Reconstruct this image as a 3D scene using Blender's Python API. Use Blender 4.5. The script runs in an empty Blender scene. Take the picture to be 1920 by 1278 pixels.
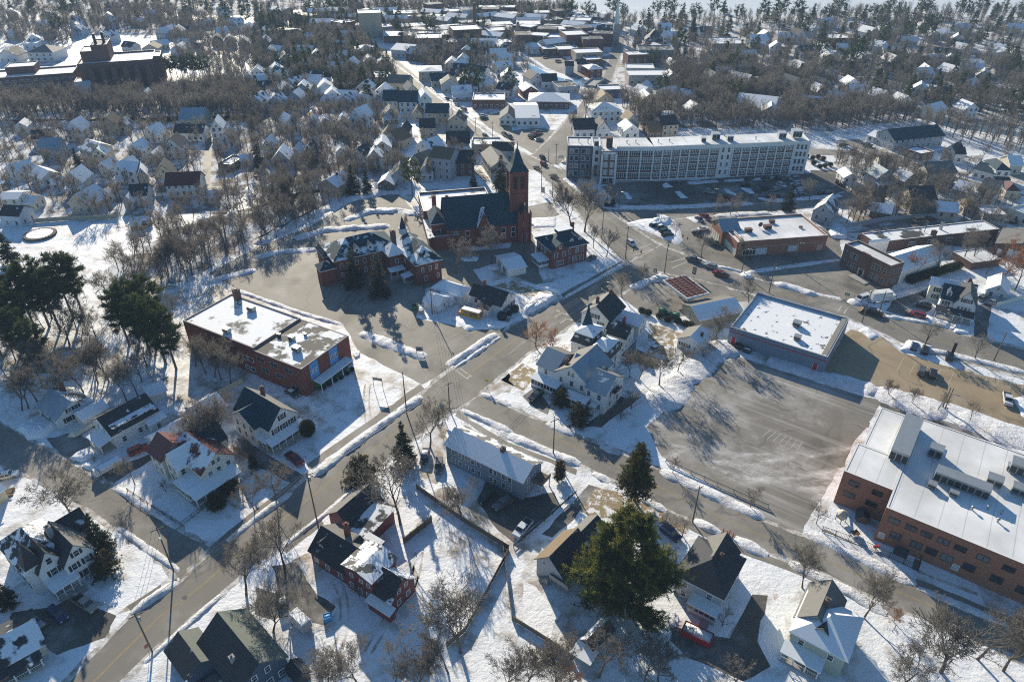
import bpy, math, random
import numpy as np
from mathutils import Vector, Matrix
random.seed(7)
SC = bpy.context.scene
COL = SC.collection
# ---------------------------------------------------------------- camera, sky, sun, exposure
CAM_H, PITCH, FPX = 115.0, math.radians(33.5), 1330.0
cam = bpy.data.cameras.new("camera"); cam.sensor_width = 36; cam.lens = 36 * FPX / 1920
cam.clip_start = 1; cam.clip_end = 9000
co = bpy.data.objects.new("camera", cam); COL.objects.link(co)
co.location = (0, 0, CAM_H); co.rotation_euler = (math.pi / 2 - PITCH, 0, 0)
SC.camera = co
SUN_AZ, SUN_EL = math.radians(-19), math.radians(21)      # azimuth from +y, negative towards -x
wd = bpy.data.worlds.new("World"); SC.world = wd; wd.use_nodes = True
wn = wd.node_tree.nodes; sky = wn.new("ShaderNodeTexSky"); sky.sky_type = 'NISHITA'; sky.sun_disc = False
sky.sun_elevation = SUN_EL; sky.sun_rotation = SUN_AZ; sky.air_density = 1.0; sky.dust_density = 0.3; sky.ozone_density = 3.0
bg = wn["Background"]; bg.inputs[1].default_value = 0.078
tint = wn.new("ShaderNodeMix"); tint.data_type = 'RGBA'; tint.blend_type = 'MULTIPLY'; tint.inputs[0].default_value = 1; tint.inputs[7].default_value = (.74, .99, 1.10, 1)   # clear cold winter sky
wd.node_tree.links.new(sky.outputs[0], tint.inputs[6]); wd.node_tree.links.new(tint.outputs[2], bg.inputs[0])
sl = bpy.data.lights.new("sun", 'SUN'); sl.energy = 5.0; sl.angle = math.radians(0.5); sl.color = (1, 0.89, 0.70)
so = bpy.data.objects.new("sun", sl); COL.objects.link(so); so.location = (-60, 200, 200)
tosun = Vector((math.sin(SUN_AZ) * math.cos(SUN_EL), math.cos(SUN_AZ) * math.cos(SUN_EL), math.sin(SUN_EL)))
so.rotation_euler = tosun.to_track_quat('Z', 'Y').to_euler()
SC.view_settings.view_transform = 'Standard'; SC.view_settings.look = 'None'
SC.view_settings.exposure = 0.74; SC.view_settings.gamma = 1
cy = SC.cycles
cy.use_denoising = False; cy.filter_width = 1.1; cy.max_bounces = 4; cy.diffuse_bounces = 2; cy.glossy_bounces = 2; cy.volume_bounces = 0
cy.transparent_max_bounces = 4; cy.sample_clamp_indirect = 4; cy.use_adaptive_sampling = True; cy.adaptive_threshold = 0.01

# ---------------------------------------------------------------- picture point -> point on the ground (or at height z)
TILES = dict(O=(0, 0, 1), Za=(0, 940, 3.78), Zb=(0, 700, 4.917), Zc=(240, 760, 4.564), Zd=(560, 880, 3.993), Ze=(780, 760, 4.563),
  Zf=(980, 920, 3.57), Zg=(280, 1080, 5.333), Zh=(980, 540, 4.915), Ya=(570, 360, 6.389), Yb=(770, 280, 5.81), Yc=(780, 420, 5.3235),
  Yd=(330, 520, 5.486), Ye=(1050, 230, 7.516), Yf=(1290, 230, 6.087), Yg=(1310, 390, 6.62), Yh=(1560, 400, 4.917), Xa=(0, 200, 5.325),
  Xb=(220, 200, 5.808), Xc=(470, 200, 6.389), Xd=(720, 180, 6.388), Xe=(1560, 240, 5.325), Xf=(1200, 480, 6.392), Xg=(1360, 540, 5.333), Xh=(1500, 740, 4.571))
for _i in range(4):
    TILES['B%d' % (_i + 1)] = (480 * _i, 720, 2.29); TILES['M%d' % (_i + 1)] = (480 * _i, 320, 2.904); TILES['F%d' % (_i + 1)] = (480 * _i, 0, 3.758)
CP, SP = math.cos(PITCH), math.sin(PITCH)
def P(t, x, y, z=0.0):
    x0, y0, s = TILES[t]
    u, v = x0 + x / s, y0 + y / s
    a, b = (u - 960) / FPX, (639 - v) / FPX
    d = (a, CP + b * SP, -SP + b * CP); k = (z - CAM_H) / d[2]
    return (d[0] * k, d[1] * k)
def poly(t, *xy): return [P(t, xy[i], xy[i + 1]) for i in range(0, len(xy), 2)]
def dst(a, b): return math.hypot(a[0] - b[0], a[1] - b[1])

# ---------------------------------------------------------------- materials
MATS = {}
class NT:
    def __init__(s, name):
        s.m = bpy.data.materials.new(name); s.m.use_nodes = True; s.t = s.m.node_tree; s.b = s.t.nodes["Principled BSDF"]
    def n(s, typ, **k):
        o = s.t.nodes.new(typ)
        for a, v in k.items(): setattr(o, a, v)
        return o
    def l(s, a, b): s.t.links.new(a, b)
    def coord(s, out='Object', scale=(1, 1, 1), loc=(0, 0, 0)):
        c = s.n("ShaderNodeTexCoord"); mp = s.n("ShaderNodeMapping"); mp.inputs['Scale'].default_value = scale; mp.inputs['Location'].default_value = loc
        if out == 'World':
            g = s.n("ShaderNodeNewGeometry"); s.l(g.outputs['Position'], mp.inputs[0])
        else: s.l(c.outputs[out], mp.inputs[0])
        return mp.outputs[0]
    def noise(s, co, scale, detail=4, rough=0.55):
        t = s.n("ShaderNodeTexNoise"); t.inputs['Scale'].default_value = scale; t.inputs['Detail'].default_value = detail; t.inputs['Roughness'].default_value = rough
        s.l(co, t.inputs['Vector']); return t.outputs[0]
    def ramp(s, f, a, b):
        r = s.n("ShaderNodeMapRange"); r.inputs[1].default_value = a; r.inputs[2].default_value = b; s.l(f, r.inputs[0]); return r.outputs[0]
    def mix(s, f, a, b):
        m = s.n("ShaderNodeMix", data_type='RGBA')
        for i, v in ((0, f), (6, a), (7, b)):
            if hasattr(v, 'links'): s.l(v, m.inputs[i])
            elif i: m.inputs[i].default_value = (*v, 1)
            else: m.inputs[0].default_value = v
        return m.outputs[2]
    def math(s, op, a, b):
        m = s.n("ShaderNodeMath", operation=op)
        for i, v in ((0, a), (1, b)):
            if hasattr(v, 'links'): s.l(v, m.inputs[i])
            else: m.inputs[i].default_value = v
        return m.outputs[0]
    def bump(s, h, strength, dist=0.1):
        b = s.n("ShaderNodeBump"); b.inputs['Strength'].default_value = strength; b.inputs['Distance'].default_value = dist
        s.l(h, b.inputs['Height']); s.l(b.outputs[0], s.b.inputs['Normal'])
    def done(s, col, rough=0.8, metal=0, spec=0.3):
        if hasattr(col, 'links'): s.l(col, s.b.inputs['Base Color'])
        else: s.b.inputs['Base Color'].default_value = (*col, 1)
        s.b.inputs['Roughness'].default_value = rough; s.b.inputs['Metallic'].default_value = metal
        s.b.inputs['Specular IOR Level'].default_value = spec
        MATS[s.m.name] = s.m; return s.m
def sc(c, k): return tuple(min(1, x * k) for x in c)
def plain(name, c, rough=0.7, metal=0, var=0.12, scale=2.0, spec=0.3):
    if name in MATS: return MATS[name]
    t = NT(name)
    if var: c = t.mix(t.noise(t.coord(), scale, 3), sc(c, 1 - var * 1.6), sc(c, 1 + var * 1.6))
    return t.done(c, rough, metal, spec)
def siding(name, c, dirt=0.1):
    if name in MATS: return MATS[name]
    t = NT(name); cc = t.coord()
    w = t.n("ShaderNodeTexWave", wave_type='BANDS', bands_direction='Z'); w.inputs['Scale'].default_value = 1.6; t.l(cc, w.inputs[0])
    f = t.math('ADD', t.math('MULTIPLY', w.outputs[1], 0.35), t.math('MULTIPLY', t.noise(cc, 0.7, 5), 0.65))
    return t.done(t.mix(f, sc(c, 1 - dirt * 2), sc(c, 1 + dirt * .7)), 0.6)
def brick(name, c1, c2, mortar):
    if name in MATS: return MATS[name]
    t = NT(name); g = t.coord()
    sx = t.n("ShaderNodeSeparateXYZ"); t.l(g, sx.inputs[0]); cb = t.n("ShaderNodeCombineXYZ")
    t.l(t.math('ADD', sx.outputs[0], sx.outputs[1]), cb.inputs[0]); t.l(sx.outputs[2], cb.inputs[1])
    b = t.n("ShaderNodeTexBrick"); b.inputs['Scale'].default_value = 1.6; b.inputs['Mortar Size'].default_value = 0.012
    b.inputs['Color1'].default_value = (*c1, 1); b.inputs['Color2'].default_value = (*c2, 1); b.inputs['Mortar'].default_value = (*mortar, 1)
    t.l(cb.outputs[0], b.inputs[0])
    n = t.noise(g, 0.35, 5)
    return t.done(t.mix(t.math('MULTIPLY', n, 0.55), b.outputs[0], sc(c1, 0.55)), 0.85)
SNOW_C = (0.83, 0.85, 0.88)
def roofm(name, c, snow=0.0, scale=0.22, stretch=(1, 1, 1), seed=0, seam=0, rough=0.75, metal=0, soft=0.03):
    """roof covering with a share (0..1) of it under snow; stretch makes streaks"""
    if name in MATS: return MATS[name]
    t = NT(name); cc = t.coord('Object', stretch, (seed * 7.3, seed * 3.1, 0)); base = t.mix(t.noise(t.coord(), 1.5, 4), sc(c, 0.75), sc(c, 1.3))
    if seam:
        w = t.n("ShaderNodeTexWave", wave_type='BANDS', bands_direction='X'); w.inputs['Scale'].default_value = seam; t.l(t.coord(), w.inputs[0])
        base = t.mix(t.ramp(w.outputs[1], 0.9, 1.0), base, sc(c, 0.6))
    if snow > 0:
        f = t.noise(cc, scale, 6, 0.6); th = 0.5 + (0.5 - snow) * 0.55
        f2 = t.ramp(f, th - soft, th + soft); sn = t.mix(t.noise(t.coord(), 0.8, 4), sc(SNOW_C, 0.86), SNOW_C)
        base = t.mix(f2, base, sn); t.bump(f2, 0.5, 0.15)
    return t.done(base, rough, metal)
M = {}
def build_mats():
    # snow-covered ground: old crusty snow, trodden patches, a little bare earth
    t = NT("snow_ground"); g = t.coord('World'); big = t.noise(g, 0.018, 5, 0.6); mid = t.noise(g, 0.16, 6, 0.65); fine = t.noise(g, 1.6, 5, 0.7)
    c = t.mix(fine, (0.68, 0.70, 0.74), (0.86, 0.875, 0.9)); c = t.mix(t.math('MULTIPLY', t.ramp(mid, 0.50, 0.66), 0.7), c, (0.38, 0.335, 0.28))
    c = t.mix(t.math('MULTIPLY', t.ramp(t.math('MULTIPLY', big, t.math('ADD', mid, 0.5)), 0.52, 0.66), 0.8), c, (0.25, 0.20, 0.14))
    t.bump(t.math('ADD', mid, t.math('MULTIPLY', fine, 0.22)), 0.8, 0.55); M['snow'] = t.done(c, 0.65)
    t = NT("clean_snow"); g = t.coord('World'); n = t.noise(g, 0.9, 6, 0.7); n2 = t.noise(g, 0.12, 4)
    c = t.mix(n, (0.72, 0.74, 0.78), (0.88, 0.89, 0.91)); t.bump(t.math('ADD', n, t.math('MULTIPLY', n2, 2)), 0.7, 0.3)
    M['clean'] = t.done(c, 0.6)
    t = NT("ploughed_snow"); g = t.coord('World'); n = t.noise(g, 0.8, 6, 0.75); n2 = t.noise(g, 0.25, 4)
    c = t.mix(t.ramp(n, 0.35, 0.65), (0.60, 0.60, 0.62), (0.86, 0.87, 0.9)); c = t.mix(t.math('MULTIPLY', t.ramp(n2, 0.58, 0.72), 0.7), c, (0.34, 0.30, 0.26))
    t.bump(n, 1.0, 0.6); M['bank'] = t.done(c, 0.7)
    def asph(name, a, b, salt, wet=.5, swirl=0):
        t = NT(name); g = t.coord('World'); n = t.noise(g, 0.05, 7, 0.65); f = t.noise(g, 2.5, 5, 0.7); v = t.n("ShaderNodeTexVoronoi"); v.inputs['Scale'].default_value = 0.07; t.l(t.coord('World', (1, .6, 1)), v.inputs[0])
        sx = t.n("ShaderNodeSeparateColor"); t.l(v.outputs[1], sx.inputs[0])
        c = t.mix(t.math('ADD', t.math('MULTIPLY', t.ramp(n, .3, .7), 0.6), t.math('ADD', t.math('MULTIPLY', f, 0.2), t.math('MULTIPLY', sx.outputs[0], .2))), a, b)
        s = t.noise(t.coord('World', (0.05, 0.05, 1)), 1.0, 8, 0.72); c = t.mix(t.math('MULTIPLY', t.ramp(s, 0.50, 0.70), salt), c, (0.42, 0.41, 0.40))
        w = t.noise(t.coord('World', (.09, .06, 1), (7, 3, 0)), 1, 6, .6); c = t.mix(t.math('MULTIPLY', t.ramp(w, .55, .66), wet), c, sc(a, .55))
        k = t.noise(t.coord('World', (.5, .5, 1)), 1, 2, .5); q = t.math('ABSOLUTE', t.math('SUBTRACT', t.noise(t.coord('World', (.045, .045, 1), (3, 9, 0)), 1, 3, .4), .5), 0); c = t.mix(t.math('MULTIPLY', t.ramp(q, .006, .002), .35), c, (.05, .05, .05))
        if swirl:
            z = t.coord('World', (.03, .05, 1), (1, 5, 0)); d = t.n("ShaderNodeTexNoise"); d.inputs['Scale'].default_value = .5; d.inputs['Detail'].default_value = 3; d.inputs['Distortion'].default_value = .9; t.l(z, d.inputs[0])
            q = t.math('ABSOLUTE', t.math('SUBTRACT', d.outputs[0], .5), 0); q2 = t.math('ABSOLUTE', t.math('SUBTRACT', d.outputs[0], .6), 0); br = t.ramp(t.noise(t.coord('World', (.16, .34, 1)), 1, 9, .8), .42, .60)
            mp = t.n('ShaderNodeMapping'); mp.inputs['Rotation'].default_value = (0, 0, .62); t.l(t.coord('World'), mp.inputs[0]); m2 = t.n('ShaderNodeMapping'); m2.inputs['Scale'].default_value = (.018, .42, 1); t.l(mp.outputs[0], m2.inputs[0]); c = t.mix(t.math('MULTIPLY', t.ramp(t.noise(m2.outputs[0], 1, 6, .7), .5, .68), .55), c, (.50, .49, .48))
            c = t.mix(t.math('MULTIPLY', t.math('MULTIPLY', t.ramp(q, .03, .0), br), swirl), c, (.62, .61, .60)); c = t.mix(t.math('MULTIPLY', t.math('MULTIPLY', t.ramp(q2, .05, .02), br), swirl * .7), c, (.55, .54, .53))
        t.bump(f, 0.3, 0.05); return t.done(c, 0.75, 0, 0.35)
    M['road'] = asph("road_asphalt", (0.12, 0.112, 0.10), (0.25, 0.228, 0.195), 0.45); M['lot'] = asph("lot_asphalt", (0.13, 0.12, 0.105), (0.285, 0.26, 0.22), 0.45, .6); M['salt'] = asph("salted_asphalt", (0.12, 0.11, 0.096), (0.29, 0.265, 0.228), .9, .5, .9); M['tan'] = asph("sanded_asphalt", (0.235, 0.178, 0.105), (0.38, 0.295, 0.185), 0.35)
    M['drive'] = asph("driveway_asphalt", (0.05, 0.047, 0.044), (0.14, 0.127, 0.11), 0.8); M['walk'] = asph("sidewalk_concrete", (0.13, 0.115, 0.095), (0.25, 0.222, 0.185), 0.5)
    t = NT("road_slush"); g = t.coord('World'); n = t.noise(g, .5, 6, .7); c = t.mix(t.ramp(n, .4, .6), (.24, .20, .155), (.62, .61, .60)); t.bump(n, .6, .3); M['slush'] = t.done(c, .8)
    t = NT("dead_grass"); g = t.coord('World'); n = t.noise(g, 0.5, 6, 0.7); c = t.mix(t.noise(g, 2, 4), (0.22, 0.165, 0.09), (0.36, 0.28, 0.17))
    M['grass'] = t.done(t.mix(t.ramp(n, 0.5, 0.58), c, (0.75, 0.76, 0.78)), 0.9)
    t = NT("river_water"); M['water'] = t.done((0.16, 0.25, 0.34), 0.1, 0, 0.5)
    t = NT("lake_ice"); g = t.coord('World', (0.002, 0.02, 1)); M['ice'] = t.done(t.mix(t.noise(g, 1, 4), (0.55, 0.60, 0.64), (0.8, 0.82, 0.83)), 0.5)
    M['paint'] = plain("worn_white_paint", (0.55, 0.54, 0.5), 0.8, 0, 0.25, 1.5); M['yellow'] = plain("worn_yellow_paint", (0.36, 0.28, 0.12), 0.8, 0, 0.3, 1.5)
    t = NT("window_glass"); oi = t.n('ShaderNodeObjectInfo'); M['glass'] = t.done(t.mix(t.ramp(oi.outputs['Random'], .55, 1.0), (.014, .02, .03), (.17, .18, .19)), .08, 0, .6); M['frame'] = plain("white_trim", (0.72, 0.72, 0.70), 0.5, 0, 0.05)
    M['white'] = siding("white_clapboard", (0.74, 0.74, 0.72)); M['offwhite'] = siding("ivory_clapboard", (0.70, 0.67, 0.57)); M['cream'] = siding("cream_clapboard", (0.66, 0.57, 0.38))
    M['greyw'] = siding("grey_clapboard", (0.40, 0.43, 0.46)); M['bluew'] = siding("slate_blue_clapboard", (0.20, 0.26, 0.33)); M['darkblue'] = siding("dark_blue_clapboard", (0.07, 0.10, 0.14))
    M['tanw'] = siding("tan_clapboard", (0.45, 0.38, 0.28)); M['redw'] = siding("barn_red_clapboard", (0.19, 0.045, 0.04)); M['greenw'] = siding("sage_clapboard", (0.38, 0.42, 0.36))
    M['beige'] = siding("beige_clapboard", (0.55, 0.49, 0.39)); M['ltblue'] = siding("pale_blue_clapboard", (0.48, 0.55, 0.62)); M['brownw'] = siding("brown_boards", (0.16, 0.10, 0.065))
    M['dkgrey'] = siding("charcoal_shingle_wall", (0.06, 0.062, 0.065))
    M['brick'] = brick("dark_red_brick", (0.25, 0.075, 0.052), (0.19, 0.056, 0.042), (0.24, 0.16, 0.13)); M['brick2'] = brick("orange_brown_brick", (0.36, 0.15, 0.088), (0.29, 0.118, 0.072), (0.33, 0.25, 0.21))
    M['brick3'] = brick("old_brown_brick", (0.17, 0.085, 0.062), (0.13, 0.065, 0.05), (0.22, 0.18, 0.15)); M['brickd'] = brick("maroon_brick", (0.19, 0.095, 0.075), (0.15, 0.075, 0.06), (0.2, 0.15, 0.13))  # brickd is a maroon brick in two close tones
    M['stone'] = plain("grey_stone", (0.34, 0.33, 0.31), 0.85); M['granite'] = plain("granite_wall", (0.24, 0.24, 0.25), 0.85)
    D = (0.034, 0.037, 0.043)
    M['rdark'] = roofm("charcoal_shingles", D); M['rdark_s'] = roofm("charcoal_shingles_with_snow", D, 0.32, 0.3); M['rdark_m'] = roofm("charcoal_shingles_half_snow", D, 0.55, 0.28, seed=3)
    M['rdark_st'] = roofm("charcoal_shingles_snow_rows", D, 0.5, 0.55, (0.35, 1, 1.6), 5); M['rsnow'] = roofm("snowy_roof", D, 0.97, 0.15); M['rsnow_m'] = roofm("mostly_snowy_roof", D, 0.74, 0.2, seed=2)
    M['rteal'] = roofm("dark_teal_shingles", (0.012, 0.045, 0.065)); M['rteal_s'] = roofm("dark_teal_shingles_with_snow", (0.014, 0.044, 0.06), 0.47, 0.16, seed=4); M['rteal_l'] = roofm("teal_shingles_light_snow", (0.014, 0.044, 0.06), 0.2, 0.2, seed=9)
    M['rblue'] = roofm("blue_grey_metal_roof", (0.25, 0.32, 0.38), 0.0, seam=1.2, rough=0.45); M['rblue_s'] = roofm("blue_grey_metal_roof_some_snow", (0.25, 0.32, 0.38), 0.22, 0.25, seam=1.2, rough=0.45)
    M['rred'] = roofm("maroon_metal_roof", (0.13, 0.035, 0.03), 0.0, seam=1.5, rough=0.45); M['rred_s'] = roofm("maroon_metal_roof_with_snow", (0.13, 0.035, 0.03), 0.55, 0.2, seam=1.5, seed=6)
    M['rtan'] = roofm("brown_shingles", (0.16, 0.115, 0.07)); M['rgrey'] = roofm("grey_and_sunlit_shingles", (0.15, 0.145, 0.135)); M['rgrey_s'] = roofm("grey_shingles_with_snow", (0.15, 0.145, 0.135), 0.5, 0.3, seed=8)  # plain grey covers grey roofs and also paints sunlit slopes of dark ones
    M['rnew'] = roofm("grey_green_shingles", (0.13, 0.145, 0.125)); M['rflat'] = roofm("gravel_roof_half_snow", (0.05, 0.047, 0.043), 0.50, 0.16, seed=1, soft=0.02); M['rflat2'] = roofm("tar_roof_mostly_snow", (0.055, 0.053, 0.05), 0.66, 0.14, seed=2)
    M['rpatch'] = roofm("flat_roof_snow_plates", (0.11, 0.11, 0.10), 0.60, 0.38, seed=12, soft=0.012); M['rgreen'] = roofm("verdigris_roof", (0.05, 0.12, 0.10), 0, rough=0.5)
    t = NT("membrane_roof_snow"); g = t.coord(); n = t.noise(g, 0.09, 5); w = t.n("ShaderNodeTexWave", wave_type='BANDS', bands_direction='X'); w.inputs['Scale'].default_value = 0.075; w.inputs['Distortion'].default_value = 0.4; t.l(g, w.inputs[0])
    c = t.mix(t.ramp(n, 0.35, 0.7), (0.56, 0.56, 0.56), (0.86, 0.865, 0.875)); c = t.mix(t.math('MULTIPLY', t.ramp(w.outputs[1], 0.992, 1.0), 0.5), c, (0.3, 0.3, 0.3)); M['rmem'] = t.done(c, 0.6)
    M['metal'] = plain("galvanised_metal", (0.34, 0.36, 0.37), 0.45, 0.5, 0.12, 1); M['dkmetal'] = plain("dark_steel", (0.05, 0.052, 0.056), 0.5, 0.4, 0.1); M['wood'] = plain("weathered_wood", (0.17, 0.135, 0.10), 0.9, 0, 0.25, 3)
    M['pole'] = plain("pole_timber", (0.13, 0.105, 0.08), 0.9, 0, 0.2, 3); M['rail'] = plain("grey_deck_timber", (0.33, 0.31, 0.28), 0.8); M['black'] = plain("black_plastic", (0.015, 0.015, 0.017), 0.5, 0, 0)
    M['tire'] = plain("tyre_rubber", (0.02, 0.02, 0.021), 0.9, 0, 0); M['red'] = plain("bright_red_paint", (0.42, 0.02, 0.025), 0.5, 0, 0.05); M['bluep'] = plain("sky_blue_panel", (0.10, 0.33, 0.62), 0.5, 0, 0.1)
    M['green'] = plain("green_paint", (0.03, 0.16, 0.10), 0.6, 0, 0.1); M['gold'] = plain("school_bus_yellow", (0.62, 0.30, 0.02), 0.45, 0, 0.06); M['lime'] = plain("lime_sign_face", (0.45, 0.62, 0.05), 0.5, 0, 0); M['plow'] = plain("plough_orange", (0.5, 0.16, 0.02), 0.5)
    def leaf(key, name, c, var=.3, scale=.4, tr=.4):
        t0 = NT(name); fn = t0.noise(t0.coord(), scale, 3); wn_ = t0.ramp(t0.noise(t0.coord('World'), .035, 3), .35, .65); m = t0.done(t0.mix(t0.math('ADD', t0.math('MULTIPLY', fn, .5), t0.math('MULTIPLY', wn_, .5)), sc(c, .95 - var * 1.5), sc(c, 1.1 + var * 1.5)), .9, 0, .1); t = m.node_tree; p = t.nodes['Principled BSDF']; b = t.nodes.new('ShaderNodeBsdfTranslucent'); x = t.nodes.new('ShaderNodeMixShader'); x.inputs[0].default_value = tr
        if p.inputs['Base Color'].links: t.links.new(p.inputs['Base Color'].links[0].from_socket, b.inputs[0])
        t.links.new(p.outputs[0], x.inputs[1]); t.links.new(b.outputs[0], x.inputs[2]); t.links.new(x.outputs[0], t.nodes['Material Output'].inputs[0]); M[key] = m
    M['bark'] = plain("grey_brown_bark", (0.115, 0.09, 0.07), 0.95, 0, 0.2, 3)
    leaf('twig', "bare_twigs", (0.185, 0.163, 0.138), .2, .5, .35); leaf('twigr', "rusty_dry_leaves", (0.26, 0.125, 0.06), .2, .5)
    leaf('pine', "pine_needles", (0.070, 0.090, 0.028), .3, .35); leaf('pine_lit', "sunlit_pine_needles", (0.19, 0.185, 0.04), .35, .3, .5); leaf('spruce', "spruce_needles", (0.032, 0.045, 0.026)); leaf('spruceg', "grey_green_spruce", (0.09, 0.09, 0.06))  # golden needle tone is sunlight painted into the big pine's plumes
    leaf('hedge', "dark_hedge", (0.034, 0.036, 0.018), .3, 1); leaf('cedar', "brown_green_cedar", (0.10, 0.08, 0.028), .3, .5)
    t = NT("forest_floor"); g = t.coord('World'); n = t.noise(g, .09, 7, .7); c = t.mix(t.noise(g, .8, 5), (.16, .125, .10), (.30, .25, .21)); M['thin'] = None; M['floor'] = t.done(t.mix(t.ramp(n, .44, .55), c, (.66, .67, .70)), .95)
    t = NT("thin_snow_lawn"); g = t.coord('World'); n = t.noise(g, .22, 8, .7); c = t.mix(t.noise(g, 1.5, 5), (.30, .235, .165), (.44, .37, .29)); M['thin'] = t.done(t.mix(t.ramp(n, .42, .60), c, (.74, .74, .75)), .95)
build_mats()

# ---------------------------------------------------------------- mesh building
class MB:
    def __init__(s): s.v = []; s.f = []; s.m = []
    def face(s, pts, m=0):
        i = len(s.v); s.v += [tuple(p) for p in pts]; s.f.append(tuple(range(i, i + len(pts)))); s.m.append(m); return s
    def box(s, x0, y0, z0, x1, y1, z1, m=0, top=None, inset=0, nob=False):
        i = len(s.v); k = inset
        s.v += [(x0, y0, z0), (x1, y0, z0), (x1, y1, z0), (x0, y1, z0), (x0 + k, y0 + k, z1), (x1 - k, y0 + k, z1), (x1 - k, y1 - k, z1), (x0 + k, y1 - k, z1)]
        for q in ((0, 1, 5, 4), (1, 2, 6, 5), (2, 3, 7, 6), (3, 0, 4, 7)): s.f.append(tuple(i + a for a in q)); s.m.append(m)
        s.f.append((i + 4, i + 5, i + 6, i + 7)); s.m.append(m if top is None else top)
        if not nob: s.f.append((i + 3, i + 2, i + 1, i)); s.m.append(m)
        return s
    def prism(s, pts, z0, z1, m=0, top=None):
        n = len(pts); i = len(s.v); s.v += [(p[0], p[1], z0) for p in pts] + [(p[0], p[1], z1) for p in pts]
        for a in range(n): b = (a + 1) % n; s.f.append((i + a, i + b, i + n + b, i + n + a)); s.m.append(m)
        s.f.append(tuple(i + n + a for a in range(n))); s.m.append(m if top is None else top)
        s.f.append(tuple(i + a for a in reversed(range(n)))); s.m.append(m); return s
    def tube(s, p, q, r0, r1, n=6, m=0, cap=True):
        p = Vector(p); q = Vector(q); d = (q - p).normalized(); a = d.orthogonal().normalized(); b = d.cross(a); i = len(s.v)
        for c, r in ((p, r0), (q, r1)):
            for k in range(n): t = 2 * math.pi * k / n; s.v.append(tuple(c + a * (r * math.cos(t)) + b * (r * math.sin(t))))
        for k in range(n): l = (k + 1) % n; s.f.append((i + k, i + l, i + n + l, i + n + k)); s.m.append(m)
        if cap: s.f.append(tuple(i + n + k for k in range(n))); s.m.append(m); s.f.append(tuple(i + k for k in reversed(range(n)))); s.m.append(m)
        return s
    def slab(s, pts, th, m=0):
        """thick plate under a polygon in space (top = pts)"""
        n = len(pts); i = len(s.v); s.v += [tuple(p) for p in pts] + [(p[0], p[1], p[2] - th) for p in pts]
        s.f.append(tuple(i + a for a in range(n))); s.m.append(m); s.f.append(tuple(i + n + a for a in reversed(range(n)))); s.m.append(m)
        for a in range(n): b = (a + 1) % n; s.f.append((i + b, i + a, i + n + a, i + n + b)); s.m.append(m)
        return s
    def mesh(s, name, mats, smooth=False):
        me = bpy.data.meshes.new(name); me.from_pydata(s.v, [], s.f)
        for x in (mats if isinstance(mats, (list, tuple)) else [mats]): me.materials.append(M[x] if isinstance(x, str) else x)
        me.polygons.foreach_set('material_index', s.m)
        if smooth: me.polygons.foreach_set('use_smooth', [True] * len(s.f))
        me.update(); return me
    def obj(s, name, mats, parent=None, smooth=False): return link(name, s.mesh(name, mats, smooth), parent)
def link(name, data, parent=None, loc=(0, 0, 0), rz=0):
    o = bpy.data.objects.new(name, data); COL.objects.link(o); o.location = loc; o.rotation_euler = (0, 0, rz)
    if parent is not None: o.parent = parent
    return o
def tag(o, label=None, cat=None, group=None, kind=None):
    if label: o['label'] = label
    if cat: o['category'] = cat
    if group: o['group'] = group
    if kind: o['kind'] = kind
    return o
def thing(name, loc, rz, label, cat, group=None): return tag(link(name, None, None, loc, rz), label, cat, group)
OCC = []        # occupied discs/rects for tree scatter: (kind, data)

# ---------------------------------------------------------------- windows and doors (shared meshes)
WC = {}
def win_mesh(w, h, style='d', fm='frame', gm='glass'):
    k = (round(w, 2), round(h, 2), style, fm, gm)
    if k in WC: return WC[k]
    b = MB(); t = 0.11 if w < 2.2 else 0.1
    for (x0, x1, z0, z1) in ((-w / 2 - t, w / 2 + t, -t, 0), (-w / 2 - t, w / 2 + t, h, h + t * 1.3), (-w / 2 - t, -w / 2, 0, h), (w / 2, w / 2 + t, 0, h)): b.box(x0, -0.07, z0, x1, 0.03, z1)
    b.face([(-w / 2, -0.012, 0), (w / 2, -0.012, 0), (w / 2, -0.012, h), (-w / 2, -0.012, h)], 1)
    if style in 'dg': b.box(-w / 2, -0.05, h * .48, w / 2, -0.013, h * .53)
    n = 5 if style == 'b' else max(1, int(round(w / 1.1))) if style in 'mg' else 1
    if style == 'b': b.box(-w / 2, -.05, h * .62, w / 2, -.013, h * .68)
    for i in range(1, n): x = -w / 2 + w * i / n; k2 = .1 if style == 'b' else .05; b.box(x - k2, -0.055, 0, x + k2, -0.013, h)
    WC[k] = b.mesh('window', [fm, gm]); return WC[k]
def shutter_mesh(h):
    k = ('sh', round(h, 2))
    if k not in WC: WC[k] = MB().box(-0.22, -0.06, 0, 0.22, 0.0, h).mesh('shutter', ['black'])
    return WC[k]
def door_mesh(w, h, dm):
    k = ('door', w, h, dm)
    if k not in WC:
        b = MB().box(-w / 2, -0.06, 0, w / 2, 0.02, h, 0)
        for z0, z1 in ((h * .12, h * .45), (h * .55, h * .9)): b.box(-w * .32, -0.085, z0, w * .32, -0.061, z1, 0)
        b.box(-w / 2 - .12, -0.05, 0, -w / 2 - .002, 0.02, h + .12, 1); b.box(w / 2 + .002, -0.05, 0, w / 2 + .12, 0.02, h + .12, 1)
        WC[k] = b.mesh('door', [dm, 'frame'])
    return WC[k]

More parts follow.
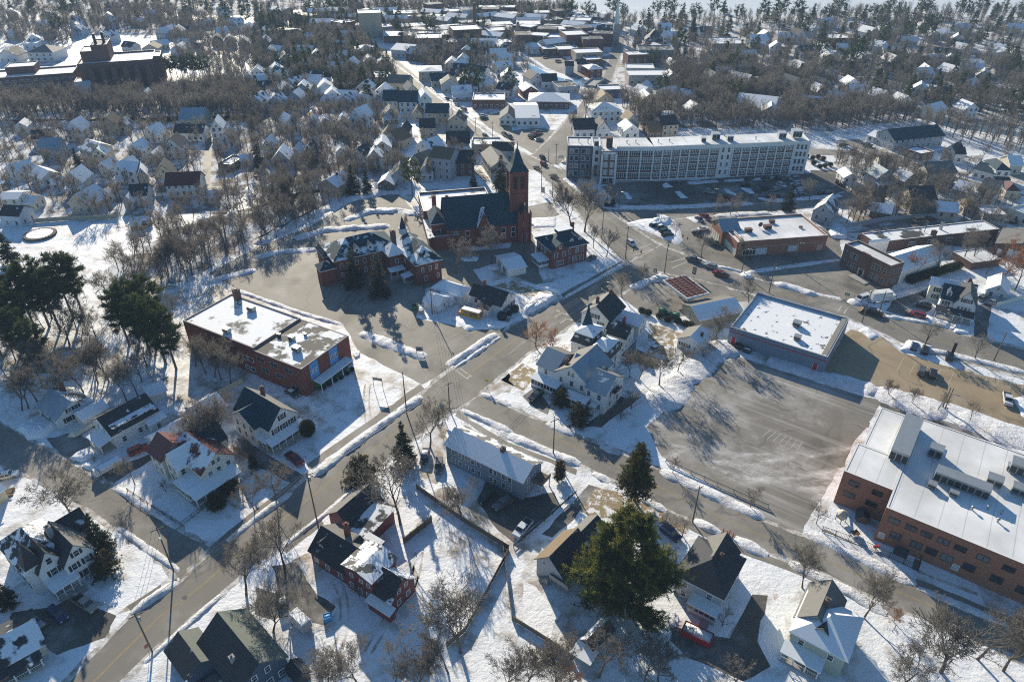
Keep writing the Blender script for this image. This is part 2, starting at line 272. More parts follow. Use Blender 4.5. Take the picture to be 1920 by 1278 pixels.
class Wing:
    def __init__(s, B, bb, h, z0): s.B = B; s.x0, s.y0, s.x1, s.y1 = bb; s.h = h; s.z0 = z0
    def at(s, face, u):
        """u metres along the face seen from outside, left to right"""
        if face == 'f': return (s.x0 + u, s.y0, 0)
        if face == 'r': return (s.x1, s.y0 + u, math.pi / 2)
        if face == 'b': return (s.x1 - u, s.y1, math.pi)
        return (s.x0, s.y1 - u, -math.pi / 2)
    def length(s, face): return s.x1 - s.x0 if face in 'fb' else s.y1 - s.y0
    def win(s, face, us, zs, w=0.95, h=1.5, style='d', sh=False, fm='frame', gm='glass', name='window'):
        """us: list of fractions of the face, or a count"""
        L = s.length(face)
        if isinstance(us, int): us = [(i + .5) / us for i in range(us)]
        for z in (zs if isinstance(zs, (list, tuple)) else [zs]):
            for u in us:
                x, y, r = s.at(face, u * L)
                o = link(name, win_mesh(w, h, style, fm, gm), s.B.root, (x, y, z), r)
                if sh:
                    for sx in (-1, 1): link('shutter', shutter_mesh(h), o, (sx * (w / 2 + .36), 0, 0))
        return s
    def door(s, face, u, w=1.0, h=2.1, m='dkgrey', z=0.15):
        x, y, r = s.at(face, u * s.length(face)); link('door', door_mesh(w, h, m), s.B.root, (x, y, z), r); return s
class Bld:
    """a building: local x runs along its front from A to B, local y away from the camera side"""
    def __init__(s, name, label, A, B, z=0.0, cat='house', group=None):
        a = P(*A, z); b = P(*B, z); s.o = a; s.ang = math.atan2(b[1] - a[1], b[0] - a[0]); s.c, s.s_ = math.cos(s.ang), math.sin(s.ang); s.L = dst(a, b)
        s.root = thing(name, (a[0], a[1], 0), s.ang, label, cat, group); s.wings = []
    def loc(s, p): dx, dy = p[0] - s.o[0], p[1] - s.o[1]; return (dx * s.c + dy * s.s_, -dx * s.s_ + dy * s.c)
    def world(s, x, y): return (s.o[0] + x * s.c - y * s.s_, s.o[1] + x * s.s_ + y * s.c)
    def bb(s, pts, z):
        q = [s.loc(P(*p, z)) for p in pts]; return (min(a[0] for a in q), min(a[1] for a in q), max(a[0] for a in q), max(a[1] for a in q))
    def wing(s, bb, h, rise=2.6, kind='gx', wm='white', rm='rdark', rm2=None, z0=0.0, ov=0.4, par=0.5, occ=True, trim='frame'):
        x0, y0, x1, y1 = bb; xm, ym = (x0 + x1) / 2, (y0 + y1) / 2; b = MB(); r = MB(); rm2 = rm2 or rm; th = 0.22
        if occ: OCC.append([s.world(x0, y0), s.world(x1, y0), s.world(x1, y1), s.world(x0, y1)])
        if kind == 'flat':
            b.box(x0, y0, z0, x1, y1, h, 0)
            w = 0.35
            for q in ((x0, y0, x1, y0 + w), (x0, y1 - w, x1, y1), (x0, y0 + w, x0 + w, y1 - w), (x1 - w, y0 + w, x1, y1 - w)): b.box(q[0], q[1], h, q[2], q[3], h + par, 0, 1)
            b.obj('wall', [wm, trim], s.root)
            r.face([(x0 + w, y0 + w, h + .02), (x1 - w, y0 + w, h + .02), (x1 - w, y1 - w, h + .02), (x0 + w, y1 - w, h + .02)])
            ro = r.obj('roof', [rm], s.root)
        else:
            k = rise / max(.1, ((y1 - y0) if kind in ('gx', 'gam') else (x1 - x0)) / 2)
            if kind == 'gx':
                b.box(x0, y0, z0, x1, y1, h, 0)
                for x in (x0, x1):
                    p = [(x, y0, h), (x, y1, h), (x, ym, h + rise)]; b.face(p if x == x1 else p[::-1])
                e = ov * k
                r.slab([(x0 - ov, y0 - ov, h - e + th), (x1 + ov, y0 - ov, h - e + th), (x1 + ov, ym, h + rise + th), (x0 - ov, ym, h + rise + th)], th, 0)
                r.slab([(x1 + ov, y1 + ov, h - e + th), (x0 - ov, y1 + ov, h - e + th), (x0 - ov, ym, h + rise + th), (x1 + ov, ym, h + rise + th)], th, 1)
            elif kind == 'gy':
                b.box(x0, y0, z0, x1, y1, h, 0)
                for y in (y0, y1):
                    p = [(x0, y, h), (x1, y, h), (xm, y, h + rise)]; b.face(p if y == y0 else p[::-1])
                e = ov * k
                r.slab([(x0 - ov, y1 + ov, h - e + th), (x0 - ov, y0 - ov, h - e + th), (xm, y0 - ov, h + rise + th), (xm, y1 + ov, h + rise + th)], th, 0)
                r.slab([(x1 + ov, y0 - ov, h - e + th), (x1 + ov, y1 + ov, h - e + th), (xm, y1 + ov, h + rise + th), (xm, y0 - ov, h + rise + th)], th, 1)
            elif kind == 'hip':
                b.box(x0, y0, z0, x1, y1, h, 0); i = min(x1 - x0, y1 - y0) / 2
                X0, Y0, X1, Y1, Z = x0 - ov, y0 - ov, x1 + ov, y1 + ov, h + th
                if x1 - x0 >= y1 - y0: R0, R1 = (x0 + i, ym, h + rise), (x1 - i, ym, h + rise)
                else: R0, R1 = (xm, y0 + i, h + rise), (xm, y1 - i, h + rise)
                c = [(X0, Y0, Z), (X1, Y0, Z), (X1, Y1, Z), (X0, Y1, Z)]
                if x1 - x0 >= y1 - y0: fs = [([c[0], c[1], R1, R0], 0), ([c[2], c[3], R0, R1], 1), ([c[1], c[2], R1], 1), ([c[3], c[0], R0], 0)]
                else: fs = [([c[0], c[1], R0], 0), ([c[2], c[3], R1], 1), ([c[1], c[2], R1, R0], 1), ([c[3], c[0], R0, R1], 0)]
                for p, m in fs: r.slab(p, .02, m)
                for q in ((X0, Y0, X1, Y0 + .05), (X0, Y1 - .05, X1, Y1), (X0, Y0 + .05, X0 + .05, Y1 - .05), (X1 - .05, Y0 + .05, X1, Y1 - .05)): r.box(q[0], q[1], h - .05, q[2], q[3], Z - .03, 2)
                r.face([(X0, Y0, h - .01), (X0, Y1, h - .01), (X1, Y1, h - .01), (X1, Y0, h - .01)], 2)
            elif kind == 'shed':   # low at the front, high at the back
                b.box(x0, y0, z0, x1, y1, h, 0)
                r.slab([(x0 - ov, y0 - ov, h + .15), (x1 + ov, y0 - ov, h + .15), (x1 + ov, y1, h + rise + .15), (x0 - ov, y1, h + rise + .15)], .12, 0)
                for x in (x0, x1): b.face([(x, y0, h), (x, y1, h), (x, y1, h + rise)])
            elif kind == 'mansard':
                b.box(x0, y0, z0, x1, y1, h, 0); i = 0.9
                r.box(x0 - .35, y0 - .35, h, x1 + .35, y1 + .35, h + .25, 2)
                r.box(x0 - .2, y0 - .2, h + .25, x1 + .2, y1 + .2, h + rise, 1, 1, i)
                xa, ya, xb, yb = x0 + i - .45, y0 + i - .45, x1 - i + .45, y1 - i + .45; pk = (xm, ym, h + rise + 1.5); z = h + rise + .08
                c = [(xa, ya, z), (xb, ya, z), (xb, yb, z), (xa, yb, z)]
                for a in range(4): r.slab([c[a], c[(a + 1) % 4], pk], .06, 0)
                r.box(xa, ya, h + rise - .18, xb, yb, h + rise + .01, 2)
            b.obj('wall', [wm], s.root)
            ro = r.obj('roof', [rm, rm2, trim], s.root)
        w = Wing(s, bb, h, z0); w.kind = kind; w.roof = ro; w.rise = rise; s.wings.append(w); return w
    def chimney(s, x, y, z0, z1, w=0.8, m='brick', roof=None):
        o = MB().box(x - w / 2, y - w / 2, z0, x + w / 2, y + w / 2, z1 - .2, 0).box(x - w / 2 - .08, y - w / 2 - .08, z1 - .2, x + w / 2 + .08, y + w / 2 + .08, z1, 0).box(x - w / 5, y - w / 5, z1, x + w / 5, y + w / 5, z1 + .25, 1).obj('chimney', [m, 'dkgrey'], roof or s.root); return o
    def dormer(s, x, y, z, w=1.6, d=2.2, h=1.3, rise=.8, face='f', wm='white', rm='rdark', roof=None, winw=.7):
        rz = {'f': 0, 'r': math.pi / 2, 'l': -math.pi / 2, 'b': math.pi}[face]
        b = MB(); b.box(-w / 2, 0, 0, w / 2, d, h, 0); b.face([(-w / 2, 0, h), (w / 2, 0, h), (0, 0, h + rise)], 0)
        o = .18
        b.slab([(-w / 2 - o, d, h - .08 + .1), (-w / 2 - o, -o, h - .08 + .1), (0, -o, h + rise + .1), (0, d, h + rise + .1)], .1, 1)
        b.slab([(w / 2 + o, -o, h - .08 + .1), (w / 2 + o, d, h - .08 + .1), (0, d, h + rise + .1), (0, -o, h + rise + .1)], .1, 1)
        q = b.obj('dormer', [wm, rm], roof or s.root); q.location = (x, y, z); q.rotation_euler = (0, 0, rz)
        if roof is None: link('window', win_mesh(winw, h * .75), q, (0, -.01, .2))
        else:
            v = link('window', win_mesh(winw, h * .75), s.root, (x, y, z + .2), rz); v.location = (x + .02 * math.sin(rz), y - .02 * math.cos(rz), z + .2)
        return q
    def porch(s, x0, y0, x1, y1, h=2.7, rise=.7, rm='rsnow', posts=4, face='f', closed=False, floor=0.5, wm='white', rail=True, lh=None):
        """roofed porch on the given face: box in local coordinates, high side against the house"""
        p = link('porch', None, s.root); r = MB(); ov = .25
        H = {'f': (h, h, h + rise, h + rise), 'r': (h + rise, h, h, h + rise), 'l': (h, h + rise, h + rise, h), 'b': (h + rise, h + rise, h, h)}[face]
        X0, Y0, X1, Y1 = x0 - (ov if face != 'r' else 0), y0 - (ov if face != 'b' else 0), x1 + (ov if face != 'l' else 0), y1 + (ov if face != 'f' else 0)
        r.slab([(X0, Y0, H[0]), (X1, Y0, H[1]), (X1, Y1, H[2]), (X0, Y1, H[3])], .2, 0); r.obj('porch_roof', [rm], p)
        MB().box(x0, y0, 0, x1, y1, floor, 0).obj('porch_floor', ['rail'], p)
        zt = h - .2
        if closed:
            b = MB(); b.box(x0 + .02, y0 + .02, floor, x1 - .02, y1 - .02, floor + .85, 0)
            b.box(x0 + .06, y0 + .06, floor + .85, x1 - .06, y1 - .06, zt, 1)
            for a in range(0, int((x1 - x0) / .9) + 1): x = x0 + (x1 - x0 - .12) * a / max(1, int((x1 - x0) / .9)); b.box(x, y0, floor + .85, x + .12, y0 + .1, zt, 0); b.box(x, y1 - .1, floor + .85, x + .12, y1, zt, 0)
            for a in range(1, int((y1 - y0) / .9)): y = y0 + (y1 - y0 - .12) * a / max(1, int((y1 - y0) / .9)); b.box(x0, y, floor + .85, x0 + .1, y + .12, zt, 0); b.box(x1 - .1, y, floor + .85, x1, y + .12, zt, 0)
            b.obj('porch_wall', [wm, 'glass'], p)
        else:
            pts = []
            if face in 'fb':
                y = y0 + .1 if face == 'f' else y1 - .1; pts = [(x0 + .1 + (x1 - x0 - .2) * i / (posts - 1), y) for i in range(posts)]
            else:
                x = x0 + .1 if face == 'l' else x1 - .1; pts = [(x, y0 + .1 + (y1 - y0 - .2) * i / (posts - 1)) for i in range(posts)]
            pm = WC.get(('post', round(zt - floor, 2)))
            if pm is None:
                hh = zt - floor; pm = MB().box(-.09, -.09, 0, .09, .09, hh).box(-.14, -.14, 0, .14, .14, .18).box(-.14, -.14, hh - .15, .14, .14, hh).mesh('post', ['frame']); WC[('post', round(zt - floor, 2))] = pm
            for q in pts: link('post', pm, p, (q[0], q[1], floor))
            if rail:
                b = MB()
                for a, c in zip(pts[:-1], pts[1:]): b.box(min(a[0], c[0]) - .03, min(a[1], c[1]) - .03, floor + .75, max(a[0], c[0]) + .03, max(a[1], c[1]) + .03, floor + .83)
                n = int(max(x1 - x0, y1 - y0) / .35)
                for i in range(n): t = (i + .5) / n; a, c = pts[0], pts[-1]; x = a[0] + (c[0] - a[0]) * t; y = a[1] + (c[1] - a[1]) * t; b.box(x - .02, y - .02, floor, x + .02, y + .02, floor + .75)
                b.obj('railing', ['frame'], p)
        return p
    def unit(s, x, y, z, sx, sy, sz, m='metal', name='rooftop_unit', rz=0):
        """air handler or vent on a flat roof"""
        b = MB().box(-sx / 2, -sy / 2, .25, sx / 2, sy / 2, sz, 0).box(-sx / 2 - .06, -sy / 2 - .06, sz, sx / 2 + .06, sy / 2 + .06, sz + .08, 0)
        for a in (-1, 1): b.box(a * sx * .35 - .1, -sy / 2, 0, a * sx * .35 + .1, sy / 2, .25, 1)
        n = max(1, int(sx / 1.2))
        for i in range(n): x0 = -sx / 2 + sx * i / n; b.box(x0 + .1, -sy / 2 - .04, .45, x0 + sx / n - .1, -sy / 2 - .001, sz * .8, 1)
        o = b.obj(name, [m, 'dkmetal'], s.root); o.location = (x, y, z); o.rotation_euler = (0, 0, rz); return o
# ================================================================ the ground and everything laid on it
rnd = random.Random(3)
def struct(name, mb, m, parent=None): return tag(mb.obj(name, m, parent), kind='structure')
g = MB(); g.face([(-2600, -300, 0), (2600, -300, 0), (2600, 3200, 0), (-2600, 3200, 0)]); struct('snowy_ground', g, 'snow')
def lerp(a, b, t): return (a[0] + (b[0] - a[0]) * t, a[1] + (b[1] - a[1]) * t)
def rough(pts, step=2.0, amp=0.25, smooth=True):
    out = []
    for i, a in enumerate(pts):
        b = pts[(i + 1) % len(pts)]; n = max(1, min(60, int(dst(a, b) / step)))
        for k in range(n): t = k / n; out.append((a[0] + (b[0] - a[0]) * t + rnd.uniform(-amp, amp), a[1] + (b[1] - a[1]) * t + rnd.uniform(-amp, amp)))
    return out
def sheet(name, m, z, pts, amp=0.25, keep=True):
    b = MB(); q = rough(pts, 2.0, amp); a = sum(q[i - 1][0] * q[i][1] - q[i][0] * q[i - 1][1] for i in range(len(q)))
    if a < 0: q.reverse()
    b.face([(p[0], p[1], z) for p in q]); o = struct(name, b, m)
    if keep: OCC.append(pts)
    return o
def ribbon(name, m, z, spec, keep=True):
    """spec: tile, xl, yl, tile, xr, yr rows"""
    L = [P(*r[:3]) for r in spec]; R = [P(*r[3:]) for r in spec]; l2, r2 = [L[0]], [R[0]]
    for i in range(1, len(L)):
        n = max(1, int(dst(L[i - 1], L[i]) / 2.5))
        for k in range(1, n + 1):
            t = k / n; j = .22
            l2.append((L[i - 1][0] + (L[i][0] - L[i - 1][0]) * t + rnd.uniform(-j, j), L[i - 1][1] + (L[i][1] - L[i - 1][1]) * t + rnd.uniform(-j, j)))
            r2.append((R[i - 1][0] + (R[i][0] - R[i - 1][0]) * t + rnd.uniform(-j, j), R[i - 1][1] + (R[i][1] - R[i - 1][1]) * t + rnd.uniform(-j, j)))
    b = MB()
    for i in range(1, len(l2)): b.face([(*r2[i - 1], z), (*r2[i], z), (*l2[i], z), (*l2[i - 1], z)])
    for i in range(1, len(L)):
        if keep: OCC.append([L[i - 1], L[i], R[i], R[i - 1]])
    return struct(name, b, m)
R1 = [('B1', 300, 1278, 'B1', 510, 1278), ('B1', 380, 1190, 'B1', 600, 1190), ('B1', 560, 1000, 'B1', 800, 1010), ('B1', 780, 850, 'B1', 960, 880), ('B1', 920, 705, 'B2', 100, 690),
  ('B2', 0, 575, 'B2', 270, 560), ('B2', 230, 400, 'B2', 430, 425), ('B2', 480, 225, 'B2', 690, 220), ('B2', 720, 45, 'B2', 850, 105), ('M2', 930, 1190, 'M2', 1120, 1290), ('M2', 1080, 1075, 'M2', 1225, 1195),
  ('M2', 1340, 890, 'M2', 1394, 1060), ('M3', 0, 845, 'M3', 90, 985), ('M3', 300, 690, 'M3', 380, 800), ('M3', 630, 515, 'M3', 650, 635), ('M3', 700, 460, 'M3', 800, 560)]
R2 = [('F2', 700, 270, 'F2', 760, 265), ('F2', 860, 390, 'F2', 960, 400), ('F2', 1100, 660, 'F2', 1250, 650), ('F2', 1260, 800, 'F2', 1430, 790), ('F2', 1470, 950, 'F2', 1620, 920), ('F2', 1640, 1070, 'F2', 1804, 1045), ('F3', 0, 1180, 'F3', 300, 1180),
  ('M3', 150, 0, 'M3', 290, 0), ('M3', 330, 190, 'M3', 440, 150), ('M3', 440, 320, 'M3', 620, 290), ('M3', 620, 500, 'M3', 790, 400), ('M3', 830, 555, 'M3', 960, 470), ('M3', 1040, 595, 'M3', 1250, 570), ('M3', 1240, 650, 'M3', 1394, 610),
  ('M4', 100, 715, 'M4', 250, 675), ('M4', 420, 790, 'M4', 520, 735), ('M4', 620, 880, 'M4', 700, 800), ('M4', 760, 950, 'M4', 980, 865), ('M4', 1000, 1020, 'M4', 1100, 905), ('M4', 1394, 1120, 'M4', 1394, 975), ('M4', 1700, 1200, 'M4', 1700, 1060)]
R3 = [('M2', 1225, 1195, 'B2', 855, 108), ('B2', 1099, 108, 'B2', 1040, 172), ('B3', 140, 165, 'B3', 0, 208), ('B3', 290, 225, 'B3', 180, 280), ('B3', 470, 300, 'B3', 345, 365), ('B3', 640, 375, 'B3', 530, 455), ('B3', 800, 455, 'B3', 690, 545),
  ('B3', 1000, 555, 'B3', 900, 640), ('B3', 1099, 600, 'B3', 1020, 690), ('B4', 170, 660, 'B4', 100, 745), ('B4', 400, 765, 'B4', 330, 850), ('B4', 640, 860, 'B4', 560, 960), ('B4', 1099, 1060, 'B4', 1040, 1150), ('B4', 1300, 1150, 'B4', 1240, 1240)]
R4 = [('B1', -260, 30, 'B1', -260, 200), ('B1', -120, 100, 'B1', -120, 280), ('B1', 0, 165, 'B1', 0, 345), ('B1', 120, 240, 'B1', 110, 385), ('B1', 300, 335, 'B1', 230, 455), ('B1', 480, 450, 'B1', 370, 530), ('B1', 640, 555, 'B1', 510, 620), ('B1', 780, 640, 'B1', 650, 710), ('B1', 905, 705, 'B1', 785, 845)]
R2B = [('F3', 740, 250, 'F3', 800, 250), ('F3', 700, 370, 'F3', 770, 370), ('F3', 640, 560, 'F3', 700, 560), ('F3', 570, 640, 'F3', 630, 690), ('F3', 455, 770, 'F3', 520, 790), ('F3', 300, 950, 'F3', 430, 950), ('F3', 150, 1090, 'F3', 390, 1090), ('F3', 60, 1160, 'F3', 330, 1160)]
R5 = [('M3', 430, 150, 'M3', 600, 280), ('M3', 560, 215, 'M3', 660, 285), ('M3', 850, 215, 'M3', 850, 265), ('M3', 1100, 195, 'M3', 1100, 240), ('M4', 0, 175, 'M4', 0, 225), ('M4', 330, 140, 'M4', 330, 185), ('M4', 560, 80, 'M4', 600, 115), ('F4', 720, 1230, 'F4', 760, 1260)]
for nm, z, rs, k in (('main_street', .020, R1, .07), ('highway', .016, R2, .06), ('cross_street', .016, R3, .09), ('left_street', .012, R4, .08), ('branch_street', .012, R2B, .1), ('mill_street', .012, R5, .08)):
    ribbon(nm, 'road', z, rs); b = MB(); L = [P(*r[:3]) for r in rs]; R = [P(*r[3:]) for r in rs]
    for S, O in ((L, R), (R, L)):
        q = []
        for i in range(len(S) - 1):
            n = max(1, int(dst(S[i], S[i + 1]) / 1.6))
            for j in range(n):
                s0 = lerp(S[i], S[i + 1], j / n); o0 = lerp(O[i], O[i + 1], j / n); w = rnd.uniform(.5, 1.9) / max(1, dst(s0, o0)); q.append(((s0[0] - (o0[0] - s0[0]) * w, s0[1] - (o0[1] - s0[1]) * w), lerp(s0, o0, .04)))
        for (a0, i0), (a1, i1) in zip(q[:-1], q[1:]): b.face([(*a0, z - .003), (*a1, z - .003), (*i1, z - .003), (*i0, z - .003)] if S is R else [(*a0, z - .003), (*i0, z - .003), (*i1, z - .003), (*a1, z - .003)])
    struct('road_verge', b, 'slush')
ribbon('neighbourhood_lane', 'road', .012, [('Xb', 965, 330, 'Xb', 1030, 330), ('Xb', 940, 560, 'Xb', 1030, 560), ('Xb', 920, 800, 'Xb', 1010, 800), ('Xb', 950, 980, 'Xb', 1060, 960)]); ribbon('side_lane', 'road', .008, [('Xb', 1000, 870, 'Xb', 1000, 915), ('Xb', 1320, 850, 'Xb', 1320, 890)])
ribbon('riverside_road', 'road', .012, [('Xe', 220, 230, 'Xe', 150, 270), ('Xe', 640, 330, 'Xe', 600, 370), ('Xe', 1000, 420, 'Xe', 960, 450), ('Xe', 1300, 500, 'Xe', 1220, 520), ('Xe', 1917, 670, 'Xe', 1840, 720)])
# parking lots and yards
sheet('church_parking_lot', 'lot', .008, poly('M2', 0, 690, 480, 842, 560, 985, 905, 1165, 1000, 1110, 1340, 880, 1394, 800, 1100, 850, 870, 800, 930, 640, 1000, 620, 1110, 640, 1260, 640, 1180, 540, 1394, 480, 1400, 420, 1100, 440, 900, 260, 780, 130, 620, 130, 480, 190, 300, 300, 0, 420, -260, 560))
sheet('rectory_drive', 'lot', .006, poly('M3', -10, 420, -10, 560, 80, 600, 180, 640, 120, 470, 130, 400, 90, 300, 260, 240, 200, 170, 60, 200))
sheet('ploughed_parking_lot', 'salt', .008, poly('O', 1212, 800, 1365, 660, 1450, 690, 1560, 725, 1655, 752, 1625, 800, 1600, 830, 1510, 985, 1500, 1010, 1450, 985, 1240, 855))
sheet('sanded_parking_lot', 'tan', .008, poly('O', 1530, 690, 1560, 640, 1595, 618, 1655, 632, 1690, 660, 1785, 690, 1920, 722, 2100, 770, 2100, 870, 1920, 802, 1780, 755, 1643, 732))
sheet('gas_station_yard', 'lot', .008, poly('M3', 640, 630, 830, 555, 1060, 600, 1200, 620, 1300, 660, 1330, 700, 1200, 720, 900, 800, 720, 780, 590, 690))
sheet('store_parking_lot', 'lot', .008, poly('M3', 600, 290, 960, 250, 1400, 235, 1780, 330, 1800, 500, 2100, 560, 2060, 660, 1850, 700, 1480, 630, 1100, 520, 780, 400))
sheet('mill_parking_lot', 'drive', .008, poly('O', 1128, 350, 1160, 342, 1300, 338, 1500, 322, 1545, 330, 1600, 362, 1560, 372, 1440, 380, 1165, 390))
sheet('school_yard', 'tan', .007, poly('Yh', 0, 430, 75, 470, 240, 580, 460, 700, 560, 760, 130, 830, 0, 690, -120, 560))
sheet('factory_yard', 'drive', .007, poly('Yh', 110, 180, 760, 70, 1180, 90, 1300, 130, 1550, 200, 1600, 280, 1480, 330, 1100, 300, 380, 180))
sheet('riverside_yard', 'lot', .007, poly('F4', 480, 990, 640, 980, 760, 1050, 1000, 1120, 930, 1160, 700, 1080)); sheet('riverside_yard', 'lot', .007, poly('F4', 290, 1050, 640, 1060, 560, 1100, 300, 1090)); sheet('mill_ramp', 'drive', .007, poly('F4', 300, 1200, 520, 1200, 560, 1278, 300, 1290))
sheet('shop_parking_lot', 'lot', .006, poly('F3', 0, 920, 200, 900, 300, 920, 160, 1090, 0, 1000)); sheet('shop_parking_lot', 'lot', .006, poly('F2', 1560, 830, 1720, 790, 1804, 900, 1804, 1000, 1640, 900)); sheet('riverside_parking_lot', 'lot', .006, poly('F3', 100, 380, 330, 380, 460, 470, 560, 540, 460, 560, 250, 480))
sheet('town_square', 'lot', .006, poly('F3', 640, 400, 760, 380, 760, 440, 700, 560, 620, 540))
sheet('house_driveway', 'drive', .006, poly('Za', 90, 790, 400, 730, 520, 670, 700, 760, 820, 800, 760, 960, 400, 1090, 250, 960, 60, 820))
sheet('house_driveway', 'drive', .006, poly('Zc', 930, 280, 1010, 300, 1330, 500, 1560, 640, 1500, 720, 1150, 540, 1030, 470)); sheet('house_driveway', 'drive', .006, poly('Zb', 880, 930, 1380, 740, 1450, 770, 1060, 1000, 960, 1010))
sheet('house_driveway', 'drive', .006, poly('Zb', 430, 600, 690, 540, 880, 640, 640, 790, 500, 700)); sheet('house_driveway', 'drive', .006, poly('Zf', 1640, 700, 1570, 1000, 1660, 1170, 1480, 1278, 1100, 1110, 980, 1000, 1020, 910, 1380, 990, 1540, 690))
sheet('house_driveway', 'drive', .006, poly('B2', 70, 780, 170, 765, 260, 900, 340, 950, 290, 1030, 210, 1020, 120, 960)); sheet('house_driveway', 'drive', .006, poly('B2', 0, 870, 100, 900, 150, 1000, 60, 1010, 0, 990))
sheet('apartment_yard', 'drive', .006, poly('Ze', 520, 800, 600, 650, 900, 790, 1190, 740, 1230, 850, 830, 1170, 700, 1060)); sheet('garage_yard', 'grass', .005, poly('B3', 280, 530, 350, 440, 480, 470, 680, 540, 780, 590, 740, 640, 620, 590, 330, 570))
sheet('house_driveway', 'drive', .006, poly('B3', 130, 640, 330, 430, 360, 440, 250, 600, 170, 660)); sheet('brown_yard', 'grass', .005, poly('Xf', 110, 800, 330, 860, 500, 930, 400, 1010, 400, 1200, 300, 1278, 100, 1000)); sheet('house_driveway', 'drive', .006, poly('Zh', 1040, 560, 1278, 660, 1250, 760, 900, 620, 1060, 470))
sheet('house_driveway', 'drive', .006, poly('Zh', 0, 1000, 80, 930, 160, 960, 260, 1100, 240, 1160, 100, 1100)); sheet('bare_lawn', 'grass', .004, poly('Zh', 0, 690, 120, 760, 60, 880, 0, 940, -200, 850)); sheet('bare_lawn', 'grass', .004, poly('Yc', 760, 620, 980, 560, 1180, 640, 1450, 720, 1100, 720, 880, 640))
sheet('hotel_yard', 'drive', .006, poly('Zh', 560, 1278, 800, 1100, 900, 1020, 1100, 1000, 900, 1150, 720, 1278)); sheet('house_driveway', 'drive', .006, poly('Yh', 560, 800, 880, 700, 920, 760, 760, 830, 900, 900, 720, 960, 500, 900)); sheet('house_driveway', 'drive', .006, poly('Yh', 1320, 850, 1480, 820, 1420, 1150, 1310, 1140))
sheet('bare_bank', 'grass', .005, poly('F1', 360, 780, 780, 770, 760, 790, 360, 805)); sheet('bare_lawn', 'grass', .004, poly('F2', 810, 910, 900, 900, 930, 960, 840, 1000)); sheet('bare_lawn', 'grass', .004, poly('Xd', 1070, 900, 1150, 880, 1290, 1030, 1210, 1030)); sheet('school_service_road', 'drive', .006, poly('Xh', 640, 50, 900, 130, 1280, 235, 1920, 430, 1920, 480, 1300, 300, 700, 110))
sheet('path', 'walk', .007, poly('Xh', 310, 620, 470, 250, 590, 230, 600, 280, 500, 280, 380, 620)); sheet('schoolyard_paving', 'walk', .006, poly('B4', 230, 630, 320, 580, 660, 760, 640, 800)); sheet('fenced_play_snow', 'clean', .009, poly('Xh', 190, 1140, 275, 930, 1000, 1360, 960, 1500))
for q in (('B2', 830, 430, 960, 520, 1090, 640, 1085, 690, 900, 590, 760, 480), ('B2', 700, 240, 820, 150, 840, 300, 780, 420, 700, 400), ('B1', 500, 990, 560, 960, 760, 830, 770, 850, 600, 970), ('B3', 590, 560, 700, 600, 760, 690, 700, 700, 640, 640), ('M2', 1230, 1180, 1394, 1090, 1394, 1180, 1300, 1230), ('B2', 150, 760, 260, 700, 330, 780, 220, 830), ('M1', 600, 620, 900, 580, 1000, 700, 760, 760, 600, 720), ('M1', 0, 900, 300, 900, 700, 980, 600, 1130, 0, 1080)): sheet('bare_lawn', 'thin', .004, poly(*[q[0], *q[1:]]), 1.0, False)
for q in ((0, 600, 90, 640, 250, 820, 180, 1000, 0, 920), (1420, 400, 1640, 490, 1540, 740, 1400, 700), (1640, 780, 1740, 700, 1760, 1150, 1660, 1180, 1570, 1060), (1340, 740, 1490, 790, 1370, 990, 1250, 930)): sheet('smooth_snow', 'clean', .0055, poly('Zf', *q), .3, False)
# water
sheet('lake', 'ice', .03, poly('O', 1030, 4, 1035, 21, 1100, 25, 1200, 31, 1300, 34, 1440, 29, 1560, 24, 1680, 20, 1800, 22, 2100, 26, 2100, -80, 960, -80), 0)
for q in ((842, 8, 905, 4, 1000, -6, 1000, 0, 940, 10, 850, 17), (20, 24, 60, 22, 165, 22, 165, 28, 25, 30), (520, 22, 560, 19, 612, 18, 610, 25, 524, 27), (275, 23, 322, 22, 322, 27, 276, 27)): sheet('frozen_pond', 'ice', .03, poly('O', *q), 0)
sheet('river', 'water', .03, poly('F3', 95, 445, 150, 465, 300, 540, 420, 565, 600, 560, 560, 615, 460, 610, 380, 600, 300, 590, 130, 530, 105, 500), .3); sheet('river', 'water', .03, poly('F4', 1190, 835, 1350, 868, 1804, 935, 2100, 960, 2100, 1010, 1804, 972, 1340, 905, 1190, 880), .3)
# sidewalks
for s in ([('B2', 215, 345, 'B2', 235, 365), ('B2', 705, 0, 'B2', 722, 20)], [('Zc', 690, 1215, 'Zc', 730, 1240), ('Zc', 1030, 935, 'Zc', 1060, 960), ('Zc', 1400, 660, 'Zc', 1430, 690)], [('B2', 110, 705, 'B2', 130, 725), ('B2', 270, 575, 'B2', 290, 595)],
          [('B2', 865, 118, 'B2', 855, 135), ('Ze', 800, 320, 'Ze', 770, 350), ('Ze', 1180, 465, 'Ze', 1150, 490), ('Ze', 1369, 550, 'Ze', 1369, 590)], [('B4', 640, 835, 'B4', 620, 855), ('B4', 1099, 1020, 'B4', 1080, 1045)], [('M3', 265, 672, 'M3', 280, 690), ('M3', 600, 490, 'M3', 612, 505)], [('Za', 900, 740, 'Za', 930, 775), ('Za', 1134, 590, 'Za', 1134, 630)],
          [('B1', 510, 605, 'B1', 525, 590), ('B1', 760, 790, 'B1', 775, 775)], [('B3', 640, 560, 'B3', 660, 540), ('B3', 900, 690, 'B3', 915, 660), ('B3', 1099, 770, 'B3', 1099, 735), ('B4', 90, 800, 'B4', 110, 775), ('B4', 560, 1010, 'B4', 580, 985)]):
    ribbon('sidewalk', 'walk', .024, s)
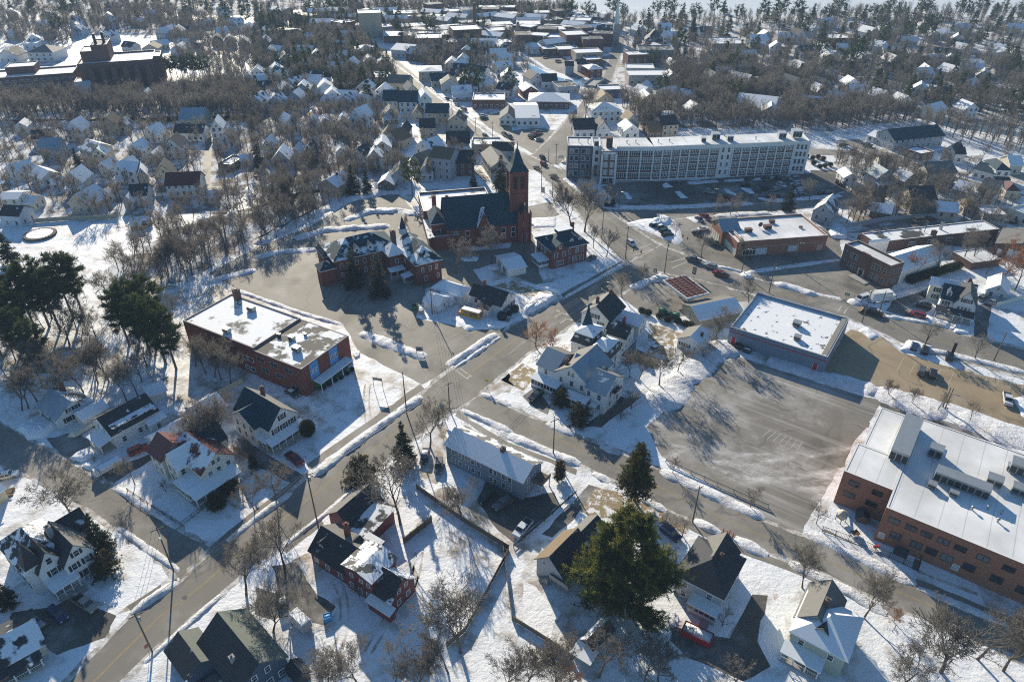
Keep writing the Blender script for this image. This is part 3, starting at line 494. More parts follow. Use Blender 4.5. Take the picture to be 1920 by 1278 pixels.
# trodden paths and wheel tracks in the snow
for xy in (('B1', 260, 930, 330, 900, 480, 960), ('Zc', 860, 830, 960, 880, 1060, 950), ('B2', 60, 310, 180, 180, 300, 110), ('B2', 480, 0, 465, 90, 490, 190), ('B2', 700, 720, 690, 860, 640, 900), ('B2', 820, 640, 900, 700, 1000, 740), ('B2', 350, 850, 420, 1000, 330, 1180), ('B2', 620, 900, 560, 1020, 480, 1150), ('B3', 30, 880, 100, 960, 200, 1020), ('B3', 560, 980, 640, 1010, 700, 1060), ('B3', 960, 730, 1040, 790, 1060, 870), ('B4', 30, 900, 60, 1000, 110, 1130), ('B4', 640, 800, 760, 850, 900, 900), ('Zd', 830, 700, 900, 780, 880, 900), ('Ze', 640, 700, 800, 760, 1000, 830), ('Zh', 1040, 470, 900, 540, 880, 640), ('M3', 100, 480, 200, 560, 240, 640), ('M1', 560, 420, 700, 480, 860, 500), ('Zb', 420, 60, 640, 60, 900, 40)):
    q = poly(*xy); b = MB(); pts = [lerp(lerp(q[0], q[1], u), lerp(q[1], q[2], u), u) for u in [i / 14 for i in range(15)]]
    for a, c in zip(pts[:-1], pts[1:]):
        d = max(.01, dst(a, c)); nx, ny = -(c[1] - a[1]) / d, (c[0] - a[0]) / d
        for o, w in ((-.7, rnd.uniform(.15, .3)), (.7, rnd.uniform(.15, .3))) if len(pts) and xy[0] in ('B2', 'Ze') else ((0, rnd.uniform(.3, .5)),): b.face([(a[0] + nx * (o - w), a[1] + ny * (o - w), .0045), (c[0] + nx * (o - w), c[1] + ny * (o - w), .0045), (c[0] + nx * (o + w), c[1] + ny * (o + w), .0045), (a[0] + nx * (o + w), a[1] + ny * (o + w), .0045)])
    struct('trodden_path', b, 'thin')
# painted lines
mk = MB(); my = MB()
def line(b, a, c, w, z=.026):
    d = dst(a, c)
    if d < .01: return
    nx, ny = -(c[1] - a[1]) / d * w / 2, (c[0] - a[0]) / d * w / 2
    b.face([(a[0] - nx, a[1] - ny, z), (c[0] - nx, c[1] - ny, z), (c[0] + nx, c[1] + ny, z), (a[0] + nx, a[1] + ny, z)])
def along(spec, t, b, w, i0=0, i1=99, off=0):
    pts = [lerp(P(*r[:3]), P(*r[3:]), t) for r in spec[i0:i1]]
    for a, c in zip(pts[:-1], pts[1:]): line(b, a, c, w)
along(R1, .47, my, .12, 0, 9); along(R1, .50, my, .12, 0, 9); along(R1, .40, my, .12, 10, 15); along(R1, .43, my, .12, 10, 15); along(R1, .66, mk, .1, 11, 15)
for t in (.48, .51): along(R2, t, my, .12, 1, 20)
for t in (.26, .75): along(R2, t, mk, .1, 2, 11)
for t in (.48, .52): along(R3, t, my, .1, 2, 14)
def stripes(a0, a1, b0, b1, n, w=.1, head=False):
    """n lines between the lines a0-a1 and b0-b1"""
    for i in range(n): t = i / (n - 1); line(mk, lerp(a0, a1, t), lerp(b0, b1, t), w)
stripes(P('M2', 350, 600), P('M2', 640, 700), P('M2', 320, 660), P('M2', 590, 755), 10); stripes(P('M2', 850, 800), P('M2', 1180, 880), P('M2', 820, 850), P('M2', 1080, 930), 8); stripes(P('M2', 480, 330), P('M2', 740, 310), P('M2', 490, 360), P('M2', 760, 340), 9)
stripes(P('M2', 40, 470), P('M2', 330, 445), P('M2', 30, 490), P('M2', 330, 475), 9); stripes(P('M4', 700, 1090), P('M4', 980, 1170), P('M4', 740, 1020), P('M4', 1010, 1100), 5); stripes(P('M4', 1080, 1060), P('M4', 1394, 1150), P('M4', 1060, 1110), P('M4', 1380, 1200), 6)
stripes(P('Xh', 20, 400), P('Xh', -250, 300), P('Xh', -30, 480), P('Xh', -330, 360), 7); stripes(P('B3', 900, 330), P('B3', 1099, 430), P('B3', 960, 290), P('B3', 1140, 390), 9)
stripes(P('M2', 1085, 1090), P('M2', 1150, 1130), P('M2', 1100, 1080), P('M2', 1165, 1118), 2, .3); line(mk, P('M2', 1085, 1085), P('M2', 1155, 1135), .25); line(mk, P('M2', 1110, 1075), P('M2', 1175, 1120), .25)
for q in ((660, 460, 790, 420), (680, 480, 810, 405), (640, 440, 760, 400), (860, 500, 960, 470), (870, 530, 970, 490)): line(mk, P('M3', q[0], q[1]), P('M3', q[2], q[3]), .3)
line(mk, P('B2', 860, 110), P('B2', 940, 60), .3); line(mk, P('Xg', 1130, 230), P('Xg', 1160, 180), .3); line(mk, P('Xg', 1185, 255), P('Xg', 1220, 200), .3)
def arrow(a, c, turn):
    d = dst(a, c); ux, uy = (c[0] - a[0]) / d, (c[1] - a[1]) / d; nx, ny = -uy, ux; line(mk, a, c, .3)
    for s in (turn if isinstance(turn, tuple) else (turn,)):
        e = (c[0] + nx * s * 1.4 + ux * .5, c[1] + ny * s * 1.4 + uy * .5); line(mk, c, e, .3)
        mk.face([(e[0] - nx * s * .2 - ux * .7, e[1] - ny * s * .2 - uy * .7, .026), (e[0] + nx * s * .9, e[1] + ny * s * .9, .026), (e[0] - nx * s * .2 + ux * .7, e[1] - ny * s * .2 + uy * .7, .026)][::(1 if s < 0 else -1)])
arrow(P('M3', 232, 800), P('M3', 268, 775), (1, -1)); arrow(P('M3', 262, 830), P('M3', 296, 806), -1); arrow(P('Zh', 640, 78), P('Zh', 665, 62), 1)
struct('white_road_markings', mk, 'paint'); struct('yellow_road_markings', my, 'yellow')
# snow banks: ploughed ridges, each its own mass of snow
def bank(pts, w=2.4, h=.7, m='bank', name='snow_bank', taper=True):
    q = []
    for a, c in zip(pts[:-1], pts[1:]):
        n = max(1, int(dst(a, c) / .9))
        q += [lerp(a, c, k / n) for k in range(n)]
    q.append(pts[-1]); N = len(q); b = MB(); prof = [(-.5, 0), (-.42, .42), (-.26, .82), (-.05, 1), (.18, .9), (.38, .5), (.5, 0)]; rows = []
    ph = rnd.uniform(0, 9)
    for i, p in enumerate(q):
        a, c = q[max(0, i - 1)], q[min(N - 1, i + 1)]; d = max(.01, dst(a, c)); nx, ny = -(c[1] - a[1]) / d, (c[0] - a[0]) / d
        e = min(1, min(i, N - 1 - i) / 2.5 + .12) if taper else 1
        hh = h * e * (.75 + .25 * math.sin(i * .55 + ph) + rnd.uniform(-.22, .22)); ww = w * (.55 + .45 * e) * (1 + .12 * math.sin(i * .37 + ph * 2) + rnd.uniform(-.12, .12))
        rows.append([(p[0] + nx * u * ww + rnd.uniform(-.08, .08), p[1] + ny * u * ww + rnd.uniform(-.08, .08), max(0, hh * v + (rnd.uniform(-.12, .12) * h if 0 < v else 0)) if v else .0) for u, v in prof])
    for i, r in enumerate(rows):
        b.v += r
        if i:
            for k in range(6): o = (i - 1) * 7 + k; b.f.append((o, o + 7, o + 8, o + 1)[::-1]); b.m.append(0)
    o = b.obj(name, m, None, True); tag(o, kind='stuff'); return o
def mound(pts, h=.5, m='clean', name='snow_bank', inset=.25):
    """a low heap filling a polygon"""
    q = rough(pts, 1.3, .2); a = sum(q[i - 1][0] * q[i][1] - q[i][0] * q[i - 1][1] for i in range(len(q)))
    if a < 0: q.reverse()
    cx = sum(p[0] for p in q) / len(q); cy = sum(p[1] for p in q) / len(q); b = MB(); n = len(q); ks = (0, inset * .5, inset, .6, .85); hs = (0.0, .65, 1, .95, 1)
    for k, hh in zip(ks, hs):
        for p in q: b.v.append((p[0] + (cx - p[0]) * k, p[1] + (cy - p[1]) * k, .006 + h * hh * (1 + rnd.uniform(-.3, .3)) if hh else .006))
    for r in range(4):
        for i in range(n): j = (i + 1) % n; b.f.append((r * n + i, r * n + j, r * n + n + j, r * n + n + i)); b.m.append(0)
    b.f.append(tuple(4 * n + i for i in range(n))); b.m.append(0)
    return tag(b.obj(name, m, None, True), kind='stuff')
BANKS = [('B2', 2.3, .8, 245, 395, 480, 215, 712, 52), ('B1', 2, .7, 560, 985, 765, 843), ('B1', 1.2, .35, 620, 1195, 790, 1045, 960, 895), ('Zc', 1.6, .5, 850, 1165, 1030, 1010, 1400, 745), ('M2', 2.6, .9, 1040, 1060, 1310, 885), ('M2', 1.3, .5, 1085, 1072, 1330, 905),
  ('M2', 3.2, .8, 570, 880, 740, 950, 920, 1015), ('Yd', 1.8, .5, 620, 130, 1300, 370, 1720, 490), ('M2', 4.5, 1.3, 0, 400, 250, 270, 480, 165, 680, 120, 780, 115), ('M2', 3.5, 1, 210, 372, 380, 322, 730, 300), ('M2', 3.5, .9, 480, 272, 620, 222, 780, 215, 880, 240), ('M2', 3, .7, 0, 472, 130, 440, 340, 428), ('M1', 3, .8, 1100, 620, 1260, 570, 1394, 540),
  ('B3', 2.6, .6, -60, 200, 120, 275, 290, 345), ('B3', 2.2, .6, 150, 165, 270, 218), ('B3', 2.2, .6, 378, 265, 465, 298), ('B3', 2.2, .6, 345, 378, 420, 420), ('B3', 2.4, .6, 540, 480, 665, 545), ('B3', 2.4, .6, 780, 582, 895, 640), ('B3', 2.6, .6, 955, 662, 1099, 735), ('B3', 2.8, .6, 640, 370, 860, 475, 1085, 575),
  ('B2', 2, .6, 880, 110, 1040, 180, 1099, 208), ('B2', 2, .6, 970, 40, 1090, 92), ('B4', 2.6, .5, 170, 640, 420, 755, 640, 858), ('B4', 1.6, .4, 640, 872, 1099, 1062), ('B4', 2.4, .5, 90, 765, 330, 880, 510, 985), ('M3', 7, 1.2, 790, 1290, 920, 1140, 1060, 1010, 1200, 945), ('M4', 5, .9, 0, 1025, 330, 1130, 600, 1200), ('B4', 7, .6, 455, 30, 770, 128), ('B4', 7, .6, 805, 140, 1099, 240, 1200, 270),
  ('M4', 2.6, .6, 720, 945, 1000, 1000, 1394, 1095), ('M4', 2.2, .6, 640, 790, 820, 820, 980, 850), ('M4', 3, .9, 30, 612, 150, 640, 270, 680), ('M4', 3, .8, 440, 722, 560, 700, 760, 660, 890, 630), ('M3', 3.2, .9, 655, 640, 740, 600, 850, 575), ('M3', 1.6, .5, 970, 465, 1120, 520, 1290, 560), ('Yg', 2.2, .4, 600, 800, 1000, 740, 1740, 640), ('Ye', 3, .5, 600, 1190, 1200, 1190, 1879, 1180), ('Yf', 3, .6, -20, 960, 350, 935, 740, 920), ('Yf', 3, .6, 800, 860, 1000, 890, 1400, 860, 1750, 830),
  ('M3', 1.4, .5, 290, 688, 610, 505), ('Yg', 3, .5, 200, 100, 600, 70, 900, 60), ('Ye', 3, .5, 80, 780, 300, 960, 600, 1180), ('F2', 2, .5, 960, 440, 1130, 560, 1420, 790, 1640, 950, 1804, 1060), ('B2', 1.2, .4, 125, 690, 280, 570, 430, 445), ('B1', 1.4, .4, 505, 615, 770, 800), ('B1', 1.6, .5, 490, 440, 640, 530, 760, 615), ('Yf', 3, .4, 0, 690, 340, 665), ('Yf', 2.6, .4, 410, 665, 860, 640, 1250, 600)]
for t, w, h, *xy in BANKS: bank(poly(t, *xy), w * (1.3 if w >= 3 else 1.1), h)
for t, h, *xy in (('M3', .5, 620, 285, 720, 262, 850, 250, 905, 290, 930, 380, 900, 405, 780, 350), ('M3', 1.5, 745, 285, 800, 250, 870, 270, 850, 300, 780, 310), ('M3', .3, 950, 255, 1050, 240, 1080, 270, 1000, 285), ('M3', .4, 85, 260, 240, 250, 240, 310, 110, 310), ('Yc', .3, 440, 340, 520, 310, 630, 335, 610, 370, 480, 375), ('M2', .5, 1060, 800, 1130, 760, 1250, 800, 1390, 830, 1330, 860, 1150, 870),
  ('Yc', 1.2, 1060, 860, 1230, 690, 1420, 730, 1260, 830, 1100, 910), ('Yc', .6, 1170, 610, 1420, 580, 1460, 690, 1300, 660), ('Zb', 1.2, 150, 520, 380, 380, 540, 480, 400, 600, 260, 610), ('Ye', .3, 890, 980, 950, 980, 1020, 1075, 950, 1080), ('Ye', .3, 1610, 965, 1690, 965, 1800, 1060, 1700, 1065), ('Ye', .5, 480, 1050, 600, 930, 690, 1060, 600, 1100), ('Yf', .4, 410, 750, 560, 820, 540, 830, 440, 800), ('Yf', .4, 590, 740, 720, 760, 770, 810, 700, 810),
  ('Ye', .3, 1430, 870, 1500, 840, 1590, 910, 1470, 920), ('M4', .7, 720, 980, 760, 920, 900, 960, 860, 1000), ('M4', .4, 490, 870, 540, 850, 600, 900, 560, 920), ('Xf', .8, 1200, 220, 1310, 205, 1360, 260, 1250, 270), ('M4', .5, 850, 780, 990, 830, 980, 860, 860, 830), ('M4', .5, 1010, 840, 1080, 850, 1100, 890, 1010, 880), ('M4', 1, 330, 330, 420, 310, 430, 370, 350, 370), ('Yc', .4, 700, 440, 780, 400, 870, 420, 800, 460), ('M2', .4, 520, 990, 560, 980, 570, 1010, 540, 1025),
  ('Zb', .8, 650, 790, 730, 720, 850, 690, 860, 760, 760, 820), ('Zb', .5, 750, 850, 880, 780, 960, 800, 850, 890), ('Xc', .8, 1360, 1270, 1500, 1230, 1725, 1220, 1725, 1278), ('B4', .25, 1055, 60, 1099, 50, 1120, 150, 1090, 140)): mound(poly(t, *xy), h)
# ================================================================ buildings near the camera (local metres, read off the picture)
def H(name, label, A, B, z=0.0, cat='house', group=None): return Bld(name, label, A, B, z, cat, group)
# white turreted house, lower left
b = H('victorian_house', 'large white turreted house with steep dark snow-striped roofs beside three parked cars', ('Za', 450, 455), ('Za', 655, 325), 6)
w = b.wing((-5.2, 3.6, 2.6, 15.5), 5.8, 4.2, 'hip', 'white', 'rdark_st', 'rgrey_s'); w.win('f', [.1], [.9, 3.6], .8, 1.5); w.win('l', [.1, .25, .4, .6, .8], [.9, 3.6], .9, 1.6, sh=True); b.chimney(1.6, 6.5, 8, 11, .9, 'stone', w.roof)
w = b.wing((0, 0, 5.4, 9), 6, 3.4, 'gy', 'white', 'rdark', 'rgrey'); w.win('f', [.28, .72], [3.6], .85, 1.5, sh=True); w.win('f', [.62], [.9], 2.2, 1.6, 'm', True); w.win('f', [.5], [6.4], .9, 1.3, sh=True); w.win('r', [.2, .45, .75], [.9, 3.6], sh=True)  # dark roof; grey on the right slope puts the sunlight into its colour
w = b.wing((-3.6, 2.0, .9, 8), 6.2, 3.6, 'gy', 'white', 'rdark'); w.win('f', [.5], [3.5], 1.1, 1.6, sh=True); w.win('f', [.5], [6.6], .9, 1.3)
b.wing((-4.8, 3.0, -2.4, 5.6), 7.2, 5.2, 'hip', 'white', 'rdark', occ=False).win('l', [.5], [.9, 3.4], .8, 1.5); b.wing((3, 7, 8, 12), 5.6, 2.8, 'gx', 'white', 'rdark_s')
b.porch(-3.4, -1.4, 1.0, 2.0, 3.0, .6, 'rsnow', 4); MB().box(-.2, -3.0, 0, 1.4, -2.4, .2).box(-.2, -2.4, 0, 1.4, -1.9, .35).box(-.2, -1.9, 0, 1.4, -1.45, .5).obj('steps', ['rail'], b.root)
# cream house with the maroon metal roof
b = H('maroon_roof_house', 'cream house with half-snowy maroon metal roof and wraparound porch inside an iron fence', ('Zc', 625, 585), ('Zc', 900, 415), 6)
w = b.wing((0, 0, 8, 12), 6, 3.2, 'gy', 'offwhite', 'rred_s', 'rred'); w.win('f', [.24, .5, .8], [3.7], .95, 1.5); w.win('f', [.4, .56], [6.5], .8, 1.1); w.win('f', [.2, .5, .8], [1], 1, 1.6); w.win('r', [.15, .4, .7], [1, 3.7])
w = b.wing((-2.4, 5.5, 3, 10.5), 6, 3, 'gx', 'offwhite', 'rsnow', 'rred'); w.win('l', [.3, .65], [3.7, 1.0], .9, 1.5); w.win('f', [.2], [3.7], .9, 1.5)
w = b.wing((-3, 11, 3.6, 16.5), 5.8, 3, 'gy', 'offwhite', 'rred', 'rred'); w.win('l', [.3, .7], [1, 3.5]); w.win('f', [.3], [3.6])
b.wing((5, 7, 10.5, 12), 5.6, 3, 'gx', 'offwhite', 'rdark_s')
b.porch(-3.9, -3.0, 7, 0, 3.2, .9, 'rsnow', 6); b.porch(-3.9, 0.02, -.02, 5.5, 3.25, .8, 'rsnow', 5, 'l', True, wm='offwhite')
w = b.wing((.4, 19.8, 8.8, 25), 2.8, 1.6, 'gx', 'offwhite', 'rsnow', 'rsnow'); w.win('l', [.5], [.2], 2.4, 2.1, 'm')
# white house with a green-black roof
b = H('green_roof_house', 'white house with dark green roof and front porch beside the round clipped hedge', ('Zc', 1205, 205), ('Zc', 1440, 55), 6)
w = b.wing((0, 0, 8, 13), 6, 4, 'gy', 'white', 'rteal_l', 'rgrey'); w.win('f', [.2, .5, .8], [3.7], .95, 1.5, sh=True); w.win('f', [.5], [6.5], 1, 1.5, sh=True); w.win('f', [.2, .5, .8], [1]); w.win('r', [.15, .4, .65, .9], [1, 3.7])
w = b.wing((-1.6, 3.4, 3, 12), 5.8, 3, 'gx', 'white', 'rteal', 'rteal'); w.win('l', [.2, .5, .8], [1, 3.6], .9, 1.5); b.chimney(6.4, 10, 7, 10.2, .8, 'brick3', w.roof)
b.porch(-1.4, -1.9, 8.6, 0, 2.8, .9, 'rsnow', 6); b.porch(-1.6, 0.02, -.02, 3.4, 2.85, .7, 'rsnow', 3, 'l')
w = b.wing((-5.5, 20, 1.5, 27), 3, 2, 'gx', 'greyw', 'rsnow', 'rgrey_s')
# cottage by the left street
b = H('white_cottage', 'narrow white cottage with dark roof, long shed dormer and snowy corner porch, left street', ('Zb', 1080, 690), ('Zb', 1340, 545))
w = b.wing((0, 0, 11.5, 9), 4.3, 2.9, 'gx', 'white', 'rdark_s', 'rgrey'); w.win('f', [.2, .55, .7, .85], [.8], .9, 1.4); w.win('l', [.3, .6], [.8, 3.2], .8, 1.3)
w = b.wing((1, 0.6, 10.8, 4.4), 5.4, .5, 'shed', 'white', 'rdark_m'); w.win('f', [.08, .2, .78, .92], [3.9], .75, 1.2)
b.wing((8, -2, 12, -.02), 2.8, .6, 'shed', 'white', 'rsnow').win('f', [.5], [.8], .9, 1.3); b.porch(-3.2, .2, -.02, 6, 2.8, .6, 'rsnow', 4, 'l')
b = H('blue_roof_bungalow', 'small white house with a slate blue roof and brick chimney, far up the left street', ('Zb', 515, 425), ('Zb', 830, 260), 3)
w = b.wing((0, 0, 9, 9.3), 3, 2.7, 'gy', 'white', 'rblue', 'rgrey_s'); w.win('f', [.3], [.7], 1.4, 1.4, 'm', True); w.win('f', [.4, .58], [3.2], .8, 1.1, sh=True); w.win('l', [.2, .6], [.6], 1, 1.5); b.chimney(6.4, 7.5, 4, 7, .9, 'brick', w.roof)
w = b.wing((3.8, -5.4, 9.9, -1.2), 2.9, 1.1, 'gx', 'offwhite', 'rsnow', 'rsnow'); w.win('f', [.7], [.9], 1.1, 1.1, sh=True); b.wing((4.5, -1.18, 9, 0), 2.4, .3, 'shed', 'offwhite', 'rsnow', occ=False)
b = H('garden_shed', 'little white shed with a snowy roof behind the white cottage', ('Zb', 1395, 275), ('Zb', 1475, 245)); w = b.wing((0, 0, 4.2, 5), 2.4, 1.2, 'gx', 'white', 'rsnow', 'rsnow'); w.door('l', .5, .9, 1.9)
# dark red barn-house
b = H('barn_red_house', 'rambling barn-red house with dark roofs and one flat roof of patchy snow', ('Zd', 85, 600), ('Zd', 683, 985), 3.6)
w = b.wing((0, 0, 10, 7.8), 3.6, 3.0, 'gx', 'redw', 'rdark_s', 'rgrey'); w.win('f', [.15, .45, .8], [.9], .9, 1.3); w.win('l', [.3, .7], [.9], .9, 1.3); b.chimney(4.6, 6, 5, 8.4, .9, 'brick', w.roof)
b.dormer(2.2, 1.2, 4.2, 1.7, 2.6, 1.2, .8, 'f', 'redw', 'rdark', w.roof); b.dormer(7.4, 6.6, 4.2, 1.7, 2.6, 1.2, .8, 'b', 'redw', 'rdark_s', w.roof)
w = b.wing((10.02, -.3, 17.2, 6.2), 6.5, .8, 'gy', 'redw', 'rpatch', 'rpatch'); w.win('f', [.25, .6, .85], [4.3], .7, .9); w.win('f', [.2, .5, .8], [1], .9, 1.3)
w = b.wing((17.22, -.1, 21.4, 6.3), 3.8, 3.2, 'gx', 'redw', 'rdark_s', 'rdark_m'); w.win('r', [.35, .65], [3.9], .7, 1.0); w.win('r', [.3, .7], [1], .9, 1.2); b.wing((16.8, -1.6, 22.2, -.12), 2.3, .5, 'shed', 'redw', 'rsnow', occ=False)
w = b.wing((-4.3, 9.0, 2.2, 18), 3.2, 2.6, 'gy', 'redw', 'rgrey', 'rdark'); w.win('f', [.5], [.9], 1, 1.2); b.wing((2.3, 8.6, 6.6, 17), 3.0, .9, 'shed', 'redw', 'rdark_m'); b.wing((6.6, 6.4, 10.2, 10), 2.9, .4, 'shed', 'redw', 'rsnow')
b = H('deck_fence', 'dark red board fence round the snowy back deck of the barn-red house', ('Zd', 790, 555), ('Zd', 995, 390), 0, 'fence'); MB().box(0, 0, 0, b.L, .12, 1.7, 0).box(-.05, -.05, 1.7, b.L + .05, .17, 1.78, 1).obj('panel', ['brownw', 'rail'], b.root)
for i in range(5): MB().box(-.08, -.12, 0, .08, .2, 1.9).obj('post', ['brownw'], b.root).location = (b.L * i / 4, 0, 0)
# slate blue apartment house
b = H('slate_apartment_house', 'long slate blue two-storey apartment house with snowy roof on the street corner', ('Ze', 255, 330), ('Ze', 915, 655), 5.4, 'apartment house')
w = b.wing((0, 0, 21.3, 7.4), 5.4, 2.1, 'gx', 'bluew', 'rsnow', 'rgrey_s', ov=.35); w.win('f', [.1, .19, .28, .36, .44, .6, .655, .76, .84], [.9, 3.4], .85, 1.3); w.win('r', [.3, .6], [.9, 3.4], .8, 1.3); b.chimney(13.5, 3.7, 6.6, 8.6, 1.0, 'brick3', w.roof)
p = link('deck', None, b.root); MB().box(21.35, 3.5, 2.7, 24, 7.2, 2.9).obj('deck_floor', ['wood'], p); MB().box(23.9, 3.5, 2.9, 24, 7.2, 3.8).box(21.35, 3.5, 2.9, 23.9, 3.58, 3.8).obj('railing', ['wood'], p)
for q in ((23.8, 3.6), (23.8, 7)): MB().box(q[0] - .1, q[1] - .1, 0, q[0] + .1, q[1] + .1, 2.7).obj('post', ['frame'], p)
# dark-roofed house cut by the bottom edge
b = H('dark_roof_house', 'dark blue house with wide charcoal roof in the lower left foreground by the trailer', ('Zg', 1000, 1056), ('Zg', 1390, 760), 5)
w = b.wing((-2.2, 0, 6.6, 13), 4.6, 3.5, 'gy', 'darkblue', 'rdark', 'rnew'); w.win('f', [.35, .62], [4.2], .8, 1.3); w.win('f', [.3, .6, .85], [.8], 1, 1.4); b.chimney(-.2, 4.4, 5.4, 7.6, .7, 'stone', w.roof)
w = b.wing((-6.6, 9.2, -1, 16.8), 3.2, 1.9, 'gy', 'darkblue', 'rdark_s', 'rnew'); b.wing((6, -3.6, 8.4, -.6), 2.2, 1.0, 'gy', 'dkgrey', 'rdark', occ=False)
MB().box(-5.5, 6.4, .2, -2.3, 9.1, .4).box(-5.5, 6.4, .4, -5.42, 9.1, 1.4).box(-5.42, 6.4, .4, -2.3, 6.48, 1.4).obj('porch', ['rail'], b.root)
# grey house, bottom right of centre
b = H('grey_hip_house', 'grey clapboard house with charcoal hipped roof and snowy porch, right of the big pine', ('Zf', 1035, 560), ('Zf', 1335, 715), 5.6)
w = b.wing((0, 0, 8.8, 10.5), 5.6, 3.0, 'hip', 'greyw', 'rdark', 'rdark', ov=.5); w.win('f', [.2, .74], [3.4], .95, 1.4); w.win('f', [.2], [.9], .95, 1.5); w.win('r', [.2, .5, .8], [.9, 3.4], .9, 1.4); b.chimney(5.6, 6.5, 7, 9.0, .6, 'brick3', w.roof)
b.wing((1.4, 5.6, 7.4, 11.8), 5.6, 3.0, 'gy', 'greyw', 'rgrey', 'rdark', occ=False); b.porch(3.6, -2.2, 8.9, 0, 2.8, .5, 'rsnow', 4, 'f', True, wm='greyw'); MB().box(6.6, -3.8, 0, 8.2, -3.0, .2).box(6.6, -3.0, 0, 8.2, -2.25, .4).obj('steps', ['rail'], b.root)
# garage-house with gold-brown roof
b = H('brown_roof_garage_house', 'grey gabled house with brown roof and raised rear deck, left of the big pine', ('Zf', 95, 440), ('Zf', 245, 540), 5)
MB().box(0, 0, 0, 3.4, 8.6, 3).box(3.41, 3.2, 0, 6.2, 8.6, 3).obj('wall', ['greyw'], b.root); w = b.wing((0, 0, 6.2, 8.6), 4.6, 3.0, 'gy', 'greyw', 'rtan', 'rdark_s', z0=3.01); w.win('f', [.3], [4.3], .8, 1.0)
w = b.wing((1.0, 9.2, 5.2, 15.6), 3.6, 1.8, 'gy', 'greyw', 'rgrey', 'rdark_s'); w.win('f', [.5], [3.3], .6, .7)
p = link('deck', None, b.root); MB().box(3.5, -.6, 2.3, 8.0, 3.1, 2.5).obj('deck_floor', ['rail'], p); MB().box(3.5, -.6, 2.5, 8.0, -.52, 3.4).box(7.92, -.52, 2.5, 8.0, 3.1, 3.4).obj('railing', ['rail'], p)
for q in ((3.6, -.2), (5.6, -.2), (7.6, -.2), (7.6, 3)): MB().box(q[0] - .09, q[1] - .09, 0, q[0] + .09, q[1] + .09, 2.3).obj('post', ['rail'], p)
MB().box(1.2, -.9, 0, 2.0, -.1, .4).box(2.0, -.9, 0, 2.7, -.1, 1.1).box(2.7, -.9, 0, 3.38, -.1, 1.8).obj('steps', ['rail'], b.root)
# house at the bottom right
b = H('sage_house', 'sage green house with grey roof half under smooth snow, lowest at the right', ('B4', 105, 1060), ('B4', 335, 1180), 5.8)
w = b.wing((0, 0, 8.9, 9.5), 5.8, 2.7, 'hip', 'greenw', 'rsnow', 'rsnow', ov=.5); w.win('f', [.2, .75], [3.6], .9, 1.3); w.win('f', [.6], [.9], .9, 1.4); w.win('r', [.3, .7], [.9, 3.6])
w2 = b.wing((-.4, 3.4, 5.6, 11.8), 5.8, 2.95, 'gy', 'greenw', 'rgrey', 'rgrey', occ=False); b.chimney(3.2, 6.5, 7.5, 10, .8, 'brick3', w2.roof); b.dormer(4.2, 1.8, 5.9, 2, 2.4, 1.2, .9, 'f', 'greenw', 'rdark', w.roof)
b.porch(-.4, -2.4, 6, 0, 2.7, .6, 'rsnow', 4); b = H('porch_house', 'beige cottage with a snowy dark roof cut by the lower left edge', ('Za', 50, 1150), ('Za', 240, 1045), 3)
w = b.wing((-8, 0, 5.6, 9), 3, 2, 'gx', 'beige', 'rdark_m', 'rdark_s'); w.win('r', [.3, .7], [.9], .9, 1.2); w.win('f', [.5, .68, .9], [.9], .9, 1.3); b.porch(-2, -2.2, 4.4, 0, 2.4, .5, 'rdark_s', 4)
b = H('plank_shed_house', 'cream house corner with snowy roof at the left edge beside cut boards', ('Zb', -60, 1250), ('Zb', 30, 1190)); b.wing((-3, 0, 3.5, 7), 3, 1.6, 'gx', 'cream', 'rsnow', 'rsnow')
# ---------------- red brick school with the blue panels
b = H('brick_school', 'flat-roofed dark red brick school with sky blue window panels and entrance canopy', ('Yd', 70, 450), ('Yd', 1240, 910), 9, 'school')
w = b.wing((27.95, -.4, 45.4, 17.8), 8.8, 0, 'flat', 'brick', 'rflat', par=.08, trim='stone'); w.win('f', [.14, .42, .72], [6.0], 2.6, 1.3, 'm', fm='stone'); w.win('f', [.2, .5], [2.9], 2.6, 1.3, 'm', fm='stone'); w.win('f', [.8], [.9], 2.6, 1.3, 'm', fm='stone')
for u in (.23, .64): w.win('r', [u], [3.9], 2.9, 4.6, 'b', fm='bluep', gm='bluep', name='window'); w.win('r', [u], [5.4], 2.5, 1.1, 'b', name='window')
w1 = b.wing((0, 0, 27.93, 17.6), 9, 0, 'flat', 'brick', 'rflat2', par=.3, trim='stone'); w1.win('f', [.85, .93], [.9, 4.2], 1.6, 1.3, 'm')
c = link('canopy', None, b.root); MB().slab([(45.45, 2.6, 3.5), (48.3, 2.6, 3.4), (48.3, 15.4, 3.4), (45.45, 15.4, 3.5)], .25).obj('canopy_roof', ['rsnow'], c); MB().box(45.45, 3.2, 0, 46.4, 14.8, 3.2).obj('canopy_wall', ['green'], c)
for y in (2.8, 6.8, 11, 15.2): MB().box(48.0, y - .08, 0, 48.2, y + .08, 3.2).obj('post', ['frame'], c)
b.chimney(4, 16.4, 9, 12.4, 1.6, 'brick3'); 
for x, y, s in ((6.5, 14.6, .9), (12.5, 13.8, 2.2), (15.5, 2.2, 2.0), (29, 8.2, .9), (33.4, 8.6, 1.7), (38.5, 5.2, 2.2), (35, 12, .7)): b.unit(x, y, 9.02 if x < 28 else 8.82, s, s * .7, s * .55 + .3)
for i in range(7): OCC.append([b.world(47, 3), b.world(52, 3), b.world(52, 15), b.world(47, 15)])
SCHOOL = b
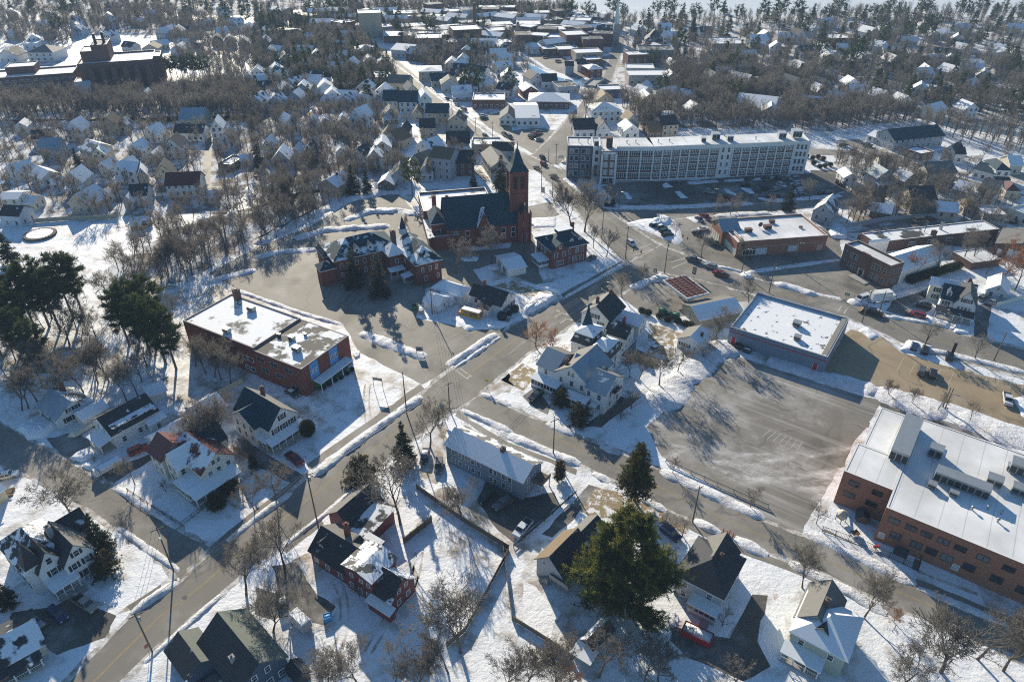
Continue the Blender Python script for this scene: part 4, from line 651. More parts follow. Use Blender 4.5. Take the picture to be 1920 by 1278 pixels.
# ---------------- brick elementary school, right
b = H('brick_annex', 'orange-brown brick school building with a wide white roof full of ventilation units, right edge', ('B4', 325, 375), ('B4', 525, 455), 9.5, 'school')
w = b.wing((0, .6, 9.6, 11.5), 9.2, 0, 'flat', 'brick2', 'rmem', par=.1); w.win('f', [.27, .75], [6.4], 1.9, 1.2, 'm', fm='dkmetal'); w.win('f', [.25, .72], [3.0], 2.2, 1.3, 'm', fm='dkmetal')
w = b.wing((9.62, -5.2, 52, 29), 9.2, 0, 'flat', 'brick2', 'rmem', par=.12); w.win('f', [.05, .125, .19, .26, .33, .42, .52, .62, .72, .82], [6.2], 1.9, 1.2, 'm', fm='dkmetal'); w.win('f', [.08, .17, .235, .3, .39, .5, .6, .7, .8], [2.4], 1.9, 1.6, 'm', fm='dkmetal'); w.win('l', [.5], [6.2, 2.4], 1.9, 1.2, 'm')
w.win('f', [.025, .345], [1.2], 1.0, 1.3, 'd', gm='greyw'); w = b.wing((1.2, 11.52, 9.6, 28), 9.2, 0, 'flat', 'brick2', 'rmem', par=.1)
for args in ((8.4, 17.4, 9.2, 3.6, 15, 2.9), (14.5, 17.2, 9.2, 2.6, 2.4, 2.4), (20.6, 10.0, 9.2, 10, 2.8, 2.4), (26, 15, 9.2, 2.8, 2.2, 1.8), (30.5, 15, 9.2, 2.8, 2.2, 1.8), (32.5, 22, 9.2, 9, 3, 2.6), (28.4, 21.8, 9.2, 1.6, 1.6, 1.3), (15.8, 6.3, 9.2, 1.5, 1.4, 1.2), (19.8, 6.4, 9.2, 1.6, 1.4, 1.2)): b.unit(*args)
for x, y in ((23.5, 4.2), (26, 6.2), (28.3, 6.4), (28, 3.6)): MB().tube((x, y, 9.2), (x, y, 9.9), .18, .18, 7).tube((x, y, 9.9), (x, y, 10.15), .34, .3, 7).obj('roof_vent', ['metal'], b.root, True)
ANNEX = b
# ---------------- former convent
b = H('brick_convent', 'dark red brick convent with snow-patched hipped roofs and dormers behind two spruces', ('Ya', 1340, 880), ('Ya', 1640, 805), 7.6, 'convent')
w = b.wing((0, 0, 9, 21), 7.6, 4.2, 'hip', 'brick', 'rteal_s', 'rteal_s', ov=.5); w.win('f', [.25, .55, .8], [4.6], .8, 1.6); w.win('f', [.35, .85], [1.2], .8, 1.6); w.win('l', [.15, .35, .55], [1.2, 4.6], .9, 1.6)
b.dormer(4.5, 1.2, 8.3, 2.2, 3, 1.4, 1, 'f', 'white', 'rteal_s', w.roof)
w = b.wing((-22.4, 15.6, 0, 29), 7.8, 4.4, 'hip', 'brick', 'rteal_s', 'rteal', ov=.5); w.win('f', [.1, .22, .34, .46, .58, .7, .82], [1.4, 4.8], .9, 1.7); w.win('l', [.3, .7], [1.4, 4.8], .9, 1.7)
for x in (-14, -9.2): b.dormer(x, 16.7, 8.6, 2, 3, 1.4, 1, 'f', 'white', 'rteal_s', w.roof)
w = b.wing((-5.2, 10.4, 0, 16.5), 7.6, 3.4, 'hip', 'brick', 'rsnow_m', 'rteal_s', ov=.4); w.win('f', [.5], [1.4, 4.6]); b.wing((-27.4, 15.2, -22.42, 20.2), 5.6, 2.4, 'hip', 'brick', 'rteal_l', 'rteal'); b.wing((-24, 22, -22.42, 29.8), 7.0, 2, 'hip', 'brick', 'rteal', 'rteal_s', occ=False)
b.chimney(-1.6, 14.6, 8, 14.6, 1.5, 'brick3'); b.porch(-6.2, 7.6, -1.2, 10.2, 3.4, .3, 'rsnow', 3); b.porch(-3.2, 3.2, -.03, 6, 2.4, .5, 'rsnow', 2, 'l')
# spired cupola on the convent roof
MB().box(2.2, 16.8, 11, 4.4, 19, 13, 0).box(2.0, 16.6, 13, 4.6, 19.2, 13.2, 0).tube((3.3, 17.9, 13.2), (3.3, 17.9, 17.4), 1.2, .05, 8, 1).obj('cupola', ['ltblue', 'rteal'], b.root)
# ---------------- church
b = H('brick_church', 'dark red brick church with a long dark slate roof and a square bell tower', ('Yb', 450, 855), ('Yb', 1170, 790), 8, 'church')
w = b.wing((-2, 0, 26, 13), 8, 9, 'gx', 'brick', 'rteal', 'rteal', ov=.5); w.win('f', [.12, .27, .6, .75, .88], [2.2], 1.3, 4, 'g')
w = b.wing((9.4, -1.2, 13.4, 3), 8.6, 5, 'gy', 'brick', 'rsnow_m', 'rsnow_m', occ=False); w.win('f', [.5], [3], 1.2, 4.5, 'g')
b.wing((-7, 3, -2.02, 14), 8.6, 3.8, 'hip', 'brick', 'rteal', 'rteal').win('f', [.5], [3], 1.2, 3.4, 'g'); w = b.wing((-7.8, -1, 2.6, -.02), 5, 0, 'flat', 'brick', 'rflat2', occ=False); b.wing((-8.6, -1, -7.02, 14.6), 5.2, .4, 'shed', 'brick3', 'rsnow_m')
w = b.wing((-8.6, 15, 18.4, 34), 8.2, 0, 'flat', 'brick3', 'rflat2', par=.8); w.win('l', [.3, .6], [2, 5]); b.chimney(-4, 19, 8, 13, 1.5, 'brick'); b.chimney(1.4, 23, 8, 11, 1.2, 'brick')
w = b.wing((24.6, -1.0, 28.6, 3.2), 10.5, 3.6, 'gy', 'brick', 'rteal', occ=False); w.win('f', [.5], [6], .7, 2.4, 'g'); w.door('f', .5, 1.6, 3.2, 'black')
for x, y, z in ((24.4, -1.1, 13), (28.8, -1.1, 13), (26.6, -1.1, 14.2)): MB().box(x - .35, y - .35, 0, x + .35, y + .35, z - 1.4).tube((x, y, z - 1.4), (x, y, z), .45, .02, 4).obj('pinnacle', ['brick'], b.root)
for x, y, z in ((11.4, -1.3, 14), (26.6, -1.1, 14.2)): MB().box(x - .07, y - .05, z, x + .07, y + .05, z + 1.7).box(x - .5, y - .045, z + 1.0, x + .5, y + .045, z + 1.14).obj('cross', ['frame'], b.root)
t = link('tower', None, b.root, (25.2, 5.4, 0))
MB().box(-3.1, -3.1, 0, 3.1, 3.1, 20.2, 0).box(-3.3, -3.3, 17.6, 3.3, 3.3, 18.0, 1).box(-3.3, -3.3, 25.6, 3.3, 3.3, 26.2, 1).box(-3.05, -3.05, 20.2, 3.05, 3.05, 25.6, 0).box(-3.4, -3.4, 0, -2.6, -2.6, 26, 0).box(2.6, -3.4, 0, 3.4, -2.6, 26, 0).box(-3.4, 2.6, 0, -2.6, 3.4, 26, 0).box(2.6, 2.6, 0, 3.4, 3.4, 26, 0).obj('tower_wall', ['brick', 'brick3'], t)
MB().face([(-3.6, -3.6, 26.2), (-3.6, 3.6, 26.2), (3.6, 3.6, 26.2), (3.6, -3.6, 26.2)]).box(-3.6, -3.6, 26.2, 3.6, 3.6, 28.2, 0, 0, 1.5).box(-2.1, -2.1, 28.2, 2.1, 2.1, 33.4, 0, 0, 1.75).tube((0, 0, 33.3), (0, 0, 36.2), .3, .05, 8, 1).obj('spire_roof', ['rteal', 'rgreen'], t)
for r in (0, math.pi / 2, -math.pi / 2, math.pi):
    for u in (-1.25, 1.25): o = link('belfry_opening', win_mesh(1.3, 4.6, 'g', 'brick3', 'black'), t, (u * math.cos(r) + 3.12 * math.sin(r), u * math.sin(r) - 3.12 * math.cos(r), 19.6), r)
# ---------------- rectory
b = H('brick_rectory', 'dark red brick rectory with teal hipped roof and white glazed porch, corner lawn', ('Yc', 1350, 262), ('Yc', 1710, 185), 6.9, 'house')
w = b.wing((0, 0, 14.2, 11), 6.7, 3.2, 'hip', 'brick', 'rteal', 'rteal', ov=.6); w.win('f', [.1, .32, .51, .72, .87], [4.0], .95, 1.7); w.win('f', [.47, .64, .76, .88], [.9], .95, 1.7); w.win('f', [.22], [.9], 2.8, 1.6, 'm'); w.win('l', [.12, .35, .6, .85], [.9, 4], .95, 1.7)
w3 = b.wing((-.1, -.7, 6.3, 3), 6.7, 2.4, 'gy', 'brick', 'rteal', occ=False); w3.win('f', [.25, .75], [4.0], .95, 1.7); w3.win('f', [.5], [7.1], .7, 1.0); w3.win('f', [.5], [.9], 2.8, 1.6, 'm'); b.chimney(13.2, 9, 7, 11, .9, 'brick', w.roof)
for x in (8.7, 12.1): b.dormer(x, 1.4, 7.2, 1.5, 2.4, 1.3, .8, 'f', 'white', 'rteal', w.roof)
b.dormer(1.5, 6.5, 7.2, 1.5, 2.4, 1.3, .8, 'l', 'white', 'rteal', w.roof); MB().box(5.6, 5.4, 9.4, 11, 8.4, 10.6, 0).box(5.3, 5.1, 10.6, 11.3, 8.7, 10.75, 1).obj('roof_walk', ['rteal', 'rsnow'], b.root)
b.porch(-4, 1.2, -.02, 7.2, 3.0, .1, 'rsnow', 4, 'l', True)
b = H('double_garage', 'white double garage with an arched snowy roof between the church drive and the rectory', ('Yc', 920, 530), ('Yc', 1070, 500)); w = b.wing((0, 0, 6.6, 11), 2.8, 1.3, 'gx', 'white', 'rsnow', 'rsnow'); w.win('l', [.3, .7], [.3], 2.4, 2, 'm')
# ---------------- white house by the bus
b = H('white_farmhouse', 'white house with a charcoal roof and brick chimney, beside the yellow school bus', ('Yc', 625, 745), ('Yc', 850, 820), 3.6)
w = b.wing((0, 0, 8.4, 8), 3.7, 2.9, 'gx', 'white', 'rdark_s', 'rgrey'); w.win('r', [.35, .7], [4.0], .8, 1.3); w.win('r', [.3, .6, .85], [.8], .9, 1.4, sh=True); w.win('f', [.55], [.9], .8, 1.2); MATS and None
w = b.wing((-4.2, 1.4, -.02, 6.4), 3.4, 2.4, 'gx', 'white', 'rdark', 'rgrey'); w.win('f', [.5], [.9]); b.chimney(-.4, 4, 5, 8.2, .8, 'brick', w.roof); b.wing((1.6, -2.6, 5.2, -.02), 2.6, 1, 'shed', 'white', 'rdark').win('f', [.4], [.8], .9, 1.3)
b = H('white_shed', 'small white garage with a snowy roof beside the light pole, nearest the church car park', ('Yc', 80, 765), ('Yc', 215, 810), 2.6, 'garage'); w = b.wing((0, 0, 5.6, 6), 2.6, 1.7, 'gx', 'white', 'rsnow', 'rsnow'); w.win('r', [.5], [.9], .7, 1); b.wing((2.4, 5, 6.8, 7.4), 2.4, .9, 'gx', 'white', 'rsnow', occ=False)
b = H('long_white_garage', 'long white garage with a snowy hipped roof between the convent and the white farmhouse', ('Yc', 170, 640), ('Yc', 460, 730), 2.8, 'garage'); w = b.wing((-.4, 0, 11, 6), 2.8, 2.2, 'hip', 'white', 'rsnow', 'rsnow'); w.win('f', [.2, .5, .8], [1], .8, .9)
# ---------------- white hotel, mansard house, dark roof house
b = H('blue_roof_inn', 'large white inn with blue-grey metal cross-gabled roofs at the street corner', ('Zh', 145, 700), ('Zh', 775, 965), 6.3, 'inn')
w = b.wing((5.2, 0, 15.4, 12), 6.3, 3.7, 'gy', 'white', 'rgrey', 'rblue_s'); w.win('f', [.2, .52, .82], [3.8], .9, 1.5); w.win('f', [.42, .54], [6.7], .6, 1.3); w.win('f', [.3, .7], [1]); w.win('b', 3, [3.8])
w = b.wing((15.42, -.9, 20.9, 8.4), 6.3, 3.0, 'gx', 'white', 'rblue_s', 'rgrey'); w.win('r', [.3, .7], [1, 3.9], .8, 1.5); w.win('r', [.45, .55], [6.6], .5, 1.1); w.win('f', [.15, .7], [3.9, 1]); b.wing((8, 4, 15.4, 9), 6.6, 2.6, 'gx', 'white', 'rblue', occ=False)
w = b.wing((-.2, 0, 5.18, 9.6), 6.3, 2.6, 'gx', 'white', 'rblue', 'rgrey'); w.win('f', [.5], [4.2], .9, 1.5); w.win('l', [.3, .7], [1, 4]); b.chimney(7.4, 2.2, 7, 9.8, .7, 'brick', w.roof)
b.porch(-.6, -2.4, 7.4, 0, 3.1, .5, 'rsnow', 4, 'f', True); b.porch(10.6, -3.4, 16.6, -1, 2.9, .5, 'rsnow', 4); MB().box(17.6, -3, 0, 19.4, -.9, .4).box(17.6, -3, 2.6, 19.4, -.9, 2.75).box(17.7, -2.9, .4, 17.82, -2.78, 2.6).box(19.18, -2.9, .4, 19.3, -2.78, 2.6).obj('porch', ['frame'], b.root)
MB().box(20.95, 2, 5.2, 22.2, 5.4, 5.32).box(22.14, 2, 5.32, 22.2, 5.4, 6.2).box(21, 5.4, 0.1, 21.9, 8.2, .2).obj('fire_escape', ['dkmetal'], b.root)
b = H('mansard_house', 'white house with a black mansard roof and pointed teal corner spire, behind the inn', ('Zh', 480, 400), ('Zh', 655, 460), 9)
w = b.wing((-.4, -.9, 6.4, 6.8), 6.2, 3.0, 'mansard', 'white', 'rsnow_m', 'dkgrey'); w.win('f', [.4], [3.6], .8, 1.5); w.win('l', [.3, .7], [1, 3.6])
for x in (1.0, 4.4): b.dormer(x, -.6, 6.6, 1.3, 1, 1.5, .5, 'f', 'white', 'rsnow', w.roof)
b.dormer(6.2, 2.4, 6.6, 1.3, 1, 1.5, .5, 'r', 'white', 'rsnow', w.roof)
w = b.wing((6.42, -3.4, 12.2, 4.4), 5.5, 2.8, 'mansard', 'white', 'rsnow_m', 'dkgrey'); w.win('r', [.25, .6], [.9, 3.2]); w.win('f', [.3, .7], [.9, 3.2]); b.dormer(8.2, -3.1, 5.9, 1.2, 1, 1.4, .5, 'f', 'white', 'rsnow', w.roof); b.dormer(12, -.6, 5.9, 1.2, 1, 1.4, .5, 'r', 'white', 'rsnow', w.roof); b.dormer(12, 2.4, 5.9, 1.2, 1, 1.4, .5, 'r', 'white', 'rsnow', w.roof); b.chimney(7.4, 3.2, 8, 10.4, .8, 'stone', w.roof)
q = MB(); s0 = [(1.7, 0, 9.2), (1.35, 0, 10.4), (.8, 0, 12.4), (.4, 0, 14.4), (.03, 0, 16.6)]
for (r0, _, z0), (r1, _, z1) in zip(s0[:-1], s0[1:]): q.tube((1.6, 4.4, z0), (1.6, 4.4, z1), r0, r1, 8, 0, False)
q.tube((1.6, 4.4, 6.2), (1.6, 4.4, 9.2), 1.4, 1.4, 8, 1).obj('spire_roof', ['rteal', 'white'], b.root)
b = H('charcoal_gable_house', 'white house with tall charcoal gable roof and snowy rear wings beside fuel station bushes', ('Zh', 540, 230), ('Zh', 800, 310), 6)
w = b.wing((0, .4, 9.2, 10.4), 6, 3.7, 'gy', 'white', 'rgrey', 'rdark'); w.win('f', [.38, .52], [5.4], .9, 1.4, sh=True); w.win('f', [.68], [3.2], .9, 1.5, sh=True); b.chimney(3.6, 3, 8, 11, .8, 'brick3', w.roof); b.chimney(5, 9, 8.5, 11, .8, 'brick3', w.roof)
w = b.wing((9.22, -2.4, 15.6, 3.6), 3.8, 2.0, 'gx', 'white', 'rdark_s', 'rdark_s'); w.win('r', [.5], [.9, 3.2], .8, 1.2); w.win('f', [.3, .7], [.8], 1, 1.3, sh=True); b.chimney(12.6, 2.6, 4.6, 7.4, .8, 'brick', w.roof)
w = b.wing((9.22, 5.4, 16.4, 11), 4, 1.9, 'gx', 'white', 'rsnow', 'rdark'); w.win('r', [.3, .7], [.8], .8, 1.3); w.win('r', [.5], [3.6], .6, .8)
b = H('small_white_house', 'small white cottage with a snowy roof and black skylight vent, beside the dry brown lawn', ('Xf', 455, 985), ('Xf', 735, 1085), 2.8); w = b.wing((0, 0, 7.2, 6.8), 2.8, 2.1, 'gy', 'white', 'rgrey', 'rsnow'); w.win('f', [.2, .42], [.9], .8, 1.1, sh=True); w.win('f', [.75], [.9], .6, .8); MB().box(5.3, 3.2, 3.8, 5.9, 3.9, 5.2).obj('chimney', ['black'], w.roof)
b = H('fuel_station_shop', 'tan brick shop with a snowy low-pitched roof beside the fuel canopy', ('Xf', 720, 765), ('Xf', 1220, 660), 2.9, 'shop'); w = b.wing((0, 0, 15, 10), 2.9, 1.9, 'gx', 'tanw', 'rsnow', 'rgrey'); w.win('l', [.5], [.4], 1, 2)
# fuel canopy
b = H('fuel_canopy', 'flat white-edged fuel station canopy with a dark red ribbed top dotted with snow', ('Xf', 270, 285), ('Xf', 540, 490), 5.0, 'canopy')
cw = b.bb([('Xf', 540, 490), ('Xf', 830, 440), ('Xf', 270, 285), ('Xf', 545, 230)], 5.0); x0, y0, x1, y1 = cw
MB().box(x0, y0, 4.3, x1, y1, 5.0).obj('fascia', ['frame'], b.root)
q = MB(); q.face([(x0 + .3, y0 + .3, 5.01), (x1 - .3, y0 + .3, 5.01), (x1 - .3, y1 - .3, 5.01), (x0 + .3, y1 - .3, 5.01)])
for i in range(1, 9): x = x0 + (x1 - x0) * i / 9; q.box(x - .06, y0 + .3, 5.01, x + .06, y1 - .3, 5.12, 0)
for i in range(1, 4): y = y0 + (y1 - y0) * i / 4; q.box(x0 + .3, y - .14, 5.12, x1 - .3, y + .14, 5.3, 1)
q.obj('canopy_top', [roofm('dark_red_canopy_top_with_snow', (0.085, 0.03, 0.035), .2, .9, seed=5), M['brick']], b.root)
for fx in (.2, .8):
    for fy in (.5,): x, y = x0 + (x1 - x0) * fx, y0 + (y1 - y0) * fy; MB().box(x - .2, y - .2, 0, x + .2, y + .2, 4.3).obj('column', ['frame'], b.root)
for i, fx in enumerate((.3, .5, .7)):
    o = thing('fuel_pump', (*b.world(x0 + (x1 - x0) * fx, (y0 + y1) / 2), 0), b.ang, '%s fuel pump under the flat canopy, white with dark screens' % ('left', 'middle', 'right')[i], 'fuel pump', 'pumps under the fuel canopy'); MB().box(-.5, -.3, .15, .5, .3, 1.9, 0).box(-.42, -.31, 1.1, .42, .31, 1.7, 1).obj('cabinet', ['frame', 'black'], o); MB().box(-.8, -.6, 0, .8, .6, .15).obj('plinth', ['stone'], o)
# chain store with dark blue walls and red stripe
b = H('auto_parts_store', 'low slate-walled store with a red stripe, red doors and a big snowy flat roof', ('Xg', 45, 405), ('Xg', 1000, 705), 4.8, 'store')
x1, y1 = 27.2, 24.4; w = b.wing((0, 0, x1, y1), 4.6, 0, 'flat', 'bluew', 'rmem', par=.9, trim='greyw'); w.roof.data.materials[0] = roofm('lumpy_snow_flat_roof', (.08, .08, .08), .72, .42, seed=3, soft=.02)
MB().box(-.06, -.06, 3.9, x1 + .06, -.005, 4.15).box(x1 + .005, -.06, 3.9, x1 + .06, y1, 4.15).obj('red_stripe', ['red'], b.root); w.door('f', .06, 1.2, 2.2, 'red'); w.door('f', .91, 1.2, 2.2, 'red')
b.unit(15.4, 12.8, 4.62, 2.2, 1.8, 1.5); b.unit(17.6, 5.6, 4.62, 1.8, 1.6, 1.3); MB().slab([(x1 - 1.8, 1, 5.3), (x1 - .4, 1, 5.6), (x1 - .4, y1 - 1, 5.6), (x1 - 1.8, y1 - 1, 5.3)], .15).obj('parapet_ramp', ['rgrey'], b.root)
w.win('r', [.55, .7, .85], [.4], 2.6, 2.6, 'm')
# brick store, upper right
b = H('brick_drugstore', 'red brick store with a snowy flat roof, glazed front and grey gabled entrance corner', ('Yg', 560, 420), ('Yg', 1615, 345), 5.8, 'store')
w = b.wing((0, 0, 32, 19.6), 5.4, 0, 'flat', 'brick2', 'rmem', par=.7); w.win('f', [.05, .125], [.5], 2.3, 1.9, 'm'); w.win('f', [.2, .26], [.5], 1.9, 2.2, 'm', gm='ltblue'); w.win('f', [.58, .64], [.9], 1.7, 1.9, 'm', gm='ltblue'); w.door('f', .93, 1.6, 2.4, 'stone')
MB().box(-.04, -.06, 3.4, 32.05, -.004, 3.6).obj('band_course', ['stone'], b.root)
w = b.wing((-3.6, 10, 3, 19.4), 5.6, 2.6, 'gx', 'brick2', 'rblue', 'rblue', occ=False); w.win('l', [.12, .3, .5, .7], [.3], 1.4, 2.6, 'm', gm='offwhite'); b.wing((-2.2, 0.02, -.02, 9.98), 5.2, 0, 'flat', 'brick2', 'rmem', par=.6).win('l', [.1, .3, .5, .7, .9], [.4], 1.7, 2.2, 'm', gm='offwhite')
for x, y, s in ((5.5, 8.4, 2.4), (13.6, 10, 2.6), (17.6, 14.6, 1.9), (26, 8.6, 1.1)): b.unit(x, y, 5.42, s, s * .7, s * .45 + .2, 'brick3')
MB().tube((11, 10.6, 5.4), (11, 10.6, 6.6), .08, .08, 6).tube((11, 10.5, 7.0), (11, 10.3, 7.0), .9, .7, 14).obj('satellite_dish', ['dkmetal'], b.root)
# lettering on the store corner (unreadable in the photo; built as the two short rows of pale strokes it shows)
q = MB()
for row, (z, n) in enumerate(((6.6, 6), (5.9, 7))):
    for i in range(n): y = 16.6 - i * .55; q.box(-3.66, y - .36, z, -3.605, y, z + .1).box(-3.66, y - .36, z + .1, -3.605, y - .24, z + .42)
q.obj('sign_letters', ['frame'], b.root)
# old brown brick school block with arched door
b = H('brown_brick_hall', 'old brown brick two-storey hall with an arched entrance and snowy flat roof', ('Yh', 120, 285), ('Yh', 540, 490), 8, 'hall')
w = b.wing((0, 0, 18.6, 6.4), 7.6, 0, 'flat', 'brick3', 'rmem', par=.7, trim='stone'); w.win('f', [.06, .2, .26, .32, .68, .74, .8, .92], [4.6, 1.2], .95, 1.8, fm='stone'); w.win('f', [.48], [4.9], 1.8, 1.5, 'm', fm='stone'); w.win('r', [.2, .5, .8], [4.6, 1.2], .95, 1.8, fm='stone')
MB().box(7.6, -.7, 0, 10.8, -.02, 8.7, 0).box(8.0, -.75, 0, 10.4, -.69, 3.0, 1).box(8.5, -.8, 0, 9.9, -.76, 2.7, 2).obj('entrance_bay', ['brick3', 'stone', 'black'], b.root); MB().box(7.2, -4, 0, 14, -.8, .3).obj('steps', ['stone'], b.root)
w = b.wing((8, 6.42, 18.2, 27.6), 4.6, 2.6, 'gy', 'white', 'rsnow', 'rsnow'); b.chimney(-1, 8.4, 0, 9.5, 1.3, 'brick3')
b = H('long_factory_shed', 'very long low workshop with a patchy snow roof behind the brown brick hall', ('Yh', 400, 275), ('Yh', 1550, 150), 4, 'workshop'); w = b.wing((0, .2, 52.4, 8.2), 4, 0, 'flat', 'brick3', 'rflat2', par=.3); w.win('f', [.3, .45, .6, .75, .9], [1.6], 2.4, 1.2, 'm'); b.wing((-2.6, -.6, 5, .18), 4.8, .4, 'shed', 'white', 'rsnow', occ=False); b.chimney(31, 5, 4, 7, .8, 'metal'); b.chimney(24.5, 0.9, 4, 6, 1.4, 'brick3')
b = H('brown_gable_garage', 'brown brick garage with a low grey gable and white doors at the right edge', ('Yh', 1475, 370), ('Yh', 1800, 450), 0, 'garage'); w = b.wing((0, 0, 15, 16), 4, 2.2, 'gy', 'brick3', 'rgrey', 'rteal'); w.door('f', .12, 1.1, 2.2, 'white'); w.win('f', [.42], [.1], 4, 3, 'm', gm='white')
b = H('snowy_carport', 'low building with a flat snowy roof between the hedge and the brown garage', ('Yh', 1290, 460), ('Yh', 1530, 430), 2.6, 'garage'); b.wing((0, 0, 12, 9), 2.6, 0, 'flat', 'brick3', 'rmem', par=.2)
b = H('steep_gable_house', 'white house with steep navy roofs, tall front gable and porch, beside the red car', ('Yh', 1010, 790), ('Yh', 1330, 860), 5.5)
w = b.wing((3.6, 0, 9.4, 9), 5.5, 4.4, 'gy', 'white', 'rdark', 'rteal'); w.win('f', [.25, .42, .58, .75], [3.2], .6, 1.3, sh=False); w.win('f', [.4, .6], [6.0], .7, 1.3, sh=True); w.win('r', [.2, .5, .8], [.9, 3.2])
w = b.wing((0, 1.2, 6, 8.8), 5.5, 3, 'gx', 'white', 'rteal', 'rteal'); w.win('f', [.27], [3.2], .9, 1.4, sh=True); b.dormer(1.7, 1.9, 6.2, 1.4, 2.2, 1.3, .8, 'f', 'white', 'rteal', w.roof); b.chimney(6.2, 8, 7, 10.4, .8, 'brick', w.roof)
b.porch(-.6, -2.6, 9.4, 0, 2.8, .7, 'rdark_s', 5); w = b.wing((-3.4, 8.82, 4, 13), 5.6, 1.6, 'gx', 'offwhite', 'rsnow', 'rdark_s'); w.win('f', [.3, .5], [1, 3.4], .8, 1.4, sh=True); b.wing((2, 8.9, 9, 16), 5, 1.8, 'gx', 'white', 'rteal_s', occ=False)
# ---------------- the long mill
b = H('mill_apartments', 'very long four-storey white former mill with rows of multi-pane windows and slate corner', ('Ye', 110, 325), ('Ye', 805, 335), 15, 'mill')
h = 14.6
w = b.wing((0, 0, 11, 12.6), h, 0, 'flat', 'darkblue', 'rmem', par=.5); w.win('f', [.16, .36, .62, .82], [1.6, 5, 8.4, 11.6], 1.5, 2, 'm', gm='glass')
w = b.wing((11.02, -1, 14.4, 12.6), h, 0, 'flat', 'white', 'rmem', par=.5); w.win('f', [.5], [1.6, 5, 8.4, 11.6], 1.3, 1.8, 'm'); b.unit(12.5, 1.5, h, 2, 2, 2.4, 'greyw')
w = b.wing((14.42, -6.2, 21.2, 12.6), h, 0, 'flat', 'brick3', 'rmem', par=.4, trim='white'); w.win('f', [.3, .7], [4.4, 7.8, 11.2], 1.7, 2.2, 'b'); w.win('f', [.3, .7], [.6], 1.6, 2.2, 'm')
MB().box(14.3, -6.3, 0, 15.2, -6.22, h).box(20.4, -6.3, 0, 21.3, -6.22, h).box(14.3, -6.3, h - 1, 21.3, -6.22, h - .02).box(14.3, -6.36, 3, 21.3, -6.3, 3.5).obj('wall_trim', ['white'], b.root); b.unit(18, 0, h + .02, 2.6, 2.6, 4.4, 'brick3', 'stair_tower')
segs = [((21.2, -1), (37.5, -.2), 3), ((37.5, -.2), (53.5, 2.6), 4), ((53.5, 2.6), (67, 4.4), 3.4), ((67, 4.4), (73, 5.2), 0), ((73, 5.2), (101, 10.3), 7)]
for (a, c, nb) in segs:
    L = dst(a, c); an = math.atan2(c[1] - a[1], c[0] - a[0]); dp = 12.5; nx, ny = -math.sin(an), math.cos(an)
    q = MB(); pts = [a, c, (c[0] + nx * dp, c[1] + ny * dp), (a[0] + nx * dp, a[1] + ny * dp)]; q.prism(pts, 0, h + .5, 0)
    OCC.append([b.world(*p) for p in pts]); q.obj('wall', ['white'], b.root); r = MB(); k = lambda u, v, z: (a[0] + math.cos(an) * u + nx * v, a[1] + math.sin(an) * u + ny * v, z)
    r.slab([k(.0, .3, h + .56), k(L, .3, h + .56), k(L, dp - .3, h + .56), k(0, dp - .3, h + .56)], .04); r.obj('roof', ['rmem'], b.root)
    N = int(nb); s = MB()
    if N:
        for i in range(N + 1):
            u = L * i / N; s.v += [k(u + du, dv, z) for z in (0, h - .9) for du, dv in ((-.3, -.3), (.3, -.3), (.3, 0), (-.3, 0))]; o = len(s.v) - 8
            for f in ((0, 1, 5, 4), (1, 2, 6, 5), (3, 0, 4, 7), (4, 5, 6, 7)): s.f.append(tuple(o + x for x in f)); s.m.append(0)
        for fl in range(4):
            z = 1.0 + fl * 3.3
            for i in range(N):
                u = L * (i + .5) / N; bw = L / N - .8; p = k(u, -.02, z + .5); link('window', win_mesh(round(bw, 1), 1.9, 'b'), b.root, p, an)
                o = len(s.v); s.v += [k(u - bw / 2, -.12, z - .55), k(u + bw / 2, -.12, z - .55), k(u + bw / 2, -.12, z + .3), k(u - bw / 2, -.12, z + .3)]; s.f.append((o, o + 1, o + 2, o + 3)); s.m.append(1)
        s.obj('wall_trim', ['white', 'brickd'], b.root)
    else:
        for z in (1.6, 5, 8.4, 11.6):
            for u in (1.6, 4.2): link('window', win_mesh(.9, 1.9), b.root, k(u, -.02, z), an)
b.wing((101.02, 10.4, 108, 23), 14.6, 0, 'flat', 'white', 'rmem', par=.4).win('f', [.25, .5, .75], [1.6, 5, 8.4, 11.6], 1, 2)
for x, y, s in ((66, 12, 3.4), (72, 10, 2.6), (96, 15, 3.2), (60, 8, 2), (103, 17, 4)): b.unit(x, y, h + .58, s, s, s * .6 + .6, 'greyw')
for x, y in ((5, 6), (9, 5), (26, 4), (30, 5), (40, 6), (45, 7), (84, 12), (96, 14)): MB().tube((x, y, h), (x, y, h + 1.5), .2, .2, 6).tube((x, y, h + 1.5), (x, y, h + 1.8), .4, .3, 6).obj('roof_vent', ['metal'], b.root)
